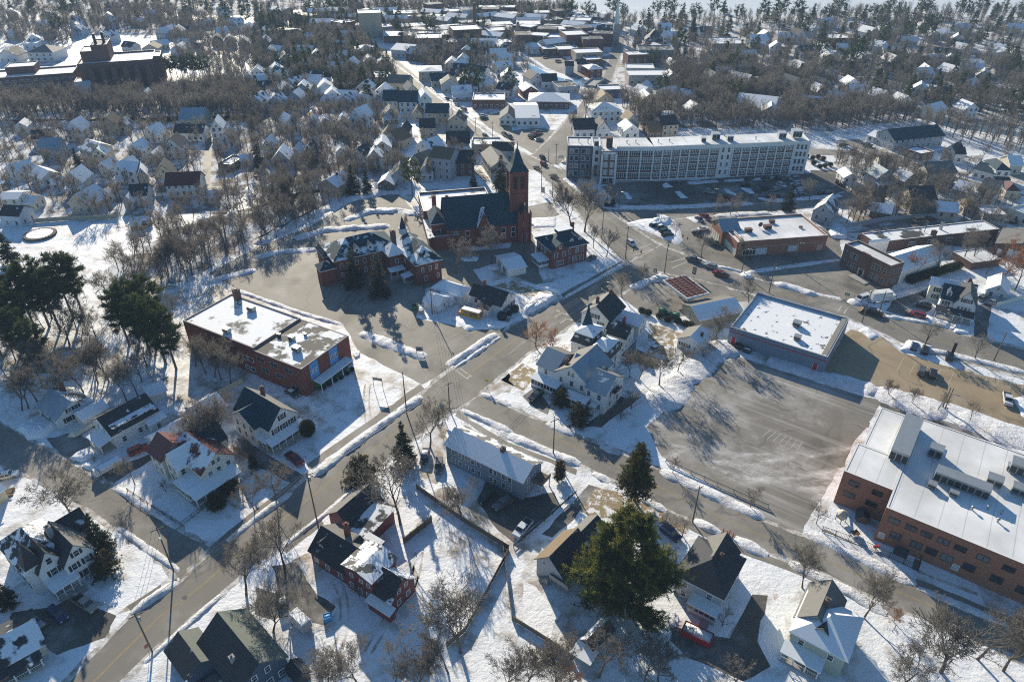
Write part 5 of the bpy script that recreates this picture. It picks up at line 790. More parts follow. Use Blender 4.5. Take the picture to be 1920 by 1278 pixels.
# ---------------- hospital on the hill, far left
b = H('brick_hospital', 'huge dark brick hospital with sloping ribbed front and flat snowy roofs, far left', ('F1', 600, 640), ('F1', 1120, 600), 0, 'hospital')
L = b.L; w = b.wing((0, 0, L, 30), 15, 0, 'flat', 'brickd', 'rsnow_m', par=1); s = MB()
for i in range(6): x = L * (.12 + i * .15); s.box(x, -5, 0, x + L * .1, -.02, 13.5, 0, 0, .9)
s.obj('buttress_wall', ['brickd'], b.root); w.win('f', [.09, .24, .39, .54, .69], [.6], 4.5, 5, 'm', gm='black')
w = b.wing((L * .05, 8, L * .36, 26), 21, 0, 'flat', 'brickd', 'rsnow_m'); b.wing((L * .2, 10, L * .42, 30), 24, 0, 'flat', 'brickd', 'rdark_s'); w = b.wing((L + .02, 6, L * 1.1, 22), 16, 0, 'flat', 'brickd', 'rsnow')
w = b.wing((-58, 2, -4, 24), 10, 0, 'flat', 'brickd', 'rsnow_m', par=.8); w.win('f', 14, [1.5, 4.6, 7.4], 2.2, 1.2, 'm'); b.wing((-42, 12, -26, 26), 14, 0, 'flat', 'brickd', 'rsnow'); b.wing((-110, 10, -58.02, 34), 11, 0, 'flat', 'brickd', 'rsnow_m').win('f', 10, [1.5, 4.6, 7.4], 2.2, 1.2, 'm'); b.wing((-3.98, -4, 6, 8), 6, 0, 'flat', 'ltblue', 'rsnow', occ=False)
for x, y in ((L * .26, 16), (L * .36, 20)): MB().tube((x, y, 23), (x, y, 30), .9, .8, 10).obj('chimney', ['dkmetal'], b.root, True)
st = MB(); import random as _r; rr = _r.Random(5); W0 = b.world(L * .26, 16)
for i in range(30): z = 31 + i * 1.25; r0 = .8 + i * .055; st.tube((rr.uniform(-.5, .5) - i * .12, rr.uniform(-.5, .5), z - r0), (rr.uniform(-.5, .5) - i * .13, 0, z + r0), r0 * .8, r0, 7)
t = NT('steam_plume'); vt = t.n('ShaderNodeVolumePrincipled'); vt.inputs['Color'].default_value = (1, 1, 1, 1); vt.inputs['Density'].default_value = .28; t.t.nodes.remove(t.b); t.l(vt.outputs[0], t.t.nodes['Material Output'].inputs['Volume'])
o = st.obj('steam', [t.m]); o.location = (*W0, 0); tag(o, kind='stuff')
# ================================================================ houses and blocks farther out: one row each (front wall base in the picture, depth, eaves, rise)
def row(t, x0, y0, x1, y1, d, h, rise, kind, wm, rm, label, name='house', cat=None, grp=None, rm2=None, porch=None, ch=0, fl=None, flip=False):
    b = Bld(name, label, (t, x0, y0), (t, x1, y1), 0, cat or name.replace('_', ' '), grp); L = b.L
    if kind == 'flat': w = b.wing((0, 0, L, d), h, 0, 'flat', wm, rm, par=.6)
    else: w = b.wing((0, 0, L, d), h, rise, kind, wm, rm, rm2, ov=.45)
    dist = math.hypot(b.o[0], b.o[1]); fl = fl if fl is not None else max(1, min(4, int((h + .6) / 3)))
    n = max(1, min(9, int(L / (2.7 if dist < 430 else 4)))); ww = 1.0 if dist < 350 else 1.25; zs = [.9 + 3 * i for i in range(fl)]
    if dist > 560: n = min(n, 5); zs = zs[:2]
    w.win('f', n, zs, ww, 1.5)
    if kind == 'gy' and rise > 2 and dist < 480: w.win('f', [.5], [h + .3], .8, 1.1)
    if dist < 430:
        cx, cyv = b.world(L / 2, d / 2); to = math.atan2(-cyv, -cx); fr = math.cos(to - b.ang)
        w.win('r' if fr > 0 else 'l', max(1, int(d / 3.4)), zs, ww, 1.4)
    if ch: b.chimney(L * .5 + .6, d * .55, h, h + rise + 1, .8, 'brick', w.roof)
    if porch: b.porch(0, -2.2, L, 0, 2.7, .6, porch, 4, 'f', rail=False)
    return b
for a in (
 ('Xa', 345, 400, 510, 388, 8, 4, 3, 'gx', 'white', 'rdark', 'white cottage with black roof and little centre gable, left hillside'), ('Xa', 690, 345, 850, 345, 10, 5.5, 4.5, 'gy', 'white', 'rsnow_m', 'tall white gable house with snow-dusted roof above the slate blue house'),
 ('Xa', 440, 555, 625, 548, 9, 7, 3, 'gx', 'bluew', 'rblue', 'tall slate blue house with blue metal roof in the left neighbourhood'), ('Xa', 830, 540, 960, 585, 10, 6.5, 2.5, 'gx', 'beige', 'rgrey_s', 'beige two-storey house beside a dark spruce, left neighbourhood'), ('Xa', 955, 600, 1090, 590, 8, 5.5, 3, 'gy', 'cream', 'rsnow_m', 'cream gabled wing house right of the beige two-storey house'),
 ('Xa', 75, 705, 180, 735, 9, 3.6, 2.5, 'gy', 'white', 'rsnow', 'low white house with snowy roof, second row at the left edge'), ('Xa', 330, 745, 445, 800, 8, 3.6, 2.4, 'gx', 'white', 'rsnow', 'white house with broad snowy roof slope near the left power pole'), ('Xa', 690, 860, 850, 858, 10, 5, 4, 'gy', 'greyw', 'rsnow_m', 'pale grey gabled house with shuttered windows and a snowy porch', 'house', None, None, None, 'rsnow'),
 ('Xa', 720, 1055, 930, 1075, 11, 4, 4.2, 'gy', 'beige', 'rsnow_m', 'beige cape house with wide snowy gable roof beside the long board fence'), ('Xa', 55, 1060, 230, 1060, 8, 6, 1.2, 'gx', 'offwhite', 'rsnow', 'ivory two-storey house with shutters at the left edge'), ('Xa', 240, 1045, 360, 1045, 8, 3.4, 1.6, 'gx', 'offwhite', 'rsnow_m', 'low ivory wing beside the ivory two-storey house'),
 ('Xa', 45, 1195, 230, 1205, 8, 4.8, 2.4, 'gx', 'ltblue', 'rdark_s', 'pale blue cottage under the dark conifer at the left edge'), ('Xa', 980, 960, 1090, 965, 7, 3, 1.6, 'gx', 'white', 'rsnow', 'small white garage with snowy roof behind the beige cape house'), ('Xa', 1000, 700, 1110, 705, 8, 4, 2.6, 'gy', 'greyw', 'rsnow', 'grey gable house with bright snow roof beside the white three-gabled house'),
 ('Xa', 1040, 290, 1190, 285, 10, 5, 4.4, 'gy', 'tanw', 'rtan', 'tan steep-gabled house at the top of the left neighbourhood'), ('Xa', 175, 272, 290, 265, 8, 3.6, 2.2, 'gy', 'white', 'rsnow', 'small white house with snow roof among the top left trees'), ('Xa', 1195, 260, 1278, 258, 8, 4, 2.6, 'gy', 'beige', 'rgrey_s', 'small beige house right of the tan steep-gabled house'), ('Xa', 510, 830, 620, 828, 7, 2.6, 1.8, 'gx', 'greyw', 'rdark_m', 'low grey garage left of the pale grey gabled house'),
 ('Xb', 0, 835, 120, 850, 10, 6, 3.6, 'gy', 'white', 'rsnow_m', 'white three-gabled house with shutters, above the tan gable house', 'house', None, None, None, 'rsnow'), ('Xb', 125, 845, 240, 845, 9, 6, 2.6, 'gx', 'white', 'rsnow', 'white wing with a row of shuttered windows and snow roof'), ('Xb', 325, 392, 430, 402, 9, 4.6, 3.4, 'gy', 'white', 'rsnow_m', 'white gable house half hidden by the bare tree, hillside lane'),
 ('Xb', 640, 375, 950, 380, 9, 4.4, 3, 'gx', 'white', 'rdark_s', 'wide white house with three front gables at the head of the lane'), ('Xb', 690, 218, 952, 215, 14, 4, 4, 'gx', 'greenw', 'rblue', 'big barn with a pale blue metal roof behind the lane', 'barn'), ('Xb', 1040, 352, 1170, 345, 10, 5.5, 4, 'gy', 'white', 'rsnow_m', 'white gable house right of the head of the lane', 'house', None, None, None, None), ('Xb', 535, 565, 720, 560, 10, 5.6, 4, 'gy', 'white', 'rdark', 'tall white house with black roof left of the lane'),
 ('Xb', 150, 605, 290, 610, 9, 5.6, 3.4, 'gy', 'white', 'rsnow_m', 'white gabled house with snowy porch, in the middle of the left neighbourhood', 'house', None, None, None, 'rsnow'), ('Xb', 330, 640, 485, 640, 9, 3.8, 2.4, 'gy', 'ltblue', 'rsnow', 'pale blue cottage with snowy gable roof left of the lane'), ('Xb', 445, 872, 640, 855, 9, 5.6, 4, 'gy', 'cream', 'rdark', 'cream house with black gabled top storey beside the maroon roof', 'house', None, None, None, 'rsnow'),
 ('Xb', 560, 990, 920, 975, 10, 5.4, 3.6, 'gx', 'white', 'rred', 'long white house with a maroon roof at the foot of the lane', 'house'), ('Xb', 258, 862, 350, 850, 8, 5, 3, 'gy', 'tanw', 'rsnow', 'tan gable house wedged behind the white shuttered wing'), ('Xb', 165, 1085, 350, 1075, 9, 4.6, 3, 'gx', 'white', 'rdark_s', 'white house with carport and snow-streaked roof at the wood edge'), ('Xb', 90, 1125, 190, 1118, 9, 3.4, 2.4, 'gy', 'greyw', 'rsnow_m', 'grey barn-like house with patchy snow roof at the wood edge'),
 ('Xb', 1100, 452, 1290, 450, 9, 4, 3.4, 'gy', 'white', 'rdark', 'white low-gabled house with dark roof right of the lane'), ('Xb', 1110, 695, 1250, 708, 12, 2.8, 0, 'flat', 'rteal', 'rsnow', 'low building with flat snowy roof right of the lane', 'garage'), ('Xb', 930, 1060, 1080, 1052, 7, 2.8, 1.6, 'gx', 'offwhite', 'rsnow', 'snow-roofed garage at the foot of the lane', 'garage'), ('Xb', 1350, 655, 1460, 650, 8, 2.8, 1.6, 'gx', 'ltblue', 'rsnow', 'low pale blue garage under tall bare trees, right of the lane', 'garage'),
 ('Xc', 1205, 268, 1345, 290, 10, 7, 4, 'gy', 'white', 'rsnow_m', 'tall narrow white house in the middle neighbourhood'), ('Xc', 440, 320, 590, 290, 9, 5, 3.6, 'gy', 'white', 'rsnow_m', 'white gable house above the wooded slope, left of the middle'), ('Xc', 695, 330, 800, 330, 8, 5, 3.2, 'gy', 'greyw', 'rsnow_m', 'grey gable house behind bare trees, middle neighbourhood'), ('Xc', 840, 262, 965, 250, 8, 3.2, 2, 'gy', 'greyw', 'rsnow', 'low grey garage-like house with snow roof, middle neighbourhood'),
 ('Xc', 1035, 235, 1170, 232, 8, 3.4, 2.4, 'gy', 'beige', 'rsnow', 'beige cottage with bright snow roof left of the tall narrow white house'), ('Xc', 1025, 330, 1175, 325, 8, 4.6, 2.8, 'gy', 'greyw', 'rdark_s', 'grey house with dark porch roof below the beige cottage', 'house', None, None, None, 'rsnow'), ('Xc', 160, 605, 285, 605, 9, 5, 3.6, 'gy', 'beige', 'rsnow_m', 'beige gable house with snowy porch behind the small spruce', 'house', None, None, None, 'rsnow'),
 ('Xc', 285, 770, 480, 765, 10, 5.4, 4, 'gy', 'greyw', 'rsnow_m', 'large grey gable house veiled by bare trees above the ravine'), ('Xc', 620, 700, 810, 700, 10, 4, 5, 'gy', 'dkgrey', 'rdark_s', 'dark steep-roofed house streaked with snow, above the ravine'), ('Xc', 500, 640, 600, 640, 8, 3.6, 2.6, 'gy', 'greyw', 'rsnow', 'grey cottage with snowy gable left of the dark steep roof'), ('Xc', 1030, 615, 1150, 605, 7, 2.8, 2, 'gy', 'white', 'rsnow', 'little white garage with snow roof in the middle neighbourhood', 'garage'),
 ('Xc', 1490, 600, 1690, 592, 11, 4.4, 3, 'gy', 'white', 'rsnow', 'white barn with a bright snowy gable roof, middle neighbourhood', 'barn'), ('Xc', 1200, 695, 1390, 722, 9, 5, 3.4, 'gy', 'white', 'rdark_s', 'white gabled house with snowy porch roof and dark roof behind', 'house', None, None, None, 'rsnow'), ('Xc', 1400, 745, 1580, 740, 9, 5, 3.2, 'gy', 'white', 'rdark_m', 'white house with a long glazed porch below the white barn', 'house', None, None, None, 'rsnow'),
 ('Xc', 830, 1040, 1050, 1085, 11, 4.6, 2.6, 'gy', 'tanw', 'rsnow', 'tan house with snowy roof and chimney at the ravine edge', 'house', None, None, None, None, 1), ('Xc', 1530, 1005, 1715, 1010, 9, 3, 2.2, 'gy', 'brownw', 'rsnow', 'brown garage with snow-covered gable roof beside the car park bank', 'garage'), ('Xc', 1560, 470, 1720, 470, 9, 4.6, 3.4, 'gy', 'beige', 'rtan', 'beige house with brown sunlit roof right of the white barn'),
 ('Xd', 0, 335, 180, 325, 9, 4.6, 3.4, 'gy', 'ltblue', 'rgrey', 'pale blue gable house with tan roof and front porch, below the long white block', 'house', None, None, None, 'rsnow'), ('Xd', 0, 195, 170, 195, 12, 6.4, 4.4, 'gx', 'white', 'rteal', 'left half of the long white block with dark teal roof', 'apartment_house'), ('Xd', 190, 205, 400, 205, 12, 6.4, 4.4, 'gx', 'white', 'rteal', 'right half of the long white block with dark teal roof', 'apartment_house'), ('Xd', 425, 205, 580, 195, 11, 7.4, 3.8, 'gy', 'white', 'rsnow_m', 'tall white gable house beside the highway bend, right of the teal roofs'),
 ('Xd', 510, 335, 770, 335, 11, 6, 3.4, 'gx', 'greenw', 'rteal', 'sage green house with teal roof close to the highway'), ('Xd', 345, 300, 460, 300, 8, 4, 3, 'gy', 'beige', 'rtan', 'small beige house hidden by a bare tree left of the sage green house'), ('Xd', 440, 505, 615, 500, 10, 5.4, 3.2, 'gx', 'tanw', 'rdark', 'tan house with a black roof behind bare trees, above the brick church'), ('Xd', 775, 405, 965, 412, 9, 5, 3.2, 'gy', 'beige', 'rdark_s', 'beige cross-gabled house at the highway edge'),
 ('Xd', 180, 552, 300, 555, 9, 5.6, 2.8, 'gy', 'white', 'rdark', 'narrow white house left of the tan black-roofed house'), ('Xd', 0, 610, 180, 650, 10, 4.4, 4, 'gy', 'tanw', 'rtan', 'tan barn-shaped house with brown roof, left of the snowy lane'), ('Xd', 760, 685, 1025, 680, 10, 5, 4, 'gx', 'bluew', 'rdark', 'blue-grey house with a big charcoal roof near the highway', 'house', None, None, None, 'rsnow'), ('Xd', 660, 690, 760, 690, 7, 3.4, 1.2, 'gx', 'ltblue', 'rsnow', 'small pale blue wing with snow roof beside the big charcoal roof'),
 ('Xd', 810, 965, 1080, 955, 10, 6.5, 3.6, 'gx', 'brick3', 'rdark', 'brown brick house with a broad black roof behind the church'), ('Xd', 395, 770, 565, 825, 9, 7, 3.4, 'gy', 'white', 'rsnow_m', 'tall white house with solar panels on its roof, behind the church'), ('Xd', 565, 990, 800, 1020, 12, 10, 3, 'gx', 'greyw', 'rtan', 'tall grey tenement with stacked balconies and brown roof, behind the church', 'apartment_house'), ('Xd', 440, 1020, 595, 1018, 9, 4.6, 3.2, 'gy', 'ltblue', 'rdark_s', 'pale blue gable house right of the leafy pine, behind the church'),
 ('Xd', 330, 900, 450, 940, 9, 5, 3.6, 'gy', 'beige', 'rgrey', 'beige gable house between the pine and the tall tenement'), ('Xd', 105, 1075, 290, 1070, 10, 4.6, 3, 'gy', 'greyw', 'rdark_s', 'grey gable house with snow-flecked roof left of the leafy pine'), ('Xd', 1170, 835, 1285, 1010, 9, 6, 2.8, 'gx', 'greyw', 'rgrey', 'grey two-family house with cross gables left of the bell tower'), ('Xd', 1050, 690, 1400, 690, 11, 4, 0, 'flat', 'tanw', 'rpatch', 'flat-roofed tan shop block along the highway', 'shop'),
 ('Xd', 1300, 770, 1545, 775, 8, 5, 2.6, 'gx', 'greyw', 'rdark', 'grey house with long black roof behind the bell tower'), ('Xd', 1060, 155, 1450, 155, 16, 4.6, 0, 'flat', 'brickd', 'rsnow', 'low dark brick office with snowy flat roof across the highway', 'office'), ('Xd', 1385, 350, 1585, 352, 14, 3.4, 3.4, 'gy', 'white', 'rteal', 'white gable-fronted shop with dark teal roof at the road fork', 'shop'), ('Xd', 820, 60, 1050, 55, 10, 5, 2.8, 'gx', 'white', 'rsnow_m', 'white porch house across the highway from the teal roofs', 'house', None, None, None, 'rsnow'),
 ('F3', 30, 890, 190, 888, 30, 4.4, 2.6, 'gx', 'white', 'rsnow_m', 'white shop with wide snowy roof at the road fork', 'shop'), ('F3', 115, 765, 400, 770, 18, 4, 3, 'hip', 'brick3', 'rsnow', 'long brick shop with a snowy hipped roof between the two roads', 'shop'), ('F2', 850, 612, 962, 605, 14, 5.4, 0, 'flat', 'offwhite', 'rsnow', 'ivory flat-roofed block left of the highway', 'office'), ('F2', 1150, 575, 1312, 570, 16, 6, 1.6, 'hip', 'beige', 'rsnow_m', 'beige hipped block right of the highway', 'office'),
 ('F2', 1240, 622, 1390, 615, 12, 4.6, 3, 'gx', 'greenw', 'rteal', 'sage house with dark roof right of the highway'), ('F2', 1310, 655, 1430, 650, 11, 5, 3.4, 'gy', 'greyw', 'rdark_s', 'grey house with snowy dark roof right of the highway'), ('F2', 930, 640, 1075, 645, 12, 5, 3.4, 'gx', 'cream', 'rgrey', 'cream cross-gabled house left of the highway'), ('F2', 1070, 702, 1146, 695, 12, 5, 3.2, 'gy', 'greenw', 'rteal', 'sage gable house with teal roof left of the highway'), ('F2', 720, 425, 862, 415, 16, 6, 3, 'hip', 'beige', 'rsnow_m', 'big beige hipped house left of the road bend'),
 ('F2', 765, 490, 850, 485, 10, 5, 3, 'gy', 'white', 'rsnow_m', 'white gable house left of the highway below the beige hipped house'), ('F2', 862, 510, 920, 508, 10, 6, 2, 'gy', 'greyw', 'rdark_m', 'grey house close to the left of the highway'), ('F2', 558, 402, 642, 395, 12, 5, 3, 'gx', 'greyw', 'rdark', 'dark-roofed grey house in the far left trees'), ('F2', 1060, 425, 1172, 440, 12, 5, 3.6, 'gx', 'brick3', 'rdark_m', 'brick house with half-snowy dark roof near the mill'), ('F2', 1218, 442, 1318, 440, 12, 5.4, 3.6, 'gx', 'beige', 'rdark_s', 'beige house with dark roof near the mill'),
 ('F2', 955, 400, 1092, 412, 20, 5, 2.6, 'gx', 'white', 'rsnow', 'white hall with big snow roof at the road bend', 'hall'), ('F2', 738, 278, 895, 272, 18, 19, 0, 'flat', 'tanw', 'rsnow_m', 'tan and red high-rise block in the distance', 'apartment_block'), ('F2', 1130, 365, 1312, 362, 20, 9, 0, 'flat', 'brickd', 'rsnow', 'dark brick mill with a row of arched windows, far centre', 'mill'), ('F2', 1395, 325, 1592, 315, 22, 11, 0, 'flat', 'brick3', 'rsnow', 'tall brick mill block with grid windows, far centre', 'mill'),
 ('F2', 905, 308, 1092, 302, 24, 5, 0, 'flat', 'brickd', 'rsnow', 'long low brick mill shed with chimney blocks, far left of centre', 'mill'), ('F2', 1095, 310, 1385, 298, 24, 5, 0, 'flat', 'brick3', 'rsnow', 'long brick mill range with snow roof, far centre', 'mill'), ('F2', 1318, 262, 1480, 250, 24, 5, 1.6, 'gx', 'ltblue', 'rsnow', 'pale blue shed with snow roof behind the brick mills', 'shed'), ('F2', 1640, 280, 1798, 272, 18, 6, 0, 'flat', 'brick3', 'rsnow', 'brick works with snow roof, right of the mill stack', 'factory'),
 ('F2', 1310, 405, 1492, 400, 14, 5, 2.6, 'gx', 'brickd', 'rdark', 'low dark-roofed brick building below the mill block', 'workshop'), ('F2', 1570, 338, 1692, 332, 16, 4, 0, 'flat', 'brickd', 'rsnow', 'low flat snowy building right of the mill block', 'workshop'), ('F2', 1690, 352, 1804, 352, 16, 5, 0, 'flat', 'brick3', 'rsnow', 'brick workshop with bright snow roof near the river', 'workshop'), ('F2', 170, 465, 262, 458, 12, 4, 3.4, 'gy', 'white', 'rsnow', 'white gable house alone in the left woods'), ('F2', 455, 635, 552, 628, 12, 4, 0, 'flat', 'ltblue', 'rsnow', 'pale blue flat-roofed house in the left woods'),
 ('F2', 240, 640, 322, 636, 11, 3.6, 2.6, 'gx', 'white', 'rsnow', 'white low house with snowy roof in the left woods'), ('F2', 50, 722, 132, 705, 12, 3, 2, 'gx', 'greyw', 'rsnow', 'snow-roofed garage at the edge of the left woods', 'garage'), ('F2', 98, 752, 165, 748, 10, 3.2, 2.2, 'gy', 'dkgrey', 'rsnow', 'dark cottage with snow roof below the left woods'), ('F2', 610, 240, 705, 225, 16, 8, 0, 'flat', 'brick3', 'rsnow', 'brick block left of the high-rise'), ('F2', 972, 152, 1142, 148, 24, 6, 0, 'flat', 'tanw', 'rsnow', 'long tan block with snow roof near the top', 'factory'),
 ('F2', 822, 158, 925, 148, 20, 6, 0, 'flat', 'white', 'rsnow', 'white block with snow roof near the top', 'factory'), ('F2', 1368, 145, 1455, 142, 18, 7, 0, 'flat', 'greyw', 'rsnow', 'grey block with snow roof near the causeway', 'factory'), ('F2', 1455, 150, 1535, 148, 18, 9, 0, 'flat', 'ltblue', 'rdark_s', 'pale blue tall block near the causeway', 'factory'), ('F2', 895, 240, 965, 236, 16, 5, 0, 'flat', 'greyw', 'rsnow', 'grey low block right of the high-rise', 'office'),
 ('F3', 28, 352, 142, 350, 20, 10, 0, 'flat', 'brickd', 'rdark_s', 'tall dark brick block at the left of downtown', 'office'), ('F3', 220, 332, 362, 330, 18, 6.4, 0, 'flat', 'brick3', 'rsnow', 'brick shop row with snow roof in downtown', 'shop'), ('F3', 380, 352, 532, 345, 20, 10, 0, 'flat', 'brickd', 'rsnow', 'tall brick block beside the white steeple', 'office'), ('F3', 205, 272, 380, 268, 20, 6, 0, 'flat', 'tanw', 'rsnow', 'tan block with snow roof behind downtown', 'office'), ('F3', 30, 240, 200, 240, 22, 7, 0, 'flat', 'brick3', 'rsnow_m', 'long brick block with patchy roof behind downtown', 'office'),
 ('F3', 100, 375, 212, 372, 14, 4, 2, 'hip', 'white', 'rsnow', 'white hipped pavilion by the riverside car park', 'shop'), ('F3', 218, 392, 325, 388, 14, 4, 0, 'flat', 'brickd', 'rsnow', 'low brick shop by the riverside car park', 'shop'), ('F3', 325, 400, 472, 395, 16, 4.4, 0, 'flat', 'brick3', 'rsnow', 'curved-looking low shop row with snow roof in downtown', 'shop'), ('F3', 448, 442, 638, 435, 16, 6, 0, 'flat', 'tanw', 'rsnow', 'tan shop block with two snowy roofs in downtown', 'shop'), ('F3', 375, 530, 432, 530, 10, 6, 2, 'gx', 'bluew', 'rdark', 'small navy house by the river bend'),
 ('F3', 460, 505, 522, 503, 10, 5, 2, 'gx', 'white', 'rdark', 'small white building by the square', 'shop'), ('F3', 520, 470, 630, 465, 12, 4, 0, 'flat', 'brick3', 'rsnow', 'low snow-roofed shop by the square', 'shop'), ('F3', 540, 552, 632, 545, 12, 5.4, 2, 'hip', 'brick', 'rsnow_m', 'red brick corner building by the river bridge', 'shop'), ('F3', 930, 368, 1055, 372, 18, 7, 8, 'hip', 'brick', 'rdark_s', 'red brick courthouse with tall dark roof, downtown right', 'courthouse'), ('F3', 885, 450, 1130, 452, 16, 9, 0, 'flat', 'granite', 'rdark_s', 'long granite block in front of the courthouse', 'office'),
 ('F3', 812, 478, 956, 474, 14, 8, 0, 'flat', 'brick3', 'rsnow', 'brick block with big windows right of the square', 'office'), ('F3', 800, 545, 1000, 548, 14, 5.4, 0, 'flat', 'stone', 'rsnow', 'pale stone block right of the square', 'office'), ('F3', 820, 598, 1112, 596, 16, 5.4, 0, 'flat', 'stone', 'rsnow', 'long low stone block with a snowy roof above the dark river', 'office'), ('F3', 132, 612, 222, 602, 12, 4.6, 3.4, 'gy', 'white', 'rdark', 'white house with dark roof left of the river bend'), ('F3', 215, 628, 318, 625, 12, 4.6, 3.2, 'gx', 'white', 'rdark', 'white house with black roof right beside the river bend'),
 ('F3', 80, 692, 182, 685, 12, 4, 2.6, 'gy', 'brick', 'rsnow', 'brick-red shed with a snowy gable by the river', 'shed'), ('F3', 325, 672, 470, 662, 14, 4.4, 0, 'flat', 'greyw', 'rdark_s', 'grey shop with patchy flat roof by the branch street', 'shop'), ('F3', 560, 865, 762, 858, 14, 6, 3, 'hip', 'ltblue', 'rsnow_m', 'pale blue hipped mansion beside the branch street'), ('F3', 590, 772, 712, 770, 12, 5, 3.6, 'gy', 'tanw', 'rtan', 'tan gable house beside the dense bare tree'), ('F3', 625, 695, 782, 690, 12, 4.6, 0, 'flat', 'darkblue', 'rsnow', 'dark blue low building with snow roof beyond the branch street', 'shop'),
 ('F3', 905, 772, 1012, 768, 12, 5, 3.4, 'gy', 'white', 'rsnow', 'white gable house above the mill, centre right'), ('F3', 1165, 755, 1262, 765, 12, 6, 3.2, 'gx', 'white', 'rdark_m', 'white tall house with dark snowy roof above the mill'), ('F3', 1105, 815, 1205, 812, 11, 4, 2.6, 'gy', 'greyw', 'rdark_s', 'grey house just below the white tall house'), ('F3', 1062, 885, 1172, 885, 12, 4, 2, 'hip', 'white', 'rsnow', 'white snow-roofed house behind the mill roof'), ('F3', 438, 975, 580, 972, 14, 4.6, 3.6, 'gx', 'white', 'rdark', 'white double-gabled house behind the left of the mill'),
 ('F3', 592, 978, 690, 975, 12, 4.6, 4, 'gy', 'white', 'rdark', 'white front-gabled house behind the left of the mill'), ('F3', 785, 980, 892, 975, 12, 4, 2.8, 'gy', 'white', 'rsnow_m', 'small white house with red garage door behind the mill'), ('F3', 800, 925, 890, 920, 10, 5, 3.6, 'gy', 'greenw', 'rtan', 'sage gable house behind the mill'), ('F3', 1055, 965, 1165, 955, 12, 6, 3, 'gx', 'tanw', 'rdark', 'tan house with black roof close behind the mill'), ('F3', 960, 978, 1052, 975, 12, 4, 3, 'gx', 'brownw', 'rtan', 'brown-roofed house close behind the mill'),
 ('F3', 1362, 632, 1482, 625, 12, 6, 4, 'gy', 'ltblue', 'rteal', 'turquoise fancy house among the trees, far right of centre'), ('F3', 1295, 545, 1392, 540, 12, 6, 2, 'hip', 'dkgrey', 'rdark_s', 'dark house behind the turquoise fancy house'), ('F3', 1110, 502, 1192, 498, 12, 4, 2.4, 'gy', 'greyw', 'rsnow', 'small house with snow roof right of the granite block'), ('F3', 1405, 352, 1642, 352, 26, 4, 0, 'flat', 'tanw', 'rsnow', 'long low building with snow roofs among the far right trees', 'school'), ('F3', 1690, 335, 1804, 332, 14, 5, 3, 'gx', 'greenw', 'rsnow', 'sage long house with snow roof in the far right trees'),
 ('F3', 1560, 800, 1830, 832, 26, 4.4, 4, 'gx', 'white', 'rsnow', 'large white hall with broad snow roof above the mill', 'hall'), ('F4', 60, 800, 150, 780, 12, 4, 2, 'gx', 'white', 'rsnow', 'white annex with snow roof beside the golden conifer', 'hall'), ('F4', 148, 668, 242, 655, 12, 6, 3.6, 'gy', 'white', 'rteal', 'white house with twin gables and snowy lawn, upper right'), ('F4', 370, 668, 442, 655, 11, 5, 3.4, 'gy', 'greyw', 'rteal', 'grey house with dark roof right of the twin-gabled white house'), ('F4', 428, 345, 582, 338, 18, 7, 0, 'flat', 'brickd', 'rsnow', 'dark brick school with snow roof among the upper right trees', 'school'),
 ('F4', 805, 548, 942, 552, 14, 5, 3, 'gx', 'white', 'rdark', 'white house with a long dark roof and snowy lawn, upper right'), ('F4', 850, 485, 912, 482, 11, 5, 3.6, 'gy', 'white', 'rsnow_m', 'white gable house behind the long dark roof, upper right'), ('F4', 1080, 558, 1142, 560, 10, 5, 3.2, 'gy', 'greyw', 'rsnow_m', 'grey gable house in the upper right trees'), ('F4', 1275, 572, 1362, 562, 12, 5, 3.6, 'gy', 'white', 'rsnow', 'bright white gable house, middle of the upper right trees'), ('F4', 1155, 488, 1250, 482, 12, 5, 3.4, 'gx', 'beige', 'rsnow_m', 'beige house behind the bright white gable house'),
 ('F4', 695, 285, 782, 278, 14, 5.4, 3.6, 'gy', 'white', 'rsnow', 'white gable house near the lake pines'), ('F4', 825, 278, 905, 272, 14, 5.4, 3.6, 'gy', 'offwhite', 'rsnow_m', 'ivory gable house near the lake pines'), ('F4', 200, 300, 262, 295, 12, 5, 4, 'gy', 'white', 'rdark', 'white dark-roofed house, far upper right'), ('F4', 520, 512, 645, 510, 14, 4, 2, 'gx', 'darkblue', 'rdark', 'low dark house among the spruces, upper right'), ('F4', 430, 448, 495, 442, 12, 5, 3, 'gy', 'beige', 'rsnow_m', 'beige house below the dark brick school'),
 ('F4', 642, 470, 702, 462, 11, 5, 3.4, 'gy', 'white', 'rsnow', 'white gable house with bare trees right of the spruces'), ('F4', 1205, 285, 1302, 280, 16, 5, 2, 'gx', 'white', 'rsnow', 'white snow-roofed house at the far right'), ('F4', 1690, 450, 1765, 445, 13, 5, 3.4, 'gy', 'cream', 'rsnow', 'cream gable house at the right edge of the woods'), ('F4', 1040, 665, 1160, 680, 14, 3.4, 1.6, 'gx', 'ltblue', 'rsnow', 'pale blue low house on the river slope'), ('F4', 1200, 705, 1302, 705, 12, 3.6, 2.4, 'gx', 'brownw', 'rdark', 'brown lodge on the river slope'), ('F4', 1625, 672, 1722, 672, 14, 3.6, 0, 'flat', 'darkblue', 'rsnow', 'dark blue flat-roofed house on the river slope'), ('F4', 425, 208, 482, 202, 14, 5, 3, 'gx', 'white', 'rsnow', 'white house highest under the lake pines'), ('F4', 1430, 500, 1520, 496, 14, 4, 2, 'gx', 'greyw', 'rsnow', 'grey snow-roofed house in the right woods'),
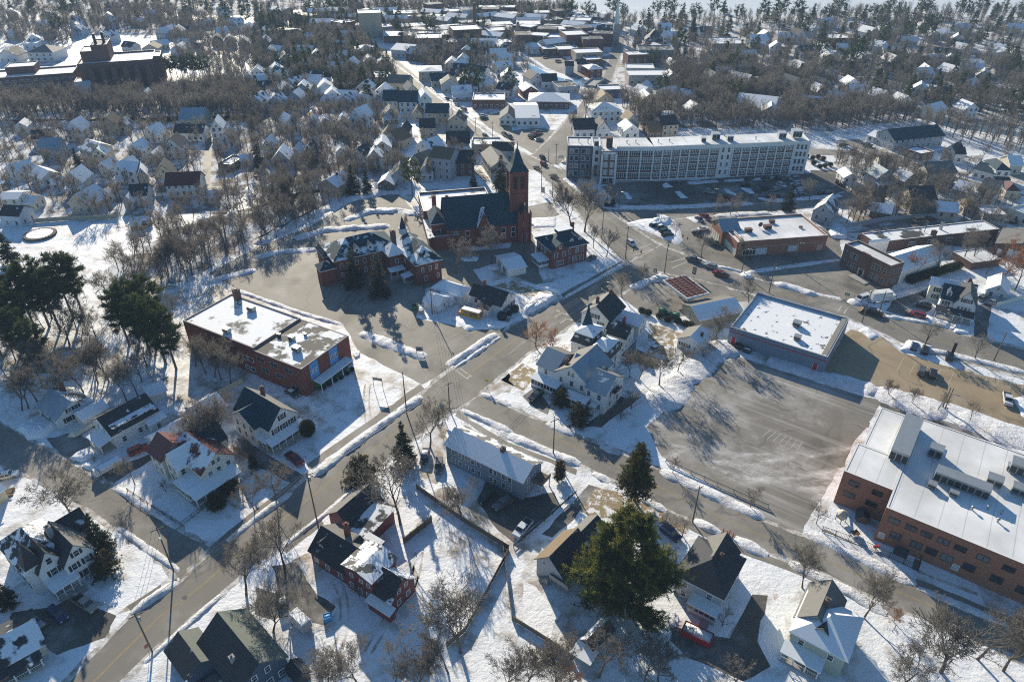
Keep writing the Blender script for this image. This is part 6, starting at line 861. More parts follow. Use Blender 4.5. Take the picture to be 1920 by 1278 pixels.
 ('Xe', 595, 235, 1085, 185, 13, 5.6, 3.4, 'gx', 'greyw', 'rteal', 'long grey workshop with a dark teal ridge roof by the river', 'workshop'), ('Xe', 345, 130, 500, 178, 10, 3, 1.6, 'gx', 'white', 'rsnow', 'white garage with snow roof beside the long grey workshop', 'garage'), ('Xe', 700, 270, 870, 330, 9, 3, 0, 'flat', 'brick3', 'rsnow', 'brown low annex in front of the long grey workshop', 'workshop'), ('Xe', 1080, 320, 1200, 350, 9, 5, 3, 'gy', 'greyw', 'rdark_s', 'grey house with dark gable beside the riverside road', 'house'), ('Xe', 1205, 350, 1300, 355, 8, 4.6, 2, 'gx', 'white', 'rdark', 'white wing with dark roof beside the riverside road'),
 ('Xe', 1590, 555, 1735, 560, 12, 6, 2.6, 'hip', 'white', 'rteal', 'large white house with dark hipped roof right of the riverside road', 'house', None, None, None, 'rdark'), ('Xe', 1390, 495, 1590, 553, 9, 4.4, 2, 'gx', 'white', 'rteal', 'long white wing of the dark-hipped house'), ('Xe', 1745, 465, 1870, 470, 10, 4.6, 2.6, 'gx', 'beige', 'rsnow', 'beige house with snow roof at the right edge by the river'), ('Xe', 930, 580, 1205, 565, 12, 5.6, 3, 'gx', 'offwhite', 'rgrey', 'large ivory house with brown-grey roof left of the riverside road', 'house', None, None, None, 'rgrey_s'),
 ('Xe', 575, 565, 700, 610, 9, 3.6, 2.6, 'gx', 'beige', 'rsnow', 'beige cape house with snow roof, right neighbourhood'), ('Xe', 420, 610, 585, 600, 9, 5, 3.2, 'gy', 'bluew', 'rblue', 'slate blue gabled house with white porch, right neighbourhood', 'house', None, None, None, 'rsnow'), ('Xe', 105, 560, 235, 560, 8, 3, 1.8, 'gy', 'white', 'rsnow', 'white garage with snow roof and a row of small cedars', 'garage'), ('Xe', 765, 850, 1005, 845, 11, 5.4, 3.8, 'gx', 'tanw', 'rdark', 'big tan house with black roof and dormer, right neighbourhood', 'house'), ('Xe', 1420, 745, 1580, 785, 11, 5.4, 3.8, 'gx', 'white', 'rgrey', 'white house with a plain grey roof, right neighbourhood', 'house'),
 ('Xe', 1180, 695, 1310, 730, 9, 4, 2.6, 'gx', 'greyw', 'rsnow_m', 'grey low house left of the plain grey roof'), ('Xe', 1295, 870, 1420, 880, 8, 3, 2.2, 'hip', 'beige', 'rtan', 'small beige house with brown hipped roof, right neighbourhood'), ('Xe', 1030, 895, 1235, 912, 9, 3, 2.2, 'gx', 'beige', 'rsnow', 'pale garage with smooth snow roof behind the long workshop', 'garage'), ('Xe', 1485, 945, 1712, 955, 9, 3.2, 0, 'flat', 'beige', 'rsnow', 'beige flat garage with snow roof beside the parked cars', 'garage'), ('Xe', 1720, 900, 1930, 985, 12, 4, 0, 'flat', 'offwhite', 'rsnow', 'white repair garage with dark door at the right edge', 'garage'),
 ('Xe', 1710, 705, 1850, 715, 9, 3.4, 2.4, 'hip', 'tanw', 'rred', 'bungalow with a rust red roof at the right edge'), ('Xe', 470, 400, 585, 405, 8, 3, 1.6, 'gx', 'offwhite', 'rtan', 'low ivory house with brown roof beside the riverside road'), ('Xe', 385, 745, 515, 755, 8, 3, 2, 'gx', 'brownw', 'rtan', 'brown-roofed cottage among bare trees, right neighbourhood'), ('Xe', 365, 885, 565, 920, 8, 2.8, 2, 'gx', 'brownw', 'rsnow', 'low snow-roofed shed along the back fence, right neighbourhood', 'shed'), ('Xe', 500, 860, 600, 880, 7, 2.8, 1.4, 'gx', 'ltblue', 'rsnow', 'small blue-white shed along the back fence', 'shed'),
 ('Yf', 1400, 1110, 1620, 1160, 12, 4.2, 3.6, 'gy', 'greyw', 'rgrey_s', 'grey barn-roofed house with weathered shingles beside the drugstore', 'house'), ('Yh', 1400, 770, 1590, 815, 9, 3, 2.4, 'gy', 'ltblue', 'rsnow', 'pale blue garage with snow roof right of the steep navy-roofed house', 'garage'),
 ('F1', 0, 440, 132, 440, 14, 4.6, 4, 'gy', 'white', 'rdark_s', 'white steep-gabled house left of the hospital'), ('F1', 210, 435, 392, 435, 18, 6, 4, 'hip', 'white', 'rgrey', 'big white house with grey hipped roof behind the hospital'), ('F1', 172, 352, 272, 348, 14, 4, 0, 'flat', 'ltblue', 'rsnow', 'pale flat-roofed house behind the big hipped house'), ('F1', 1010, 385, 1122, 382, 12, 4, 3, 'gy', 'beige', 'rtan', 'beige twin-gabled house above the hospital'), ('F1', 1210, 402, 1312, 402, 12, 5, 3.4, 'gy', 'ltblue', 'rsnow_m', 'pale blue gable house right of the hospital'),
 ('F1', 1385, 392, 1445, 388, 12, 5, 2.4, 'gx', 'ltblue', 'rdark', 'pale blue dark-roofed house right of the hospital'), ('F1', 1540, 278, 1622, 272, 14, 4.6, 3, 'gx', 'white', 'rsnow', 'white snow-roofed house at the far wood edge'), ('F1', 1688, 355, 1768, 350, 14, 5, 3.4, 'gy', 'ltblue', 'rsnow_m', 'blue-grey snowy gable house at the far wood edge'), ('F1', 1500, 330, 1575, 326, 12, 5, 3, 'gy', 'dkgrey', 'rdark', 'dark gable house at the far wood edge'), ('F1', 1010, 748, 1072, 745, 10, 4.6, 3.4, 'gy', 'beige', 'rsnow_m', 'beige narrow house in the hillside wood'), ('F1', 310, 282, 372, 280, 12, 5, 3, 'gy', 'bluew', 'rdark', 'blue house on the far left slope')): row(*a)
# small distant houses and blocks that nothing tells apart
FR = random.Random(77)
def proto(w, d, h, rise, kind, wm, rm):
    v = MB(); r = MB(); x, y = w / 2, d / 2
    v.box(-x, -y, 0, x, y, h, 0)
    for z in ([1, 4] if h > 4.5 else [1]):
        for i in range(int(w / 2.6)): u = -x + w * (i + .5) / int(w / 2.6); v.box(u - .5, -y - .03, z, u + .5, -y - .001, z + 1.5, 1)
    if kind == 'flat': r.box(-x, -y, h, x, y, h + .5)
    elif kind == 'gx':
        for s in (-1, 1): v.face([(s * x, -y, h), (s * x, y, h), (s * x, 0, h + rise)]); r.slab([(-x - .4, s * (y + .4), h - .1), (x + .4, s * (y + .4), h - .1), (x + .4, 0, h + rise + .2), (-x - .4, 0, h + rise + .2)][::-s], .2)
    else:
        for s in (-1, 1): v.face([(-x, s * y, h), (x, s * y, h), (0, s * y, h + rise)]); r.slab([(s * (x + .4), -y - .4, h - .1), (s * (x + .4), y + .4, h - .1), (0, y + .4, h + rise + .2), (0, -y - .4, h + rise + .2)][::s], .2)
    return v.mesh('wall', [wm, 'glass']), r.mesh('roof', [rm])
HP = [proto(*q) for q in ((9, 9, 5, 3.4, 'gy', 'white', 'rsnow'), (11, 8, 4.6, 3, 'gx', 'white', 'rdark_s'), (9, 10, 5.4, 3.6, 'gy', 'greyw', 'rsnow_m'), (12, 8, 4, 2.6, 'gx', 'beige', 'rsnow'), (8, 9, 5.4, 3.4, 'gy', 'ltblue', 'rdark_m'), (11, 9, 5, 3, 'gx', 'offwhite', 'rsnow'))]; BP = [proto(*q) for q in ((18, 12, 7, 0, 'flat', 'brick3', 'rflat2'), (24, 14, 5, 0, 'flat', 'tanw', 'rsnow'), (16, 12, 9, 0, 'flat', 'brickd', 'rdark_s'), (28, 12, 5, 0, 'flat', 'tanw', 'rgrey_s'), (20, 12, 6, 2, 'gx', 'greyw', 'rsnow'))]
def clear(p, m):
    for q in OCC:
        if min(a[0] for a in q) - m < p[0] < max(a[0] for a in q) + m and min(a[1] for a in q) - m < p[1] < max(a[1] for a in q) + m: return False
    return True
for n, x0, x1, y0, y1, pr, nm, lb, cat, gp in ((64, 1180, 1910, 55, 225, HP, 'house', 'small distant house among the trees of the upper right woods', 'house', 'houses in the upper right woods'), (50, 480, 730, 62, 210, HP, 'house', 'small distant house among the trees left of the highway', 'house', 'houses in the woods left of the highway'), (24, 760, 960, 95, 180, HP, 'house', 'small distant house between the highway and the river', 'house', 'houses between highway and river'), (30, 20, 470, 24, 110, HP, 'house', 'small distant house around the hospital hill', 'house', 'houses round the hospital hill'), (44, 800, 1150, 26, 96, BP, 'commercial_block', 'flat snow-roofed block in the distant downtown', 'building', 'blocks of the distant downtown'), (14, 520, 820, 30, 70, BP, 'commercial_block', 'flat snow-roofed block in the distance left of the mills', 'building', 'blocks left of the far mills')):
    k = 0
    for _ in range(n * 30):
        if k >= n: break
        p = P('O', FR.uniform(x0, x1), FR.uniform(y0, y1))
        if not clear(p, 1.5 if pr is HP else 3): continue
        v = FR.choice(pr); a = FR.uniform(-.6, .6); o = thing(nm, (*p, 0), a, lb, cat, gp); link('wall', v[0], o); link('roof', v[1], o); k += 1; s = 5.5 if pr is HP else 10
        OCC.append([(p[0] - s, p[1] - s), (p[0] + s, p[1] - s), (p[0] + s, p[1] + s), (p[0] - s, p[1] + s)])
# landmarks that are not houses
o = thing('church_steeple', (*P('F3', 670, 300), 0), 0, 'dark stone church tower with a white pointed steeple, downtown', 'church'); MB().box(-8, -2, 0, 3.9, 12, 8).box(4, -3, 0, 9, 2, 14).obj('tower_wall', ['stone'], o); MB().slab([(-8.5, -2.5, 8), (4, -2.5, 8), (4, 5, 12), (-8.5, 5, 12)], .2).slab([(4, 12.5, 8), (-8.5, 12.5, 8), (-8.5, 5, 12), (4, 5, 12)], .2).obj('roof', ['rdark_s'], o); MB().tube((6.5, -.5, 14), (6.5, -.5, 19), 2, 1.8, 8).tube((6.5, -.5, 19), (6.5, -.5, 33), 1.7, .05, 8).obj('spire', ['white'], o)
o = MB().tube((0, 0, 0), (0, 0, 24), 1.6, 1.2, 10).obj('factory_chimney', ['brickd']); o.location = (*P('F2', 1543, 238), 0); tag(o, 'tall dark brick factory chimney among the far mills', 'chimney')
o = MB().box(0, -1, 2, 60, 1, 3.2, 0); [o.box(x, -.8, 0, x + 1, .8, 2, 0) for x in range(4, 60, 9)]; o = o.obj('causeway_bridge', ['offwhite']); o.location = (*P('F2', 1535, 135), 0); o.rotation_euler = (0, 0, -.25); tag(o, 'pale curved causeway bridge near the lake, far centre', 'bridge')
a_, c_ = P('F3', 550, 615), P('F3', 610, 570); o = MB().box(0, -4, .4, dst(a_, c_), 4, 1.2).box(0, -4, 1.2, dst(a_, c_), -3.7, 2.2).box(0, 3.7, 1.2, dst(a_, c_), 4, 2.2).obj('river_bridge', ['stone']); o.location = (*a_, 0); o.rotation_euler = (0, 0, math.atan2(c_[1] - a_[1], c_[0] - a_[0])); tag(o, 'stone road bridge over the river at the edge of downtown', 'bridge')
# ================================================================ trees
class RB:
    """ribbons: many thin quads at once"""
    def __init__(s): s.p = []; s.q = []; s.w0 = []; s.w1 = []; s.m = []
    def add(s, p, q, w0, w1, m=0): s.p.append(p); s.q.append(q); s.w0.append(w0); s.w1.append(w1); s.m.append(m)
    def arrays(s, rs, up=0.0):
        p = np.array(s.p); q = np.array(s.q); d = q - p; r = rs.normal(size=p.shape)
        if up: r = r * (1 - up) + np.array([0, 0, 1.0]) * up; d2 = np.cross(d, r); side = d2
        else: side = np.cross(d, r)
        side /= np.linalg.norm(side, axis=1)[:, None] + 1e-9; w0 = np.array(s.w0)[:, None] / 2; w1 = np.array(s.w1)[:, None] / 2
        V = np.stack([p - side * w0, p + side * w0, q + side * w1, q - side * w1], 1).reshape(-1, 3)
        return V, np.array(s.m)
def np_mesh(name, V, mats, mi=None, smooth=False):
    n = len(V) // 4; me = bpy.data.meshes.new(name); me.vertices.add(len(V)); me.vertices.foreach_set('co', V.astype(np.float32).ravel())
    me.loops.add(n * 4); me.loops.foreach_set('vertex_index', np.arange(n * 4, dtype=np.int32)); me.polygons.add(n)
    me.polygons.foreach_set('loop_start', np.arange(0, n * 4, 4, dtype=np.int32)); me.polygons.foreach_set('loop_total', np.full(n, 4, np.int32))
    for x in mats: me.materials.append(M[x])
    if mi is not None: me.polygons.foreach_set('material_index', mi.astype(np.int32))
    me.update(calc_edges=True); return me
def rv(r, k=1.0): return np.array([r.gauss(0, k), r.gauss(0, k), r.gauss(0, k)])
def unit_(v): return v / (np.linalg.norm(v) + 1e-9)
def bare(seed, H=12.0, spread=.5, fork=.3, nl=(9, 7, 6, 3), tw=.035, limbs=True, mat='twig', tl=.86, l1=.74):
    """bare winter tree -> trunk mesh, crown mesh"""
    r = random.Random(seed); T = MB(); R = RB()
    def branch(p, d, L, rad, lev):
        pts = [p]; seg = 4 if lev < 2 else 2; k = d
        for i in range(seg): k = unit_(k + rv(r, .11 + .05 * lev) + np.array([0, 0, .10 if lev else .0])); pts.append(pts[-1] + k * L / seg)
        for i in range(seg):
            r0 = rad * (1 - .8 * i / seg); r1 = rad * (1 - .8 * (i + 1) / seg)
            if lev < 2 or (lev == 2 and limbs and rad > .05): T.tube(pts[i], pts[i + 1], max(r0, .015), max(r1, .012), 6 if lev == 0 else 4, 0, False)
            else: R.add(pts[i], pts[i + 1], max(r0 * 2, tw), max(r1 * 2, tw * .8))
        if lev < len(nl):
            n = nl[lev]
            for i in range(n):
                t = (fork if lev == 0 else .22) + (1 - (fork if lev == 0 else .22)) * (i + r.uniform(.1, .9)) / n; a = t * seg; j = min(seg - 1, int(a)); pos = pts[j] + (pts[j + 1] - pts[j]) * (a - j)
                dr = unit_(pts[j + 1] - pts[j]); side = unit_(np.cross(dr, rv(r))); ang = (spread if lev == 0 else .55 + .25 * spread) * r.uniform(.7, 1.3)
                nd = unit_(dr * math.cos(ang) + side * math.sin(ang)); ll = L * (l1 if lev == 0 else .55) * (1.08 - .55 * t) * r.uniform(.75, 1.2)
                branch(pos, nd, max(ll, .35), rad * (1 - .75 * t) * .58, lev + 1)
    branch(np.zeros(3), np.array([r.uniform(-.06, .06), r.uniform(-.06, .06), 1]), H * tl, H * .0135 + .045, 0)
    V, m = R.arrays(np.random.RandomState(seed)); return T.mesh('trunk', ['bark'], True), np_mesh('crown', V, [mat])
def conifer(seed, H=12.0, R0=3.5, base=.12, layers=16, per=9, tuft=7, shape=1.0, mats=('spruce', 'spruce'), nl=.5, nw=.16, droop=.25, gap=.0, top=.05):
    """evergreen: whorls of limbs, each limb carrying sprays of needle blades"""
    r = random.Random(seed); T = MB(); B = RB(); T.tube((0, 0, 0), (0, 0, H * .97), H * .016 + .06, .03, 7, 0, False)
    for i in range(layers):
        t = (i + r.random()) / layers; z = H * (base + (1 - base - .02) * t); rad = R0 * (1 - t) ** shape * (1 if t > .1 else .75 + 2.5 * t) + top * R0
        for k in range(max(3, int(per * (.45 + .55 * (1 - t))))):
            if r.random() < gap: continue
            a = r.uniform(0, 6.283); L = rad * r.uniform(.62, 1.12); p0 = np.array([0, 0, z]); dz = -droop * L + r.uniform(-.1, .25) * L
            p1 = np.array([math.cos(a) * L, math.sin(a) * L, z + dz]); T.tube(p0, p0 + (p1 - p0) * .85, .02 + .012 * L, .012, 3, 0, False); nt = max(3, int(tuft * L / 1.6)); mm = 0 if r.random() < .6 else 1
            for q in range(nt):
                u = .22 + .78 * (q + r.random()) / nt; c = p0 + (p1 - p0) * u + rv(r, .10 * L * .5)
                for w in range(5): d = unit_(unit_(p1 - p0) * .55 + rv(r, .62)) * nl * r.uniform(.6, 1.3); B.add(c, c + d, nw, nw * .35, mm)
    V, m = B.arrays(np.random.RandomState(seed), .25); return T.mesh('trunk', ['bark'], True), np_mesh('crown', V, list(mats), m)
def clumpy(seed, H, R0, n, blades, mats, nl, nw, base=.25, top=.4, limbs=9, shapef=None, k=1.0):
    """white-pine crown: limbs ending in plumes of needles, open between them"""
    r = random.Random(seed); T = MB(); B = RB(); T.tube((0, 0, 0), (.2, .1, H * .95), H * .014 + .1, .06, 8, 0, False)
    for i in range(limbs):
        t = (i + r.random()) / limbs; z0 = H * (base + (.97 - base) * t); rad = R0 * (shapef(t) if shapef else (1 - abs(t - .3) * .9)); a = r.uniform(0, 6.283) if limbs > 60 else i * 2.4 + r.uniform(-.5, .5); L = rad * r.uniform(.75, 1.1)
        p0 = np.array([0, 0, z0]); p1 = np.array([math.cos(a) * L, math.sin(a) * L, z0 + L * r.uniform(.1, .4)]); T.tube(p0, p1, .05 + .014 * L, .02, 4, 0, False)
        for kk in range(max(4, int(n * L / R0))):
            u = .3 + .7 * r.random() ** .7; c = p0 + (p1 - p0) * u + np.array([r.gauss(0, .17 * k * L), r.gauss(0, .17 * k * L), r.gauss(0.02, .07 * k * L)]); ax = unit_((p1 - p0) * .6 + rv(r, .5 * L) + np.array([0, 0, .25 * L])); mm = 1 if r.random() < .30 + .3 * t else 0
            T.tube(p0 + (p1 - p0) * u * .8, c, .03, .01, 3, 0, False) if kk % 3 == 0 else None
            for w in range(blades): q = c + ax * r.uniform(-.2, 1.0) * nl * 1.4; d = unit_(ax * .75 + rv(r, .55)) * nl * r.uniform(.6, 1.25); B.add(q, q + d, nw, nw * .3, mm)
    V, m = B.arrays(np.random.RandomState(seed), .2); return T.mesh('trunk', ['bark'], True), np_mesh('crown', V, list(mats), m)
def shrub(seed, H, R0, n, mat, nl=.3, nw=.12, flat=1.0):
    r = random.Random(seed); B = RB()
    for i in range(n):
        v = unit_(rv(r)) * r.random() ** .4; c = np.array([v[0] * R0, v[1] * R0 * flat, H * .5 + v[2] * H * .5]); d = unit_(rv(r) + v * .8) * nl; B.add(c, c + d, nw, nw * .4)
    T = MB()
    for i in range(5): a = i * 1.3; T.tube((0, 0, 0), (math.cos(a) * R0 * .5, math.sin(a) * R0 * .5, H * .6), .05, .02, 3, 0, False)
    V, m = B.arrays(np.random.RandomState(seed)); return T.mesh('stem', ['bark'], True), np_mesh('crown', V, [mat])
BARE = [bare(10 + i, 12, .62 + .08 * (i % 3), .34 + .05 * (i % 4), (9, 9, 7, 4), .05, tl=.58, l1=1.05) for i in range(6)]
VASE = [bare(30 + i, 12, .40, .4, (9, 10, 7, 5), .045, tl=.36, l1=1.9) for i in range(3)]
MID = [bare(40 + i, 12, .55 + .1 * (i % 3), .25 + .06 * (i % 3), (10, 8, 7), .085, False, tl=.62, l1=.95) for i in range(7)]
RUST = [bare(60 + i, 12, .7, .25, (9, 7, 6, 3), .09, True, 'twigr') for i in range(2)]
SPRUCE = [conifer(70 + i, 12, 3.3, .06, 20, 10, 8, .95, ('spruce', 'spruce'), .5, .15) for i in range(2)]; GREYS = [conifer(80 + i, 14, 3.6, .05, 24, 11, 8, .85, ('spruceg', 'spruce'), .5, .14) for i in range(2)]
FARC = [conifer(90 + i, 12, 3.6, .1, 11, 8, 4, .9, ('spruce', 'pine'), .9, .4) for i in range(3)]
TALLP = [clumpy(100 + i, 24, 5.0, 44, 12, ('pine', 'pine'), .75, .14, .30, limbs=40, k=.62, shapef=lambda t: (.75 + .5 * t) if t < .6 else 1.05 - .75 * (t - .6) / .4) for i in range(4)]
FARP = [clumpy(110 + i, 16, 5.2, 9, 9, ('pine', 'spruce'), 1.5, .5, .3, limbs=13) for i in range(3)]
HERO = clumpy(127, 25, 9.6, 104, 16, ('pine', 'pine_lit'), .75, .13, .05, limbs=90, shapef=lambda t: 1.04 - .84 * t ** 1.25 if t > .12 else .75 + 2.0 * t, k=.62)  # second needle colour paints sunlit plumes, more of them towards the top
CEDAR = conifer(131, 17, 4.4, .16, 34, 13, 9, .62, ('cedar', 'pine'), .42, .14, .05); ARB = conifer(141, 6, .8, .02, 22, 8, 9, .5, ('cedar', 'hedge'), .3, .12, -.4, 0, .5)
YEW = conifer(151, 6, 3, .02, 16, 10, 9, .6, ('cedar', 'hedge'), .34, .13, .05, 0, .25); HEDGE = [shrub(160 + i, 2.4, 1.5, 1500, 'hedge') for i in range(2)]; COLUMN = conifer(171, 5, 1.0, .02, 18, 9, 9, .6, ('hedge', 'spruce'), .28, .12, -.3, 0, .3)
ROUND = shrub(181, 4.6, 1.9, 5200, 'hedge', .3, .13); BUSH = [bare(190 + i, 4, .8, .04, (14, 7, 5), .03) for i in range(2)]; RBUSH = bare(195, 4, .9, .04, (14, 8, 6), .05, True, 'twigr')
def plant(v, t, x, y, s, label, name='bare_tree', cat='tree', group=None, rz=None, sz=None, xy=None):
    p = xy or P(t, x, y); o = thing(name, (p[0], p[1], 0), rnd.uniform(0, 6.28) if rz is None else rz, label, cat, group); o.scale = (s, s, sz or s)
    link('trunk' if name not in ('shrub', 'hedge') else 'stem', v[0], o); link('crown', v[1], o); return o
TR = random.Random(21)
# conifers one by one
plant(HERO, 'B3', 470, 955, 1, 'huge bushy white pine with sunlit golden-green needles in the right foreground', 'pine_tree'); plant(CEDAR, 'B3', 525, 498, 1.0, 'tall brown-green cedar standing just behind the huge pine, by the street', 'cedar_tree')
for v, t, x, y, s, l, n in ((ARB, 'Ze', 1215, 650, 1.05, 'taller left one of two slim brown cedars beside the slate apartment house', 'cedar_tree'), (ARB, 'Ze', 1243, 628, .95, 'right one of two slim brown cedars beside the slate apartment house', 'cedar_tree'), (SPRUCE[0], 'Za', 735, 360, .95, 'dark drooping spruce right of the turreted house', 'spruce_tree'), (YEW, 'Za', 760, 500, .95, 'round golden-brown yew in front of the turreted house', 'yew'),
    (SPRUCE[1], 'Za', 70, 740, .65, 'dark conifer at the left edge below the turreted house', 'spruce_tree'), (YEW, 'B2', 455, 420, 1.3, 'bushy golden-green conifer beside the main street', 'conifer_tree'), (SPRUCE[1], 'B2', 640, 340, 1.05, 'thin brown conifer behind the big bare maple', 'conifer_tree'), (HEDGE[0], 'Zc', 770, 870, 1.5, 'dark evergreen bush by the steps of the maroon-roofed house', 'shrub'), (HEDGE[1], 'Zc', 880, 745, 1.35, 'dark evergreen bush under the porch end of the maroon-roofed house', 'shrub'),
    (COLUMN, 'Zc', 1085, 545, 1.0, 'dark columnar cypress beside the wooden fence', 'cypress'), (ROUND, 'Zc', 1545, 255, 1, 'big round clipped dark hedge by the green-roofed house', 'shrub'), (GREYS[0], 'Ya', 610, 1140, 1.08, 'left broad grey-green spruce in front of the convent', 'spruce_tree'), (GREYS[1], 'Ya', 915, 1245, 1.12, 'right pointed grey-green spruce in front of the convent', 'spruce_tree'), (YEW, 'Zh', 520, 1235, 1.0, 'bushy green conifer in the front garden of the inn', 'conifer_tree'), (YEW, 'Zh', 350, 1075, .9, 'smaller conifer by the porch of the inn', 'conifer_tree'),
    (SPRUCE[0], 'Yf', 1132, 1005, 1.0, 'dark lone spruce between the mill lot and the drugstore', 'spruce_tree'), (SPRUCE[1], 'Ye', 735, 1185, .55, 'taller small spruce at the mill lot corner', 'spruce_tree'), (SPRUCE[0], 'Ye', 655, 1180, .42, 'shorter small spruce at the mill lot corner', 'spruce_tree'), (SPRUCE[0], 'Xa', 800, 620, .85, 'dark spruce beside the beige two-storey house', 'spruce_tree'), (SPRUCE[1], 'Xc', 120, 735, .95, 'slim dark spruce at the beige porch house', 'spruce_tree'), (SPRUCE[0], 'Xc', 1235, 1060, 1.15, 'dark spruce at the ravine end by the car park bank', 'spruce_tree'), (SPRUCE[1], 'Xc', 1400, 1040, .9, 'shorter dark spruce right beside the ravine-end spruce', 'spruce_tree'),
    (FARP[0], 'Xd', 340, 1165, .9, 'leafy green pine behind the church hall', 'pine_tree'), (SPRUCE[1], 'Xd', 1070, 1085, .62, 'small green spruce behind the church roof', 'spruce_tree'), (GREYS[0], 'Xd', 1400, 1130, 1.15, 'tall grey-green spruce left of the bell tower', 'spruce_tree'), (SPRUCE[0], 'F2', 792, 745, 1.5, 'tall dark spruce left of the long white block', 'spruce_tree'), (SPRUCE[1], 'F2', 932, 505, 1.2, 'dark spruce at the highway bend', 'spruce_tree'), (SPRUCE[0], 'F2', 805, 365, 1.2, 'dark spruce above the beige hipped house', 'spruce_tree'),
    (FARP[1], 'F2', 1480, 645, .85, 'left dark pine of three beyond the highway', 'pine_tree'), (FARP[2], 'F2', 1560, 650, .95, 'middle dark pine of three beyond the highway', 'pine_tree'), (FARP[0], 'F2', 1785, 660, .9, 'right dark pine of three beyond the highway', 'pine_tree'), (YEW, 'F4', 125, 775, 1.7, 'round golden conifer beside the white hall', 'conifer_tree'), (FARP[0], 'F4', 350, 425, 1.15, 'broad green pine in the upper right woods', 'pine_tree'), (FARP[1], 'F4', 560, 505, 1.25, 'dark broad spruce by the low dark house, upper right', 'spruce_tree'), (FARP[2], 'F4', 800, 345, 1.0, 'dark pine left of the broad olive pine, upper right', 'pine_tree'),
    (FARP[0], 'F4', 1090, 315, 1.3, 'broad olive pine in the middle of the upper right woods', 'pine_tree'), (FARP[1], 'F3', 1530, 745, .85, 'green pine above the white hall', 'pine_tree'), (SPRUCE[0], 'F3', 1680, 650, 1.3, 'dark pointed spruce right of the turquoise house', 'spruce_tree'), (SPRUCE[1], 'F3', 880, 340, 1.4, 'dark spruce left of the courthouse', 'spruce_tree'), (SPRUCE[0], 'F3', 1270, 285, 1.5, 'dark pointed spruce right of the courthouse', 'spruce_tree'), (FARP[2], 'F3', 1180, 380, 1.1, 'dark pine beside the courthouse', 'pine_tree'), (FARP[0], 'F3', 1050, 690, .8, 'dark pine below the long stone block', 'pine_tree'), (SPRUCE[1], 'M1', 62, 500, 1.2, 'dark dense spruce at the left edge above the pines', 'spruce_tree')): plant(v, t, x, y, s, l, n)
for i, (x, y, s) in enumerate(((60, 930, 1), (130, 965, .95), (200, 880, 1), (270, 850, 1.05), (330, 870, .95), (400, 800, 1), (450, 775, .95), (10, 1010, .9), (165, 1040, .8), (240, 1090, .75), (20, 860, 1))): plant(TALLP[i % 4], 'M1', x, y, s * .92, 'tall dark pine in the clump of pines at the left edge', 'pine_tree', 'tree', 'pines in the left clump')
for i, (x, y, s) in enumerate(((760, 930, 1), (820, 1000, .95), (900, 1040, 1), (705, 950, .9), (960, 1080, .95), (860, 900, 1))): plant(TALLP[(i + 1) % 4], 'M1', x, y, s * .86, 'dark pine in the clump beside the red brick school', 'pine_tree', 'tree', 'pines beside the school')
for i in range(9): plant(FARP[i % 3], 'F1', 1130 + i * 40, 540 + (i % 3) * 8, .85, 'olive pine in the row right of the hospital', 'pine_tree', 'tree', 'pines by the hospital')
for i in range(34): x = 1040 + i * 27 + TR.uniform(-12, 12); plant((FARC if i % 3 == 0 else FARP)[i % 3], 'O', x, 30 + TR.uniform(-4, 16) + (8 if x < 1300 else 0), TR.uniform(.8, 1.3), 'tall dark conifer in the shore line along the frozen lake', 'pine_tree', 'tree', 'conifers along the lake shore')
for i in range(26): plant((FARC + FARP)[i % 6], 'O', TR.uniform(1180, 1900), TR.uniform(60, 150), TR.uniform(.7, 1.15), 'dark conifer among the houses of the upper right woods', 'pine_tree', 'tree', 'conifers in the upper right woods')
for i in range(26): plant((FARC + FARP)[i % 6], 'O', TR.uniform(60, 900), TR.uniform(20, 80), TR.uniform(.7, 1.1), 'dark conifer in the far woods at the upper left', 'pine_tree', 'tree', 'conifers in the upper left woods')
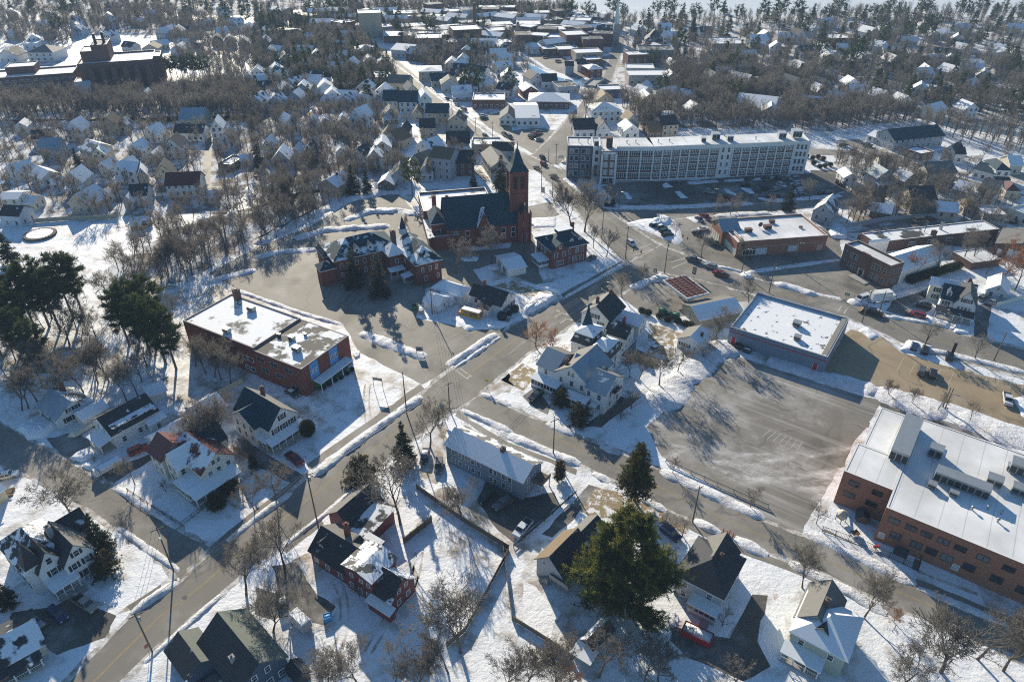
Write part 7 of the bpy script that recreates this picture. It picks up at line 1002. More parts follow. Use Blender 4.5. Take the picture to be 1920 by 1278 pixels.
# bare trees near the camera, each where it stands
NB = [(BARE[0], 'B2', 620, 600, 1.35, 'big bare maple spreading over the barn-red house'), (BARE[1], 'B2', 122, 780, 1.05, 'leaning bare tree at the snowy driveway corner by the main street'), (BARE[2], 'B1', 330, 612, 1.15, 'bare tree with a leaning trunk behind the dark spruce'), (BARE[3], 'B1', 580, 432, .55, 'small bare tree in the fenced yard of the maroon-roofed house'), (BARE[4], 'B1', 1058, 905, 1.0, 'bare tree at the main street kerb in the lower left'), (BARE[5], 'B2', 748, 272, 1.0, 'thin bare tree on the corner by the slate apartment house'),
  (VASE[0], 'B2', 880, 565, .85, 'bare tree in front of the slate apartment house wall'), (VASE[1], 'B2', 878, 1150, 1.35, 'wide fan-shaped bare tree in the snowy back yard'), (VASE[2], 'B2', 440, 1290, .8, 'bare tree at the bottom edge left of the fan-shaped tree'), (BARE[0], 'B2', 600, 1300, .75, 'bare tree at the bottom edge below the fan-shaped tree'), (VASE[2], 'B2', 75, 1062, .95, 'multi-stemmed bare tree beside the silver car'), (BARE[3], 'B2', 825, 1240, .8, 'leaning bare tree below the fan-shaped tree'), (BARE[4], 'B3', 372, 1258, .95, 'bare tree right of the two little sheds'), (BARE[5], 'B3', 560, 1300, .8, 'crooked bare tree at the bottom edge'), (BARE[1], 'B3', 628, 1290, .85, 'straight forked bare tree at the bottom edge'), (VASE[0], 'B3', 60, 1310, .95, 'brushy bare tree at the bottom edge left of the sheds'),
  (VASE[1], 'B4', 147, 872, .8, 'small bare street tree above the sage house'), (VASE[2], 'B4', 412, 1003, .8, 'bare street tree right of the sage house roof'), (VASE[0], 'B4', 742, 1235, 1.45, 'big dense bare oak at the lower right'), (BARE[3], 'B4', 900, 1180, 1.0, 'bare tree right of the big dense oak'), (VASE[0], 'Zc', 680, 390, 1.05, 'left bare tree between the maroon and the green roof'), (VASE[1], 'Zc', 800, 345, 1.15, 'middle bare tree between the maroon and the green roof'), (VASE[2], 'Zc', 850, 300, 1.1, 'right bare tree between the maroon and the green roof'), (BARE[5], 'Zc', 1085, 905, .65, 'thin bare sapling in the front lawn of the maroon-roofed house'), (BARE[0], 'Zc', 1268, 800, .9, 'bare tree at the kerb in front of the maroon-roofed house'),
  (VASE[0], 'M3', 320, 312, 1.75, 'left one of two great bare elms at the highway corner'), (VASE[1], 'M3', 395, 332, 1.65, 'right one of two great bare elms at the highway corner'), (MID[0], 'M3', 442, 420, .7, 'small bare tree behind the rectory'), (MID[1], 'M3', 514, 468, .85, 'bare tree on the rectory lawn corner'), (MID[2], 'M3', 702, 612, .6, 'small bare tree at the fuel station corner'), (MID[3], 'M3', 598, 690, .75, 'bare tree beside the charcoal gable house'), (MID[4], 'M3', 890, 362, .55, 'small bare tree by the parked cars island'), (MID[5], 'M3', 1030, 470, .75, 'bare tree at the drugstore forecourt'), (MID[6], 'M3', 1212, 472, .65, 'small bare tree against the drugstore front'), (BARE[4], 'M3', 1292, 732, .75, 'round bare tree between the fuel shop and the snowy store roof'),
  (BARE[0], 'M3', 1105, 925, .95, 'bare tree behind the small white cottage'), (BARE[2], 'M3', 800, 1172, .95, 'bare tree in the snow behind the inn'), (VASE[1], 'M3', 640, 1125, .7, 'left slim bare tree beside the inn'), (VASE[2], 'M3', 692, 1132, .75, 'right slim bare tree beside the inn'), (BARE[5], 'M3', 900, 1100, .75, 'bare tree below the small white cottage'), (BARE[3], 'M2', 1090, 558, 1.05, 'bare tree between convent and church drive'), (BARE[1], 'M2', 1282, 505, 1.2, 'spreading bare tree in front of the church'), (MID[6], 'M2', 840, 338, .6, 'small round bare tree beside the convent spire'), (BARE[4], 'Yh', 965, 530, .95, 'bare tree against the white slope of the hall roof'), (BARE[5], 'Yh', 1190, 460, 1.1, 'tall bare tree at the end of the hall hedge'), (MID[1], 'Yh', 1290, 450, .9, 'bare tree by the snowy carport'),
  (RUST[0], 'Yh', 780, 590, .6, 'small tree with rusty leaves at the hall corner'), (RUST[1], 'Yh', 1560, 640, 1.05, 'oak with rusty brown leaves at the right edge'), (RUST[0], 'Yh', 1690, 700, 1.1, 'second rusty-leaved oak closest to the right edge'), (RUST[1], 'Yh', 1420, 560, .65, 'low rusty-leaved tree by the hedge end'), (MID[2], 'M4', 852, 955, .75, 'small bare street tree by the parked blue car'), (MID[3], 'M4', 1125, 1030, .7, 'bare street tree along the highway verge'), (MID[4], 'M4', 655, 1228, .4, 'sapling on the snow strip below the sanded lot, left end'), (MID[5], 'M4', 785, 1268, .4, 'second sapling on the snow strip below the sanded lot'), (MID[6], 'B4', 517, 48, .4, 'third sapling on the snow strip above the white school roof'), (MID[0], 'B4', 615, 82, .4, 'fourth sapling on the snow strip above the white school roof'), (MID[1], 'B4', 725, 112, .5, 'fifth sapling on the snow strip above the white school roof'), (MID[2], 'B4', 865, 158, .5, 'last sapling on the snow strip above the white school roof'), (MID[3], 'B3', 690, 385, .4, 'sapling in the verge at the ploughed lot corner'), (MID[4], 'B3', 1022, 528, .5, 'sapling in the verge by the guard rail'), (MID[5], 'B4', 206, 598, .45, 'sapling by the play yard fence'),
  (MID[6], 'Yf', 300, 1045, .7, 'left street tree above the drugstore'), (MID[0], 'Yf', 480, 1060, .6, 'second street tree above the drugstore'), (MID[1], 'Yf', 545, 1032, .7, 'third street tree above the drugstore'), (MID[2], 'Yf', 912, 1032, .65, 'right street tree above the drugstore'), (BARE[0], 'Yf', 1380, 900, .85, 'broad bare tree in the mill lot'), (RUST[0], 'Ye', 380, 880, .6, 'reddish ornamental tree at the slate corner of the mill'), (VASE[2], 'F3', 517, 835, 1.6, 'dense bare tree standing at the branch street junction'), (MID[3], 'F3', 415, 940, .9, 'bare tree beside the branch street'), (VASE[1], 'B2', 310, 1330, .8, 'brushy bare tree at the bottom edge right of the dark blue house'), (VASE[0], 'B2', 700, 1320, .75, 'brushy bare tree at the bottom edge between the back yards'), (VASE[2], 'B3', 170, 1340, .9, 'brushy bare tree at the bottom edge below the fence corner'), (VASE[0], 'B3', -30, 1330, .8, 'bare tree at the bottom edge beside the long yard fence'), (BARE[2], 'B4', 560, 1330, .9, 'bare tree at the bottom edge right of the sage house'), (VASE[1], 'B4', 1010, 1230, 1.1, 'bare tree in the bottom right corner'), (RBUSH, 'M3', 130, 960, 1.6, 'red-brown leafless bush patch beside the inn, street end'), (RBUSH, 'M3', 220, 985, 1.4, 'red-brown leafless bush patch nearer the inn wall')]
for v, t, x, y, s, l in NB: plant(v, t, x, y, s * (1.25 if t[0] == 'B' and s > .6 else 1.12), l)
for i, (x, y) in enumerate(((205, 915), (310, 985), (397, 1022), (466, 1050), (562, 1090))): plant(VASE[i % 3], 'Yd', x, y, 1.0 + .05 * (i % 3), 'bare tree in the row along the brick school wall', group='bare trees along the school wall')
for i, (x, y) in enumerate(((770, 175), (905, 95), (1172, 262), (1285, 235), (205, 340), (265, 325), (345, 260))): plant(BARE[i % 6], 'Zb', x, y, 1.1, 'bare tree on the snowy slope above the left street', group='bare trees above the left street')
for i, (x, y, s) in enumerate(((140, 960, 1), (200, 955, .95), (290, 540, .95), (720, 910, .8), (790, 600, .85), (1050, 660, .85), (1040, 372, .8), (1140, 392, .7), (1350, 442, .7), (1410, 422, .7), (1690, 370, 1.05), (1490, 330, .75), (860, 892, .75), (940, 892, .7), (600, 860, .85), (250, 930, .95), (90, 900, .8), (330, 880, .8), (180, 480, .8), (440, 420, .8), (1290, 820, .7), (1370, 870, .7))): plant(MID[i % 7], 'Xe', x, y, s, 'bare tree between the houses of the right neighbourhood', group='bare trees in the right neighbourhood')
def inside(p, q):
    c = False
    for i in range(len(q)):
        a, b = q[i], q[i - 1]
        if (a[1] > p[1]) != (b[1] > p[1]) and p[0] < (b[0] - a[0]) * (p[1] - a[1]) / (b[1] - a[1]) + a[0]: c = not c
    return c
BBX = [(min(p[0] for p in q), min(p[1] for p in q), max(p[0] for p in q), max(p[1] for p in q)) for q in OCC]
def free(p, m=1.0):
    for q, b in zip(OCC, BBX):
        if b[0] - m < p[0] < b[2] + m and b[1] - m < p[1] < b[3] + m and (inside(p, q) or (m > 1.5 and any(inside((p[0] + dx, p[1] + dy), q) for dx, dy in ((m, 0), (-m, 0), (0, m), (0, -m))))): return False
    return True
def scatter(n, xy, sep, fn, m=1.0):
    """n free spots inside a picture polygon"""
    pix = [(xy[i], xy[i + 1]) for i in range(0, len(xy), 2)]; q = [P('O', *p) for p in pix]; x0, x1 = min(p[0] for p in q), max(p[0] for p in q); y0, y1 = min(p[1] for p in q), max(p[1] for p in q); got = []; k = 0
    while len(got) < n and k < n * 40:
        k += 1; p = (TR.uniform(x0, x1), TR.uniform(y0, y1))
        if inside(p, q) and free(p, m) and all(dst(p, g) > sep for g in got): got.append(p); fn(p, len(got))
ZONES = [(34, 2.6, (0, 640, 60, 600, 200, 560, 330, 560, 345, 640, 330, 730, 150, 770, 0, 760), 1.05, 'bare tree in the dim wood among the left pines', 'bare trees in the left wood'), (58, 2.2, (205, 505, 330, 425, 470, 390, 560, 360, 655, 345, 660, 372, 560, 425, 480, 475, 330, 540, 215, 545), 1.05, 'slender bare tree in the ravine thicket behind the church car park', 'bare trees in the ravine thicket'),
  (30, 7, (0, 225, 480, 215, 480, 330, 440, 400, 120, 420, 0, 430), .85, 'bare tree between the houses of the left neighbourhood', 'bare trees in the left neighbourhood'), (36, 6, (470, 200, 740, 215, 760, 330, 620, 350, 480, 390), .85, 'bare tree between the houses of the middle neighbourhood', 'bare trees in the middle neighbourhood'), (14, 6, (740, 230, 930, 260, 960, 350, 760, 350), .75, 'bare tree behind the church and its hall', 'bare trees behind the church')]
for n, sep, xy, s, l, gname in ZONES: scatter(n, xy, sep, lambda p, i: plant(MID[i % 7] if sep > 4 else (BARE + MID)[i % 13], 'O', 0, 0, s * TR.uniform(.75, 1.2), l, group=gname, xy=p), 1.2)
# hedges and shrubs
for i, (x, y) in enumerate(((20, 680), (95, 705), (230, 745), (330, 785), (450, 800), (540, 835), (600, 850))): plant(HEDGE[i % 2], 'Xf', x, y, .8, 'clipped dark bush in the row behind the fuel station', 'shrub', 'shrub', 'bushes behind the fuel station')
for i in range(13): t = i / 12; plant(HEDGE[i % 2], 'Yh', 720 + 430 * t, 640 - 130 * t, 1.15, 'dense dark bush in the tall hedge right of the brown brick hall', 'shrub', 'shrub', 'hedge bushes right of the hall')
for i, (x, y) in enumerate(((350, 420), (420, 440), (480, 430), (540, 450), (430, 500), (500, 540), (560, 530), (620, 520))): plant(HEDGE[i % 2], 'Yf', 1000 + x, y - 20, .85, 'dark bush in the plot right of the mill end', 'shrub', 'shrub', 'bushes right of the mill')
for i in range(6): plant(COLUMN, 'Xe', 40 + i * 17, 560 + i * 8, .5, 'small clipped cedar in the row by the white garage', 'cedar_tree', 'tree', 'little cedars by the white garage')
for i, (t, x, y, s, l) in enumerate((('B1', 712, 462, .75, 'leafless bush in the middle of the fenced lawn'), ('B2', 805, 235, .5, 'round leafless bush on the snowy street corner'), ('B2', 445, 910, .9, 'leafless bush along the barn-red wall'), ('Zf', 1335, 905, 1.0, 'leafless bush in the snow beside the grey house porch'), ('Zf', 1070, 300, 1.3, 'leafless thicket between the big pine and the grey house'), ('Zf', 960, 260, 1.1, 'leafless thicket close behind the big pine'), ('Zh', 1000, 1110, 1.5, 'brushy thicket behind the inn by the snow bank'), ('Zh', 900, 1200, 1.4, 'brushy thicket at the inn drive'), ('Xf', 830, 1130, 1.4, 'brambles between cottage and store wall'), ('Xf', 760, 1230, 1.3, 'brambles at the snow bank corner'), ('Xf', 900, 1020, 1.3, 'brambles nearest the store wall'),
   ('B2', 740, 1130, 1.0, 'tangled bush by the yard fence'), ('B3', 960, 1290, 1.6, 'sprawling leafless bush at the bottom right of the driveway'), ('B3', 250, 1290, 1.2, 'thicket below the two little sheds'), ('Zg', 1100, 350, .8, 'leafless thicket with snow beside the multi-stemmed tree'), ('B4', 1080, 975, .7, 'small bush on the lawn at the right edge'), ('Zb', 880, 830, .5, 'snowy bush by the steps of the white cottage'), ('B4', 540, 1020, .8, 'rusty bush on the verge by the right street'))): plant(BUSH[i % 2] if i not in (13, 17) else RBUSH, t, x, y, s, l, 'shrub', 'shrub')
# far woods: masses nobody could count
def wood(name, zones, V=None, hmin=.7, hmax=1.2, pine=0.0):
    out = []; ms = []; rs = np.random.RandomState(len(zones) * 7 + 1); base = []
    for i in range(5):
        r = random.Random(300 + i); R = RB()
        H = 12; R.add(np.zeros(3), np.array([r.uniform(-.3, .3), 0, H * .75]), .42, .16, 1); R.add(np.zeros(3), np.array([r.uniform(-.3, .3), 0, H * .75]), .42, .16, 1)
        for k in range(20):
            a = r.uniform(0, 6.28); z = H * r.uniform(.22, .7); L = H * r.uniform(.2, .36); e = np.array([math.cos(a) * L * .6, math.sin(a) * L * .6, z + L * .8]); R.add(np.array([0, 0, z]), e, .14, .07, 1)
            for q in range(9): c = np.array([0, 0, z]) + (e - np.array([0, 0, z])) * r.uniform(.35, 1); R.add(c, c + unit_(rv(r) + np.array([0, 0, .8])) * H * r.uniform(.09, .18), .13, .05, 0)
        base.append(R.arrays(np.random.RandomState(i)))
    pb = []
    for v in FARC[:2]:
        m = v[1]; a = np.zeros(len(m.vertices) * 3, np.float32); m.vertices.foreach_get('co', a); pb.append(a.reshape(-1, 3))
    def put(p, i):
        s = TR.uniform(hmin, hmax); a = TR.uniform(0, 6.28); c, sn = math.cos(a), math.sin(a)
        if TR.random() < pine: v = pb[i % 2]; mi = np.full(len(v) // 4, 2)
        else: v, mi = base[i % 5]
        w = np.stack([v[:, 0] * c - v[:, 1] * sn, v[:, 0] * sn + v[:, 1] * c, v[:, 2]], 1) * s; out.append(w + np.array([p[0], p[1], 0])); ms.append(mi)
    for n, sep, xy in zones: scatter(n, xy, sep, put, 1.8)
    tag(link(name, np_mesh(name, np.concatenate(out), ['twig', 'bark', 'pine'], np.concatenate(ms))), kind='stuff')
wood('hospital_wood', [(420, 3, (0, 196, 150, 192, 300, 188, 420, 158, 480, 170, 480, 225, 250, 222, 0, 225)), (330, 3, (180, 22, 290, 20, 410, 45, 440, 68, 330, 72, 230, 60, 165, 66)), (200, 4, (0, 26, 160, 26, 180, 60, 120, 90, 0, 85)), (180, 4, (320, 75, 490, 70, 490, 150, 420, 150, 340, 120))])
wood('far_left_wood', [(480, 4, (480, 70, 640, 62, 720, 95, 760, 150, 690, 190, 480, 210)), (700, 4.5, (0, -40, 860, -40, 840, 8, 500, 22, 0, 22)), (380, 4.5, (480, 22, 860, 12, 960, 14, 980, 40, 800, 60, 640, 58, 480, 60))], pine=.25)
wood('riverside_wood', [(330, 3, (1165, 200, 1400, 195, 1560, 205, 1680, 212, 1720, 225, 1560, 245, 1440, 243, 1300, 238, 1210, 248)), (60, 4, (1690, 225, 1920, 262, 1960, 300, 1780, 262, 1700, 245)), (240, 3.5, (1240, 130, 1560, 150, 1540, 200, 1240, 195)), (14, 4, (960, 90, 1000, 120, 990, 150, 950, 130))])
wood('lakeside_wood', [(700, 4, (1140, 38, 1300, 40, 1440, 34, 1680, 24, 1960, 30, 1960, 120, 1500, 130, 1150, 120)), (560, 4, (1260, 120, 1500, 125, 1960, 118, 1960, 235, 1700, 210, 1500, 200, 1260, 195)), (260, 4, (840, 12, 1040, 20, 1140, 40, 1140, 60, 860, 40)), (170, 4, (760, 60, 960, 60, 1000, 90, 820, 140, 760, 110))], pine=.12)
wood('neighbourhood_trees', [(200, 2.4, (0, 215, 480, 205, 480, 330, 440, 400, 120, 420, 0, 430)), (260, 2.4, (470, 200, 740, 215, 760, 330, 620, 350, 480, 390)), (70, 2, (205, 505, 330, 425, 470, 390, 560, 360, 655, 345, 660, 372, 560, 425, 480, 475, 330, 540, 215, 545)), (50, 3, (740, 90, 950, 130, 960, 190, 860, 180)), (110, 2.5, (1560, 300, 1700, 310, 1900, 400, 1900, 430, 1600, 420))], hmin=.55, hmax=.95)
for q in ((1150, 120, 1300, 60, 1500, 45, 1960, 50, 1960, 240, 1720, 222, 1560, 246, 1300, 240, 1180, 250, 1170, 200), (0, 176, 150, 172, 300, 170, 420, 140, 480, 165, 480, 226, 0, 228), (0, -60, 860, -60, 840, 6, 500, 30, 0, 24), (480, 70, 640, 64, 740, 110, 700, 190, 480, 200), (180, 30, 440, 40, 440, 68, 170, 66), (0, 226, 480, 216, 480, 335, 430, 400, 120, 412, 0, 420), (470, 205, 740, 215, 770, 330, 640, 352, 480, 390), (205, 505, 330, 425, 470, 390, 560, 360, 655, 345, 660, 362, 560, 415, 480, 462, 330, 530, 215, 540), (1560, 280, 1700, 300, 1915, 400, 1915, 450, 1600, 425)): sheet('forest_floor', 'floor', .002, poly('O', *q), 1.5, False)
# ================================================================ vehicles
CARM = {}
def paint(name, c): return MATS.get(name) or plain(name, c, .3, .2, 0, spec=.5)
PAINTS = dict(white=paint('white_car_paint', (.62, .63, .64)), silver=paint('silver_car_paint', (.36, .37, .38)), black=paint('black_car_paint', (.014, .015, .018)), grey=paint('grey_car_paint', (.11, .115, .12)), blue=paint('navy_car_paint', (.02, .035, .10)), red=paint('dark_red_car_paint', (.22, .015, .02)), orange=paint('orange_red_car_paint', (.38, .06, .02)), tan=paint('champagne_car_paint', (.32, .28, .22)), green=paint('dark_green_car_paint', (.02, .055, .035)), yellow=M['gold'])
def car_meshes(kind):
    if kind in CARM: return CARM[kind]
    L, W = dict(sedan=(4.6, 1.8), suv=(4.7, 1.9), pickup=(5.6, 2.0), van=(5.4, 2.05), plow=(6.0, 2.1))[kind]; h = L / 2
    prof = dict(sedan=[(-h, .35), (-h, .80), (-h + .2, .92), (-h + 1.0, .95), (h - 1.5, .95), (h - .25, .80), (h, .62), (h, .35)], suv=[(-h, .4), (-h, .95), (-h + .1, 1.05), (h - 1.4, 1.08), (h - .2, .98), (h, .75), (h, .4)], pickup=[(-h, .5), (-h, 1.05), (-h + .05, 1.1), (h - 1.6, 1.12), (h - .2, 1.08), (h, .9), (h, .45)], van=[(-h, .4), (-h, 1.1), (h - .9, 1.15), (h - .1, 1.0), (h, .7), (h, .4)])
    prof['plow'] = prof['pickup']; pr = prof[kind]; b = MB(); n = len(pr)
    for sgn in (-1, 1):
        for i, (x, z) in enumerate(pr): b.v.append((x, sgn * (W / 2 - (.06 if z > .9 else 0)), z))
    for i in range(n): j = (i + 1) % n; b.f.append((i, j, n + j, n + i)); b.m.append(0)
    b.f.append(tuple(range(n - 1, -1, -1))); b.m.append(0); b.f.append(tuple(range(n, 2 * n))); b.m.append(0)
    cab = dict(sedan=(-h + .75, h - 1.3, .93, 1.42, .75, .55), suv=(-h + .15, h - 1.2, 1.03, 1.68, .25, .7), pickup=(-h + 1.9, h - 1.35, 1.08, 1.78, .2, .6), van=(-h + .05, h - .8, 1.1, 2.0, .08, .6), plow=(-h + 2.2, h - 1.35, 1.08, 1.85, .2, .5))[kind]; x0, x1, z0, z1, ia, ib = cab; w0, w1 = W / 2 - .08, W / 2 - .26
    g = MB(); v = [(x0, -w0, z0), (x1, -w0, z0), (x1, w0, z0), (x0, w0, z0), (x0 + ia, -w1, z1), (x1 - ib, -w1, z1), (x1 - ib, w1, z1), (x0 + ia, w1, z1)]; g.v = v
    for f in ((0, 1, 5, 4), (1, 2, 6, 5), (2, 3, 7, 6), (3, 0, 4, 7)): g.f.append(f); g.m.append(0)
    b.box(x0 + ia - .03, -w1 - .03, z1 - .02, x1 - ib + .03, w1 + .03, z1 + .04)
    for s in (-1, 1):
        for a, c in (((x0, s * w0, z0), (x0 + ia, s * w1, z1)), ((x1, s * w0, z0), (x1 - ib, s * w1, z1)), (((x0 + x1) / 2, s * w0, z0), ((x0 + ia + x1 - ib) / 2, s * w1, z1))): b.tube(a, c, .055, .055, 4, 0, False)
    if kind in ('pickup', 'plow'): b.box(-h + .12, -W / 2 + .14, 1.11, -h + 1.85, W / 2 - .14, 1.125, 1)
    w = MB().tube((0, -.11, 0), (0, .11, 0), .34, .34, 12, 0).tube((0, -.12, 0), (0, .12, 0), .19, .19, 8, 1); hl = MB().box(h - .06, -.2, .62, h + .03, .2, .8); tl = MB().box(-h - .03, -.14, .66, -h + .05, .14, .9)
    CARM[kind] = (b.mesh('body', [PAINTS['white'], 'black']), g.mesh('cabin_glass', ['glass']), w.mesh('wheel', ['tire', 'metal']), hl.mesh('headlight', ['frame']), tl.mesh('tail_light', ['red']), L, W); return CARM[kind]
def car(kind, color, t, x0, y0, x1, y1, label, snow=False, name=None, group=None, small=False):
    """from the tail pixel to the nose pixel"""
    a, c = P(t, x0, y0), P(t, x1, y1); bm, gm, wm, hm, tm, L, W = car_meshes(kind); mx = ((a[0] + c[0]) / 2, (a[1] + c[1]) / 2)
    o = thing(name or ('pickup_truck' if kind in ('pickup', 'plow') else 'parked_car' if kind != 'van' else 'van'), (*mx, .02), math.atan2(c[1] - a[1], c[0] - a[0]), label, 'pickup truck' if kind in ('pickup', 'plow') else 'van' if kind == 'van' else 'car', group)
    b = link('body', bm, o); b.material_slots[0].link = 'OBJECT'; b.material_slots[0].material = PAINTS[color]; link('cabin_glass', gm, o)
    if not small:
        for sx in (-1, 1):
            for sy in (-1, 1): link('wheel', wm, o, (sx * L * .31, sy * (W / 2 - .1), .34))
        for sy in (-1, 1): link('headlight', hm, o, (0, sy * (W / 2 - .35), .0)); link('tail_light', tm, o, (0, sy * (W / 2 - .3), 0))
    if snow:
        q = MB(); z = 1.46 if kind == 'sedan' else 1.73; q.box(-L * .22, -W * .36, z - .02, L * .1, W * .36, z + .09, 0, 0, .08).obj('snow_cover', ['clean'], o, True)
        if kind == 'pickup': MB().box(-L / 2 + .2, -W * .38, 1.12, -L / 2 + 1.7, W * .38, 1.3, 0, 0, .1).obj('snow_cover', ['clean'], o, True)
    return o
for a in (('pickup', 'tan', 'Za', 540, 690, 690, 785, 'champagne pickup truck with an open black bed beside the turreted house'), ('suv', 'blue', 'Za', 365, 775, 465, 850, 'navy blue car in shade between pickup and silver car'), ('suv', 'silver', 'Za', 195, 830, 295, 905, 'silver car parked leftmost on the driveway of the turreted house'), ('pickup', 'red', 'B2', 130, 300, 205, 358, 'dark red pickup truck beside the green-roofed house'), ('sedan', 'grey', 'B2', 130, 30, 185, 62, 'dark grey car close to the red brick school wall', True), ('suv', 'orange', 'Zb', 1185, 760, 1375, 680, 'orange-red car at the maroon-roofed house garage'),
  ('sedan', 'white', 'Zb', 10, 970, 140, 940, 'white car at the left edge by the cut boards'), ('suv', 'black', 'Ze', 95, 380, 60, 530, 'snow-topped black car, left of two in the corner yard', True), ('suv', 'grey', 'Ze', 200, 475, 190, 590, 'dark car right of the snow-topped one in the corner yard'), ('pickup', 'white', 'Ze', 970, 1000, 850, 1140, 'white pickup truck with black bed by the pipe rail'), ('suv', 'black', 'Ze', 640, 760, 560, 830, 'left dark car in shade below the slate apartment house'), ('suv', 'grey', 'Ze', 780, 830, 700, 880, 'right dark car in shade below the slate apartment house'), ('suv', 'silver', 'B2', 110, 915, 130, 1000, 'silver car with snowy windscreen near the cargo trailer', True),
  ('suv', 'black', 'Zh', 165, 975, 75, 1045, 'black car parked in front of the inn'), ('sedan', 'tan', 'Zh', 1250, 550, 1165, 600, 'snow-covered car behind the mansard house', True), ('suv', 'white', 'M3', 632, 390, 665, 415, 'white car on the highway crossing'), ('pickup', 'grey', 'M3', 1020, 502, 955, 482, 'dark pickup truck first in the queue at the crossing'), ('suv', 'silver', 'M3', 1110, 538, 1048, 517, 'silver car second in the queue at the crossing'), ('pickup', 'red', 'M3', 1172, 585, 1098, 558, 'red pickup truck third in the queue at the crossing'),
  ('suv', 'blue', 'M3', 750, 312, 805, 300, 'snowy car at the top of the island row by the highway', True), ('suv', 'grey', 'M3', 785, 322, 838, 312, 'second snowy car in the island row by the highway', True), ('suv', 'green', 'M3', 805, 342, 855, 332, 'third car in the island row by the highway'), ('suv', 'black', 'M3', 820, 362, 872, 352, 'lowest dark car in the island row by the highway'), ('pickup', 'red', 'M3', 1025, 245, 1075, 272, 'red pickup truck by the drugstore corner'), ('sedan', 'grey', 'M3', 1000, 258, 1040, 285, 'grey car left of the red drugstore pickup'), ('sedan', 'white', 'M3', 1020, 325, 1058, 320, 'white car in the drugstore lot, upper'), ('sedan', 'black', 'M3', 990, 342, 1032, 356, 'dark and white car in the drugstore lot'),
  ('suv', 'silver', 'M3', 1050, 380, 1098, 392, 'silver car parked nearest the drugstore front'), ('suv', 'green', 'M3', 1078, 400, 1130, 412, 'dark green car parked below the silver one at the drugstore'), ('plow', 'black', 'Yh', 440, 945, 300, 905, 'black truck with an orange plough blade on the highway'), ('van', 'white', 'Yh', 320, 785, 232, 815, 'white van behind the utility pole'), ('suv', 'red', 'Yh', 840, 968, 725, 930, 'bright red car in front of the steep navy-roofed house'), ('suv', 'black', 'Yh', 905, 885, 775, 850, 'black car beside the bright red car'), ('suv', 'black', 'Yh', 915, 735, 840, 755, 'black car in the shade by the snow bank behind the van'), ('suv', 'tan', 'Yh', 1355, 810, 1420, 775, 'beige car in the drive of the steep navy-roofed house'), ('sedan', 'silver', 'Yh', 1440, 845, 1510, 815, 'silver car behind the beige car in the same drive'),
  ('suv', 'blue', 'M4', 785, 990, 800, 945, 'dark blue car on the snowy island of the sanded lot'), ('suv', 'black', 'M4', 845, 1010, 858, 962, 'black car on the snowy island of the sanded lot'), ('suv', 'grey', 'M4', 828, 1120, 838, 1078, 'left grey car of the pair in the middle of the sanded lot'), ('suv', 'black', 'M4', 888, 1138, 898, 1092, 'right dark car of the pair in the middle of the sanded lot'), ('suv', 'black', 'M4', 982, 1042, 988, 998, 'single black car at the edge of the sanded lot'), ('pickup', 'white', 'B4', 1022, 48, 1028, 98, 'white pickup truck at the right edge of the sanded lot'),
  ('sedan', 'grey', 'Yc', 1770, 345, 1730, 365, 'dark car half hidden at the rectory corner'), ('suv', 'blue', 'B3', 670, 640, 690, 655, 'blue car behind the huge pine')): car(*a[:7], a[7], *a[8:])
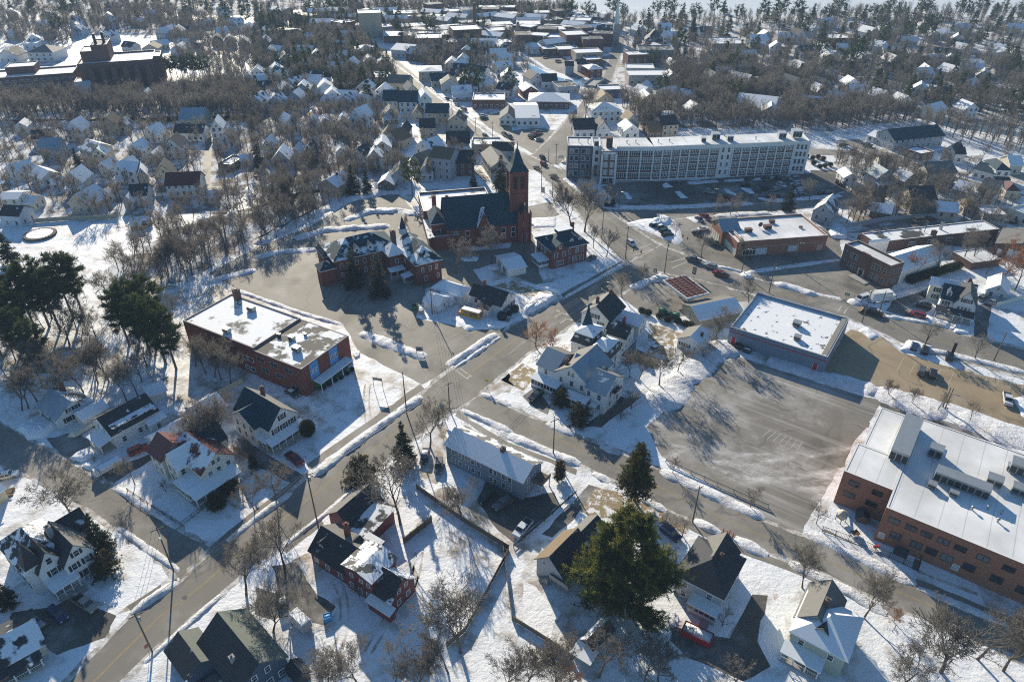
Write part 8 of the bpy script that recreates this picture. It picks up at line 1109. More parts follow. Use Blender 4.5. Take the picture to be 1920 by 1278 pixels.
for i, (t, x0, y0, x1, y1, c, k, l) in enumerate((('Yf', 210, 795, 275, 815, 'silver', 'suv', 'silver car alone in the shaded mill lot'), ('Yf', 430, 860, 490, 895, 'red', 'pickup', 'reddish pickup at the street edge of the mill lot'), ('Yf', 1035, 715, 1095, 745, 'white', 'suv', 'white car in the middle of the mill lot'), ('Yf', 760, 790, 825, 775, 'grey', 'suv', 'grey car by the narrow snow island of the mill lot'), ('Yf', 960, 785, 1020, 765, 'silver', 'pickup', 'silver pickup left of the white mill lot car'), ('Yf', 840, 775, 900, 765, 'black', 'suv', 'black car between grey car and silver pickup, mill lot'), ('Yf', 610, 740, 690, 725, 'black', 'suv', 'black car at the island end, mill lot'), ('Yf', 660, 665, 730, 650, 'black', 'sedan', 'black car nearest the mill wall'), ('Yf', 860, 650, 910, 640, 'black', 'sedan', 'second black car along the mill wall'), ('Yf', 1000, 650, 1060, 640, 'black', 'sedan', 'third black car along the mill wall'),
   ('Yf', 1090, 650, 1130, 640, 'tan', 'sedan', 'tan car along the mill wall'), ('Yf', 1190, 640, 1240, 625, 'grey', 'suv', 'grey car at the right end of the mill wall'), ('Yf', 1180, 760, 1240, 745, 'silver', 'suv', 'silver car in the right rows of the mill lot'), ('Yf', 1200, 710, 1260, 695, 'white', 'sedan', 'white car in the right rows of the mill lot'), ('Yf', 1330, 750, 1390, 735, 'silver', 'sedan', 'silver sedan at the right of the mill lot'), ('Yf', 1500, 820, 1560, 805, 'black', 'sedan', 'black car at the far right of the mill lot'), ('Yf', 1580, 825, 1640, 808, 'blue', 'suv', 'navy car at the far right of the mill lot'), ('Yf', 890, 860, 950, 845, 'black', 'suv', 'black car in the near row of the mill lot, left'), ('Yf', 980, 862, 1040, 848, 'black', 'sedan', 'black car in the near row of the mill lot, middle'), ('Yf', 1060, 858, 1110, 845, 'grey', 'suv', 'grey car in the near row of the mill lot, right'),
   ('Xe', 1750, 1050, 1840, 1030, 'yellow', 'sedan', 'yellow-green car in the yard at the right edge'), ('Xe', 1850, 1090, 1917, 1070, 'silver', 'suv', 'silver car in the yard at the right edge'), ('Xe', 1600, 935, 1680, 920, 'black', 'suv', 'black car before the flat beige garage'), ('Xe', 1780, 955, 1860, 940, 'black', 'sedan', 'black car before the white repair garage'), ('Xe', 830, 940, 920, 935, 'tan', 'van', 'tan van along the back fence'), ('Xe', 940, 930, 1010, 925, 'black', 'suv', 'black car along the back fence'), ('Xe', 80, 190, 140, 180, 'black', 'suv', 'dark car in the snowy yard beyond the mill, left'), ('Xe', 170, 240, 260, 245, 'grey', 'suv', 'grey car in the snowy yard beyond the mill, right'), ('Xe', 320, 175, 370, 185, 'black', 'pickup', 'black pickup beside the long grey workshop'), ('Xe', 1140, 780, 1260, 810, 'black', 'suv', 'black car in the right neighbourhood drive'),
   ('Xd', 735, 30, 785, 55, 'blue', 'sedan', 'navy car far up the highway'), ('Xd', 850, 105, 905, 130, 'silver', 'sedan', 'silver car at the highway kerb'), ('Xd', 935, 165, 985, 190, 'tan', 'van', 'tan van at the highway kerb'), ('Xd', 1190, 475, 1240, 515, 'green', 'suv', 'dark green car on the highway above the church'), ('F3', 198, 1108, 235, 1135, 'black', 'suv', 'black car on the highway at the road fork'), ('F3', 205, 1155, 245, 1180, 'red', 'suv', 'dark red car on the highway at the road fork'), ('F3', 155, 1180, 195, 1203, 'grey', 'sedan', 'grey car on the highway at the road fork'), ('M3', 212, 33, 245, 50, 'black', 'pickup', 'black pickup on the highway beside the mill'), ('F3', 605, 615, 640, 625, 'black', 'suv', 'black car by the river bridge'), ('F3', 605, 660, 640, 670, 'black', 'suv', 'second black car by the river bridge'),
   ('F3', 120, 970, 165, 965, 'black', 'suv', 'dark car, front of the row at the fork shop'), ('F3', 140, 955, 185, 950, 'red', 'suv', 'reddish car, middle of the row at the fork shop'), ('F3', 160, 940, 205, 936, 'black', 'suv', 'black car, back of the row at the fork shop'), ('F3', 170, 992, 210, 986, 'grey', 'sedan', 'grey car near the sidewalk at the fork shop'), ('F3', 215, 410, 255, 408, 'black', 'suv', 'dark car in the riverside car park, left'), ('F3', 305, 440, 345, 436, 'black', 'suv', 'dark car in the riverside car park, right'), ('Xd', 1140, 255, 1240, 245, 'silver', 'suv', 'silver car in the lot by the low brick office'), ('Xd', 1150, 275, 1240, 270, 'grey', 'suv', 'grey car in the lot by the low brick office'), ('Xd', 1420, 460, 1470, 490, 'black', 'suv', 'black car first in the kerb row of the fork shop'), ('Xd', 1480, 490, 1530, 515, 'grey', 'suv', 'grey car second in the kerb row of the fork shop'))): car(k, c, t, x0, y0, x1, y1, l, small=True)
for i in range(16): x, y = 1185 + (i % 2) * 55 + (i // 2) * 9, 660 + (i // 2) * 27; car(('suv', 'sedan')[i % 2], ('silver', 'black', 'white', 'grey', 'blue', 'red')[i * 5 % 6], 'Yf', x + 40, y - 8, x, y, 'one of the cars parked in the tight right-hand rows of the mill lot', group='cars in the tight mill lot rows', small=True)
# plough blade, box truck, bus, trailers
a = P('Yh', 275, 900); o = MB().slab([(0, -1.5, .9), (.35, -1.5, .2), (.35, 1.5, .2), (0, 1.5, .9)], .12).obj('plow_blade', ['plow']); tag(o, 'orange snow plough blade ahead of the black truck', 'plough blade'); o.location = (*a, 0); o.rotation_euler = (0, 0, 2.5)
def boxy(name, label, cat, t, x0, y0, x1, y1, L, W, z0, z1, body, extra=None, snow=True):
    a, c = P(t, x0, y0), P(t, x1, y1); o = thing(name, ((a[0] + c[0]) / 2, (a[1] + c[1]) / 2, 0), math.atan2(c[1] - a[1], c[0] - a[0]), label, cat)
    MB().box(-L / 2, -W / 2, z0, L / 2, W / 2, z1, 0, 0, .06).obj('body', [body], o)
    if snow: MB().box(-L / 2 + .1, -W / 2 + .1, z1, L / 2 - .1, W / 2 - .1, z1 + .1, 0, 0, .1).obj('snow_cover', ['clean'], o)
    w = car_meshes('suv')[2]
    for sx in (-1, 1):
        for sy in (-1, 1): link('wheel', w, o, (sx * L * .32, sy * (W / 2 - .12), .34))
    return o
o = boxy('school_bus', 'small yellow school bus with a snow-covered roof beside the white farmhouse', 'bus', 'Yc', 650, 955, 465, 905, 6.6, 2.3, .5, 2.7, 'gold'); MB().box(-2.6, -1.16, 1.6, 2.1, 1.16, 2.25).obj('side_window', ['glass'], o); MB().box(3.3, -.95, .5, 4.3, .95, 1.4, 0, 0, .08).obj('hood', ['gold'], o); MB().box(-3.3, -1.17, 1.15, 3.3, 1.17, 1.25).obj('black_stripe', ['black'], o); MB().box(-3.34, -.9, 1.4, -3.29, .9, 2.3).obj('rear_window', ['glass'], o); MB().box(3.27, -1.0, 1.45, 3.32, 1.0, 2.3).obj('windscreen', ['glass'], o)
o = boxy('box_truck', 'white box truck with a tall cargo body parked beside the highway', 'truck', 'Yh', 360, 815, 500, 800, 7, 2.5, .7, 3.6, 'frame', snow=False); MB().box(3.55, -1.1, .5, 5.2, 1.1, 2.2, 0, 0, .2).obj('cab', ['frame'], o); MB().box(4.9, -1.0, 1.3, 5.19, 1.0, 2.0).obj('windscreen', ['glass'], o)
o = boxy('cargo_trailer', 'white cargo trailer with a snowy top beside the dark-roofed house', 'trailer', 'B2', 165, 1005, 225, 1062, 4.2, 2.1, .5, 2.5, 'frame'); MB().box(2.02, -.95, .6, 2.13, -.03, 2.3).box(2.02, .03, .6, 2.13, .95, 2.3).obj('door', ['stone'], o)
o = boxy('flatbed_truck', 'old white truck under snow at the driveway of the white cottage', 'truck', 'Zb', 1110, 830, 940, 925, 5.2, 2, .6, 1.7, 'white'); MB().box(2.62, -.95, .5, 3.6, .95, 1.9, 0, 0, .15).obj('cab', ['white'], o)
o = boxy('motorboat_trailer', 'pale covered boat on a trailer beside the white cottage porch', 'boat', 'Zb', 870, 470, 700, 580, 6, 2, .5, 1.4, 'offwhite', snow=False); MB().tube((3, 0, 1.0), (4.2, 0, 1.2), .9, .1, 6).obj('bow', ['offwhite'], o)
def bin_(name, label, t, x, y, w, d, h, m, rz, fill=None, cat='dumpster'):
    o = thing(name, (*P(t, x, y), 0), rz, label, cat); b = MB(); b.box(-w / 2, -d / 2, .1, w / 2, d / 2, .25)
    for q in ((-w / 2, -d / 2, w / 2, -d / 2 + .08), (-w / 2, d / 2 - .08, w / 2, d / 2), (-w / 2, -d / 2 + .08, -w / 2 + .08, d / 2 - .08), (w / 2 - .08, -d / 2 + .08, w / 2, d / 2 - .08)): b.box(q[0], q[1], .25, q[2], q[3], h)
    n = max(2, int(w / .7))
    for i in range(n): x0 = -w / 2 + (i + .3) * w / n; b.box(x0, -d / 2 - .06, .3, x0 + .1, -d / 2 - .001, h)
    b.obj('bin', [m], o)
    if fill: MB().box(-w / 2 + .1, -d / 2 + .1, .3, w / 2 - .1, d / 2 - .1, h - .1, 0, 0, .12).obj('snow_fill' if fill == 'bank' else 'lid', [fill], o, True)
    return o
bin_('dumpster', 'long red open dumpster full of snow and rubbish in the lower right driveway', 'Zf', 1165, 975, 5.4, 2.4, 1.5, 'red', -.55, 'bank'); bin_('dumpster', 'green dumpster left of the tan one in the church lot', 'M2', 868, 752, 2, 1.5, 1.4, 'green', .3, 'black'); bin_('dumpster', 'small tan dumpster beside the green one in the church lot', 'M2', 902, 775, 1.6, 1.3, 1.3, 'tanw', .3, 'rsnow')
bin_('dumpster', 'green enclosure panel bin left in the row behind the fuel station', 'Xf', 262, 690, 2, 1.4, 2.0, 'green', -.5, 'green'); bin_('dumpster', 'green enclosure bin right in the row behind the fuel station', 'Xf', 425, 750, 2.2, 1.5, 2.0, 'green', -.5, 'green'); bin_('dumpster', 'dark low bin between the two green enclosure bins', 'Xf', 335, 715, 2, 1.5, 1.4, 'dkmetal', -.5, 'green'); bin_('dumpster', 'dark dumpster against the slate store wall', 'Xg', 130, 600, 2.2, 1.5, 1.3, 'dkmetal', -.6, 'black'); bin_('dumpster', 'second dark dumpster with snow against the slate store wall', 'Xg', 215, 640, 2.2, 1.5, 1.3, 'dkmetal', -.6, 'rsnow')
bin_('storage_box', 'blue plastic barrel stack in the snow behind the barn-red house', 'Zd', 220, 1120, 1.6, 1.2, 1.2, 'bluep', .4, 'bluep', 'barrels')
# ================================================================ poles, lamps, signals, wires
def top_z(base, t, x, y):
    x0, y0, s = TILES[t]; u, v = x0 + x / s, y0 + y / s; best = (1e9, 9)
    for k in range(20, 180):
        z = k * .1; d = (base[0], base[1], z - CAM_H); f = d[1] * CP - d[2] * SP; q = (960 + FPX * d[0] / f, 639 - FPX * (d[1] * SP + d[2] * CP) / f); e = (q[0] - u) ** 2 + (q[1] - v) ** 2
        if e < best[0]: best = (e, z)
    return best[1]
POLES = {}
def pole(key, t, x, y, tx, ty, label, arm=True, lamp=False, xf=False, rz=.6):
    b = P(t, x, y); h = max(6.5, top_z(b, t, tx, ty)); o = thing('utility_pole', (*b, 0), rz, label, 'utility pole', 'utility poles'); MB().tube((0, 0, 0), (0, 0, h), .17, .11, 7).obj('pole', ['pole'], o, True)
    if arm:
        MB().box(-1.2, -.06, h - .75, 1.2, .06, h - .6).obj('crossarm', ['pole'], o); q = MB(); [q.tube((x_, 0, h - .6), (x_, 0, h - .42), .06, .04, 5) for x_ in (-1.1, -.4, .4, 1.1)]; q.obj('insulator', ['stone'], o)
    if xf: MB().tube((.32, 0, h - 2.4), (.32, 0, h - 1.4), .24, .24, 9).obj('transformer', ['metal'], o, True)
    if lamp: MB().tube((0, 0, h - 1.6), (0, -1.8, h - 1.1), .04, .04, 5).obj('lamp_arm', ['metal'], o); MB().box(-.16, -2.4, h - 1.2, .16, -1.7, h - 1.04).obj('lamp_head', ['metal'], o)
    POLES[key] = (b[0], b[1], h); return o
for a in (('a', 'B1', 655, 1150, 570, 985, 'leaning utility pole by the stop sign at the bottom left', True, False, True), ('b', 'B1', 745, 800, 665, 615, 'utility pole at the corner of main and left street', True, True), ('c', 'B2', 265, 600, 215, 380, 'utility pole at the kerb in front of the barn-red house', True, False, True), ('d', 'B2', 832, 112, 830, -10, 'utility pole at the corner by the slate apartment house'), ('d2', 'B2', 648, 130, 612, -50, 'pole right at the main street kerb above the conifers', False, True), ('e', 'B3', 177, 300, 185, 145, 'bare pole at the inn street by the slim cedars', True), ('f', 'B3', 775, 592, 795, 435, 'reddish pole at the cross street right of the cedar'), ('g', 'M2', 960, 782, 957, 640, 'pole by the small white garage', False, True),
   ('h', 'M3', 617, 478, 628, 300, 'tall pole at the highway crossing, rectory side'), ('i', 'M3', 830, 556, 855, 380, 'tall pole at the highway crossing, fuel station side', True, False, True), ('j', 'M3', 488, 372, 495, 210, 'highway pole below the bare elms'), ('k', 'M3', 505, 690, 507, 580, 'street light pole between charcoal gable house and lawn', False, True), ('l', 'M3', 1250, 556, 1280, 400, 'highway pole in front of the drugstore', True, True), ('m', 'M4', 5, 662, 40, 505, 'highway pole above the snowy store roof', True, True), ('n', 'M4', 135, 516, 165, 365, 'pole at the drugstore rear corner', True, True), ('o', 'M4', 510, 828, 555, 645, 'highway pole beside the white van'), ('o2', 'M4', 605, 770, 635, 650, 'thin pole beside the box truck', False, True), ('p', 'M4', 1230, 1032, 1300, 880, 'highway pole at the right edge', True, True), ('q', 'M4', 850, 958, 885, 860, 'thin lamp pole at the sanded lot island', False, True), ('r', 'Xe', 885, 1140, 945, 920, 'pole standing at the patchy workshop roof', True, False, True), ('s', 'Xe', 1685, 1090, 1790, 840, 'pole by the parked cars at the right edge'), ('t', 'M3', 582, 205, 595, 95, 'lamp pole at the mill lot corner', False, True), ('u', 'M3', 1090, 165, 1095, 75, 'lamp pole in the mill lot', False, True), ('v', 'M3', 1312, 218, 1326, 125, 'pole on the mill street', True), ('w', 'M3', 220, 142, 222, 20, 'highway pole beside the bell tower'), ('x', 'M3', 160, 100, 160, 0, 'second highway pole beside the bell tower'),
   ('y', 'Xd', 1100, 452, 1102, 255, 'highway pole near the black-roofed blue house'), ('z', 'Xd', 1300, 542, 1302, 310, 'highway pole above the flat tan shop block'), ('aa', 'Xd', 952, 350, 952, 180, 'highway pole right of the beige cross-gabled house'), ('ab', 'Xd', 820, 272, 815, 50, 'highway pole right of the sage green house'), ('ac', 'F3', 205, 1225, 207, 1090, 'highway pole opposite the slate mill corner'), ('ad', 'F3', 310, 1150, 312, 1010, 'pole at the snowy corner left of the mill'), ('ae', 'F3', 258, 1140, 258, 1060, 'signal pole at the road fork', False), ('af', 'Xe', 80, 320, 100, 195, 'pole in the snowy yard beyond the mill', True), ('ag', 'B4', 760, 105, 778, 30, 'lamp pole on the snow strip above the white school roof', False, True), ('ah', 'M4', 950, 1290, 985, 1205, 'lamp pole at the lower edge of the sanded lot', False, True)): pole(*a)
def wire(a, c, n=3, sag=.5, label=None):
    A, B = POLES[a], POLES[c]; L = dst(A, B); nx, ny = -(B[1] - A[1]) / L, (B[0] - A[0]) / L; q = MB()
    for k in range(n):
        o = (k - (n - 1) / 2) * .75; pr = None
        for i in range(9):
            t = i / 8; z = (A[2] + (B[2] - A[2]) * t) - .5 - sag * 4 * t * (1 - t) - (0 if k < 3 else 1.5); p = (A[0] + (B[0] - A[0]) * t + nx * o, A[1] + (B[1] - A[1]) * t + ny * o, z)
            if pr: q.tube(pr, p, .028, .028, 3, 0, False)
            pr = p
    tag(q.obj('power_line', ['black']), label or 'thin dark power lines strung between roadside poles', 'power line', 'overhead power lines')
for a, c in (('a', 'b'), ('a', 'c'), ('c', 'd'), ('d', 'e'), ('e', 'f'), ('d', 'k'), ('k', 'h'), ('h', 'i'), ('h', 'j'), ('j', 'w'), ('w', 'x'), ('i', 'l'), ('i', 'm'), ('l', 'n'), ('m', 'o'), ('o', 'p'), ('n', 'r'), ('r', 's'), ('x', 'z'), ('z', 'y'), ('y', 'aa'), ('aa', 'ab'), ('g', 'd')): wire(a, c, 3, .9 if dst(POLES[a], POLES[c]) > 50 else .5)
def signal(t, x, y, label, z=5.0):
    o = thing('traffic_light', (*P(t, x, y, z), z), -.6, label, 'traffic light', 'signals over the highway crossing'); MB().box(-.2, -.15, 0, .2, .15, 1.1).obj('housing', ['gold'], o); q = MB(); [q.tube((0, -.15, .2 + .34 * i), (0, -.22, .2 + .34 * i), .12, .12, 8) for i in range(3)]; q.obj('lens', ['black'], o); MB().tube((0, 0, 1.1), (0, 0, 2.4), .02, .02, 4).obj('hanger', ['dkmetal'], o)
signal('M3', 662, 440, 'left traffic light hanging by the white car at the crossing'); signal('M3', 703, 448, 'right traffic light hanging by the white car at the crossing'); signal('M3', 930, 362, 'upper traffic light hanging near the island cars'); signal('M3', 955, 375, 'lower traffic light hanging near the island cars')
def sign(name, label, t, x, y, w, h, z, m, rz, n=1, face=None, cat='sign'):
    o = thing(name, (*P(t, x, y), 0), rz, label, cat)
    for i in range(n): X = 0 if n == 1 else -w / 2 + w * i / (n - 1); link('post', MB().box(X - .05, -.05, 0, X + .05, .05, z + h * .5).mesh('post', ['wood' if n > 1 else 'metal']), o)
    MB().box(-w / 2, -.11, z, w / 2, -.055, z + h).obj('board', [m], o)
    if face: q = MB(); [q.box(-w * .36, -.125, z + h * f, w * .36 * k, -.111, z + h * (f + .12)) for f, k in ((.2, 1), (.45, .7), (.7, 1))]; q.obj('lettering', [face], o)
    return o
sign('sign', 'brown wooden school sign on two tall posts on the snowy lawn', 'M2', 668, 1190, 2.6, .9, 3.0, 'wood', -.25, 2, 'offwhite'); sign('sign', 'white church notice board on two posts at the snow island end', 'M2', 892, 1000, 2.0, 1.5, 1.2, 'stone', -.1, 2, 'black'); sign('road_sign', 'lime yellow pedestrian crossing sign at the street corner', 'M2', 1258, 1180, .9, .9, 2.0, 'lime', -.6)
sign('road_sign', 'green street sign beside the snow pile and white van', 'M4', 420, 715, 1.5, 1.0, 2.4, 'green', -.4, 1, 'offwhite'); sign('road_sign', 'blue sign on a thin post at the corner', 'B2', 800, 130, 1.1, 1.0, 2.4, 'bluep', -.3); sign('price_sign', 'tall narrow price sign at the fuel station street edge', 'Xf', 640, 262, 1.3, 2.6, 1.5, 'black', -.5, 1, 'offwhite'); sign('sign', 'small dark sign at the fuel station corner island', 'Xf', 175, 235, 1.2, 1.6, 1.2, 'dkgrey', -.3, 1, 'offwhite'); sign('sign', 'black banner flag sign at the edge of the sanded lot', 'M4', 1000, 1000, .8, 3.2, .8, 'black', -.3); sign('sign', 'white signboard at the snowy corner left of the mill', 'F3', 345, 1130, 2.4, 1.6, 1, 'offwhite', 0, 2)
sign('sign', 'tall grey memorial board beside the highway near the bell tower', 'M3', 168, 135, 1.6, 2.6, 1.2, 'stone', -.4, 2)
o = thing('stop_sign', (*P('Za', 1062, 1080), 0), 1.0, 'red octagonal stop sign in the lower left beside the leaning pole', 'stop sign'); MB().tube((0, 0, 0), (0, 0, 2.6), .04, .04, 6).obj('post', ['metal'], o); q = MB(); oc = [(.42 * math.cos(math.pi / 8 + k * math.pi / 4), .42 * math.sin(math.pi / 8 + k * math.pi / 4)) for k in range(8)]; q.face([(a, -.06, 2.4 + b) for a, b in oc]); q.face([(a, -.03, 2.4 + b) for a, b in oc][::-1]); q.obj('plate', ['red'], o)
tx = bpy.data.curves.new('word_stop', 'FONT'); tx.body = 'STOP'; tx.size = .28; tx.align_x = 'CENTER'; tx.align_y = 'CENTER'; tx.materials.append(M['frame']); w_ = bpy.data.objects.new('lettering', tx); COL.objects.link(w_); me_ = bpy.data.meshes.new_from_object(w_); bpy.data.objects.remove(w_); w_ = link('lettering', me_, o); w_.location = (0, -.065, 2.4); w_.rotation_euler = (math.pi / 2, 0, 0)
for i, (x, y) in enumerate(((905, 640), (920, 650), (932, 645), (946, 660))): o = MB().tube((0, 0, 0), (0, 0, 1.5), .09, .09, 6).tube((0, 0, .5), (.4, 0, .9), .07, .07, 5).obj('red_post', ['red'], None); o.location = (*P('B3', x, y), 0); tag(o, 'red painted post in the cluster beside the cross street', 'post', 'red posts by the cross street')
# ================================================================ fences, walls, small yard things
def fence(label, t, xy, h=1.1, style='picket', m='dkmetal', name='fence', sp=2.4):
    pts = poly(t, *xy); o = thing(name, (*pts[0], 0), 0, label, name.replace('_', ' ')); q = MB(); n = 0; pm = MB().box(-.06, -.06, 0, .06, .06, h + .12).mesh('post', [m])
    for a, c in zip(pts[:-1], pts[1:]):
        a = (a[0] - pts[0][0], a[1] - pts[0][1]); c = (c[0] - pts[0][0], c[1] - pts[0][1]); L = dst(a, c); ux, uy = (c[0] - a[0]) / L, (c[1] - a[1]) / L; k = max(1, int(L / sp))
        for i in range(k + 1):
            link('post', pm, o, (a[0] + ux * L * i / k, a[1] + uy * L * i / k, 0), math.atan2(uy, ux))
        def bar(z0, z1, th=.03): q.slab([(a[0] - uy * th, a[1] + ux * th, z1), (a[0] + uy * th, a[1] - ux * th, z1), (c[0] + uy * th, c[1] - ux * th, z1), (c[0] - uy * th, c[1] + ux * th, z1)], z1 - z0)
        if style == 'solid': bar(.05, h, .04)
        elif style == 'rail': bar(h - .35, h, .05); bar(h * .35, h * .35 + .12, .04)
        else:
            bar(h - .12, h - .06); bar(.15, .22)
            for i in range(int(L / .3)): x, y = a[0] + ux * .3 * i, a[1] + uy * .3 * i; q.box(x - .02, y - .02, .05, x + .02, y + .02, h)
    q.obj('panel' if style == 'solid' else 'railing', [m], o); return o
fence('rusty brown iron fence round the lawn of the maroon-roofed house', 'Zc', (0, 740, 230, 890, 462, 1028, 640, 890), 1.2, 'picket', 'brownw'); fence('dark iron fence from the maroon-roofed porch to the neighbour drive', 'Zc', (965, 655, 1060, 590, 1150, 530), 1.1); fence('brown board fence between the maroon and the green-roofed house', 'Zc', (905, 380, 1045, 465), 1.7, 'solid', 'wood'); fence('long weathered board fence behind the corner yard', 'B2', (690, 450, 880, 585, 1085, 712), 1.6, 'solid', 'wood'); fence('weathered board fence between the snowy back yards', 'B2', (1085, 720, 1000, 880, 900, 1060, 820, 1130), 1.4, 'solid', 'wood')
fence('dark pipe rail along the snowy walk right of the white pickup', 'Ze', (835, 1215, 1100, 990, 1369, 755), 1.0, 'rail', 'dkmetal'); fence('grey timber guard rail along the ploughed lot', 'B3', (660, 335, 880, 432, 1099, 528), 1.0, 'rail', 'rail', 'guard_rail', 3); fence('board fence along the brown yard at the bottom', 'B3', (-40, 690, 0, 1010, 160, 1110, 260, 1180), 1.3, 'solid', 'wood'); fence('long board fence behind the beige cape house', 'M1', (185, 285, 390, 270, 640, 262), 1.8, 'solid', 'tanw'); fence('long grey fence behind the patchy workshop roof', 'Xe', (105, 1000, 560, 925, 860, 905, 1130, 895), 1.9, 'solid', 'greyw'); fence('chain link play yard fence with dark posts', 'B4', (232, 632, 400, 690, 640, 800, 655, 740), 1.6, 'picket', 'dkmetal')
fence('dark retaining wall along the ravine edge of the church lot', 'M2', (0, 380, 200, 280, 330, 210), .9, 'solid', 'wood', 'retaining_wall'); fence('board wall beside the school drive', 'Yd', (450, 1207, 690, 1085), 1.6, 'solid', 'beige'); fence('white board fence at the right edge by the pale blue garage', 'Yh', (1505, 865, 1770, 790), 1.6, 'solid', 'offwhite')
b = H('garden_shed', 'larger of two little sheds, green walls and snowy pitched roof, below the big pine', ('Zf', 395, 985), ('Zf', 470, 1050), 2.0, 'shed'); b.wing((0, 0, 2.6, 5.4), 2, 1.2, 'gy', 'greenw', 'rsnow_m', 'rdark'); b = H('garden_shed', 'smaller low lean-to shed with a snowy top, below the big pine', ('Zf', 335, 1080), ('Zf', 415, 1130), 1.2, 'shed'); b.wing((0, 0, 3.4, 2.4), 1.2, .5, 'shed', 'greenw', 'rsnow')
b = H('garden_shed', 'tiny brown shed with a snowy roof in the open snowfield', ('M1', 715, 325), ('M1', 770, 325), 0, 'shed'); b.wing((0, 0, 4, 4), 2.2, 1, 'gx', 'brownw', 'rsnow'); b = H('garden_shed', 'small shed on the snow right of the white steep-roofed shed', ('M1', 780, 305), ('M1', 805, 305), 0, 'shed'); b.wing((0, 0, 2.4, 3), 1.8, .8, 'gx', 'brownw', 'rsnow')
c = P('M1', 220, 352); q = MB(); [q.box(c[0] + 5 * math.cos(a) - .5, c[1] + 5 * math.sin(a) - .5, 0, c[0] + 5 * math.cos(a) + .5, c[1] + 5 * math.sin(a) + .5, .8) for a in [k * .21 for k in range(30)]]; q.prism([(c[0] + 4.9 * math.cos(k * .3), c[1] + 4.9 * math.sin(k * .3)) for k in range(21)], .2, .8, 1); tag(q.obj('swimming_pool', ['wood', 'clean']), 'round above-ground pool filled with snow in the left snowfield', 'pool')
# play yard
o = thing('play_tower', (*P('Xh', 345, 1075), 0), .4, 'play tower with a cream roof in the fenced school play yard', 'play tower'); [MB().box(x - .06, y - .06, 0, x + .06, y + .06, 2.2).obj('post', ['bluep'], o) for x in (-.7, .7) for y in (-.7, .7)]; MB().box(-.8, -.8, 1.0, .8, .8, 1.12).obj('platform', ['wood'], o); MB().tube((0, 0, 2.2), (0, 0, 3.0), 1.2, .15, 8).obj('roof', ['beige'], o); MB().slab([(.8, -.35, 1.1), (2.6, -.35, .2), (2.6, .35, .2), (.8, .35, 1.1)], .1).obj('slide', ['bluep'], o)
b = H('playhouse', 'little brown playhouse in the fenced school play yard', ('Xh', 480, 1085), ('Xh', 535, 1100), 0, 'playhouse'); b.wing((0, 0, 2, 2), 1.4, .9, 'gy', 'brownw', 'rdark'); o = thing('climbing_frame', (*P('B4', 370, 650), 0), .2, 'dark climbing frame with an orange panel in the play yard', 'climbing frame'); MB().tube((-1, 0, 0), (0, 0, 2), .06, .06, 5).tube((1, 0, 0), (0, 0, 2), .06, .06, 5).tube((0, -1, 0), (0, 0, 2), .06, .06, 5).tube((0, 1, 0), (0, 0, 2), .06, .06, 5).box(-.8, -.6, .9, .8, .6, 1).obj('frame', ['dkmetal'], o); MB().box(-.5, -.7, 1.0, .5, -.62, 1.7).obj('panel', ['plow'], o)
o = thing('play_shelter', (*P('B4', 560, 745), 0), -.6, 'dark tilted awning roof in the corner of the play yard', 'shelter'); MB().slab([(-1.3, -1, 1.6), (1.3, -1, 1.6), (1.3, 1, 2.3), (-1.3, 1, 2.3)], .1).obj('roof', ['dkmetal'], o); [MB().box(x - .05, y - .05, 0, x + .05, y + .05, z).obj('post', ['dkmetal'], o) for x in (-1.2, 1.2) for y, z in ((-.9, 1.5), (.9, 2.1))]; o = thing('spring_rider', (*P('B4', 462, 705), 0), 0, 'small red spring rider by the play yard fence', 'play rider'); MB().box(-.6, -.2, .4, .6, .2, .8).box(.4, -.2, .8, .6, .2, 1.1).obj('body', ['red'], o); MB().tube((0, 0, 0), (0, 0, .4), .12, .12, 7).obj('spring', ['dkmetal'], o)
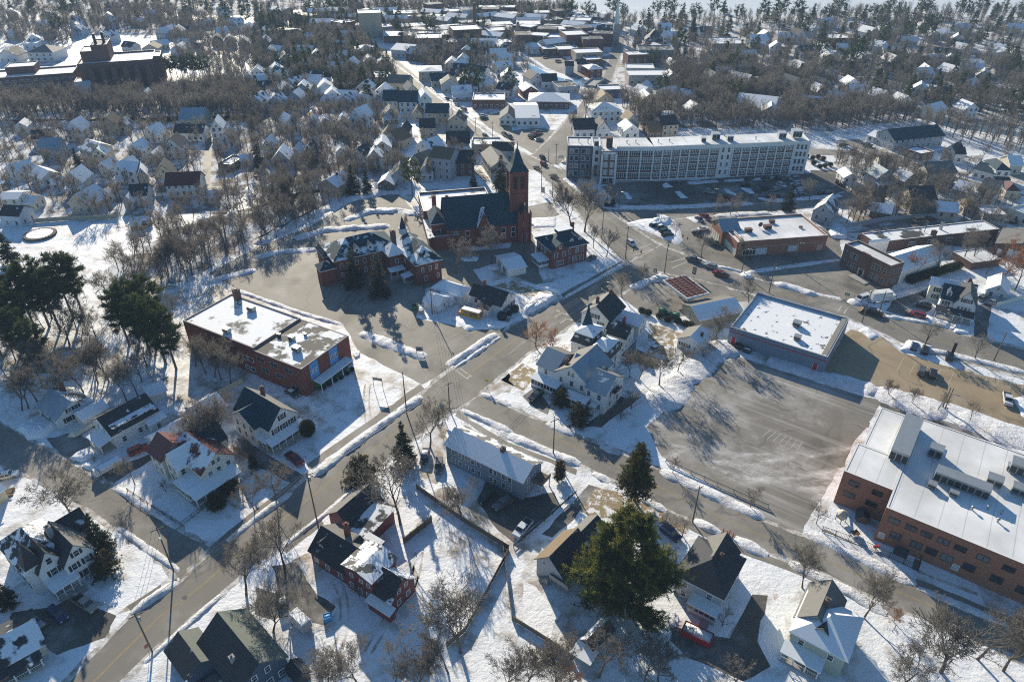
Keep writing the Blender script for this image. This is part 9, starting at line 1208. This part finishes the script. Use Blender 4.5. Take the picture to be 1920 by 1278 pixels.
o = thing('monument', (*P('Yc', 538, 335), 0), 0, 'small stone monument in the round snow bed of the church drive', 'monument'); MB().box(-.9, -.9, 0, .9, .9, .7).obj('base', ['stone'], o); MB().box(-.5, -.5, .7, .5, .5, 2.4, 0, 0, .1).tube((0, 0, 2.4), (0, 0, 3.1), .28, .2, 8).obj('statue', ['granite'], o)
o = thing('wood_pile', (*P('Zb', 45, 1115), 0), .3, 'heap of cut yellow boards at the left edge', 'wood pile'); q = MB(); [q.box(-1.6 + TR.uniform(-.4, .4), -1.2 + .3 * (i % 9), .12 * (i // 9), 1.5 + TR.uniform(-.4, .4), -1.0 + .3 * (i % 9), .12 * (i // 9) + .1) for i in range(40)]; q.obj('boards', ['rtan'], o)
for i, (x, y) in enumerate(((860, 945), (935, 905), (985, 870))): o = thing('oil_tank', (*P('Yc', x, y), 0), .5, '%s black plastic-wrapped bush by the white farmhouse corner' % ('left large', 'middle small', 'right')[i], 'wrapped bush', 'wrapped bushes by the farmhouse'); s = (1.7, 1.0, 1.5)[i]; q = MB(); [q.tube((0, 0, z0 * s), (0, 0, z1 * s), r0 * s, r1 * s, 12, 0, False) for z0, z1, r0, r1 in ((0, .6, .7, 1), (.6, 1.2, 1, .8), (1.2, 1.5, .8, .05))]; q.obj('wrap', ['black'], o, True); o.name = 'wrapped_bush'
for i, (x, y) in enumerate(((1400, 1120), (1500, 1140), (1560, 1100), (1620, 1060), (1680, 1030), (1740, 990), (1790, 950))): plant(HEDGE[i % 2], 'Yd', x + 20, y + 10, .5, 'clipped round bush in the row at the school canopy', 'shrub', 'shrub', 'bushes at the school canopy')
MB_ = MB(); tag(MB().tube((0, 0, .021), (0, 0, .03), .5, .5, 14).obj('manhole', ['dkmetal']), 'round manhole cover in the main street, lower left', 'manhole').location = (*P('B1', 792, 915), 0)
# ================================================================ the air
hz = MB().box(-2550, -290, -1, 2550, 3100, 121); t = NT('haze'); v = t.n('ShaderNodeVolumePrincipled'); v.inputs['Color'].default_value = (.56, .76, 1, 1); v.inputs['Density'].default_value = .0002; v.inputs['Anisotropy'].default_value = -.2; t.t.nodes.remove(t.b); t.l(v.outputs[0], t.t.nodes['Material Output'].inputs['Volume'])
tag(hz.obj('haze', [t.m]), kind='stuff')
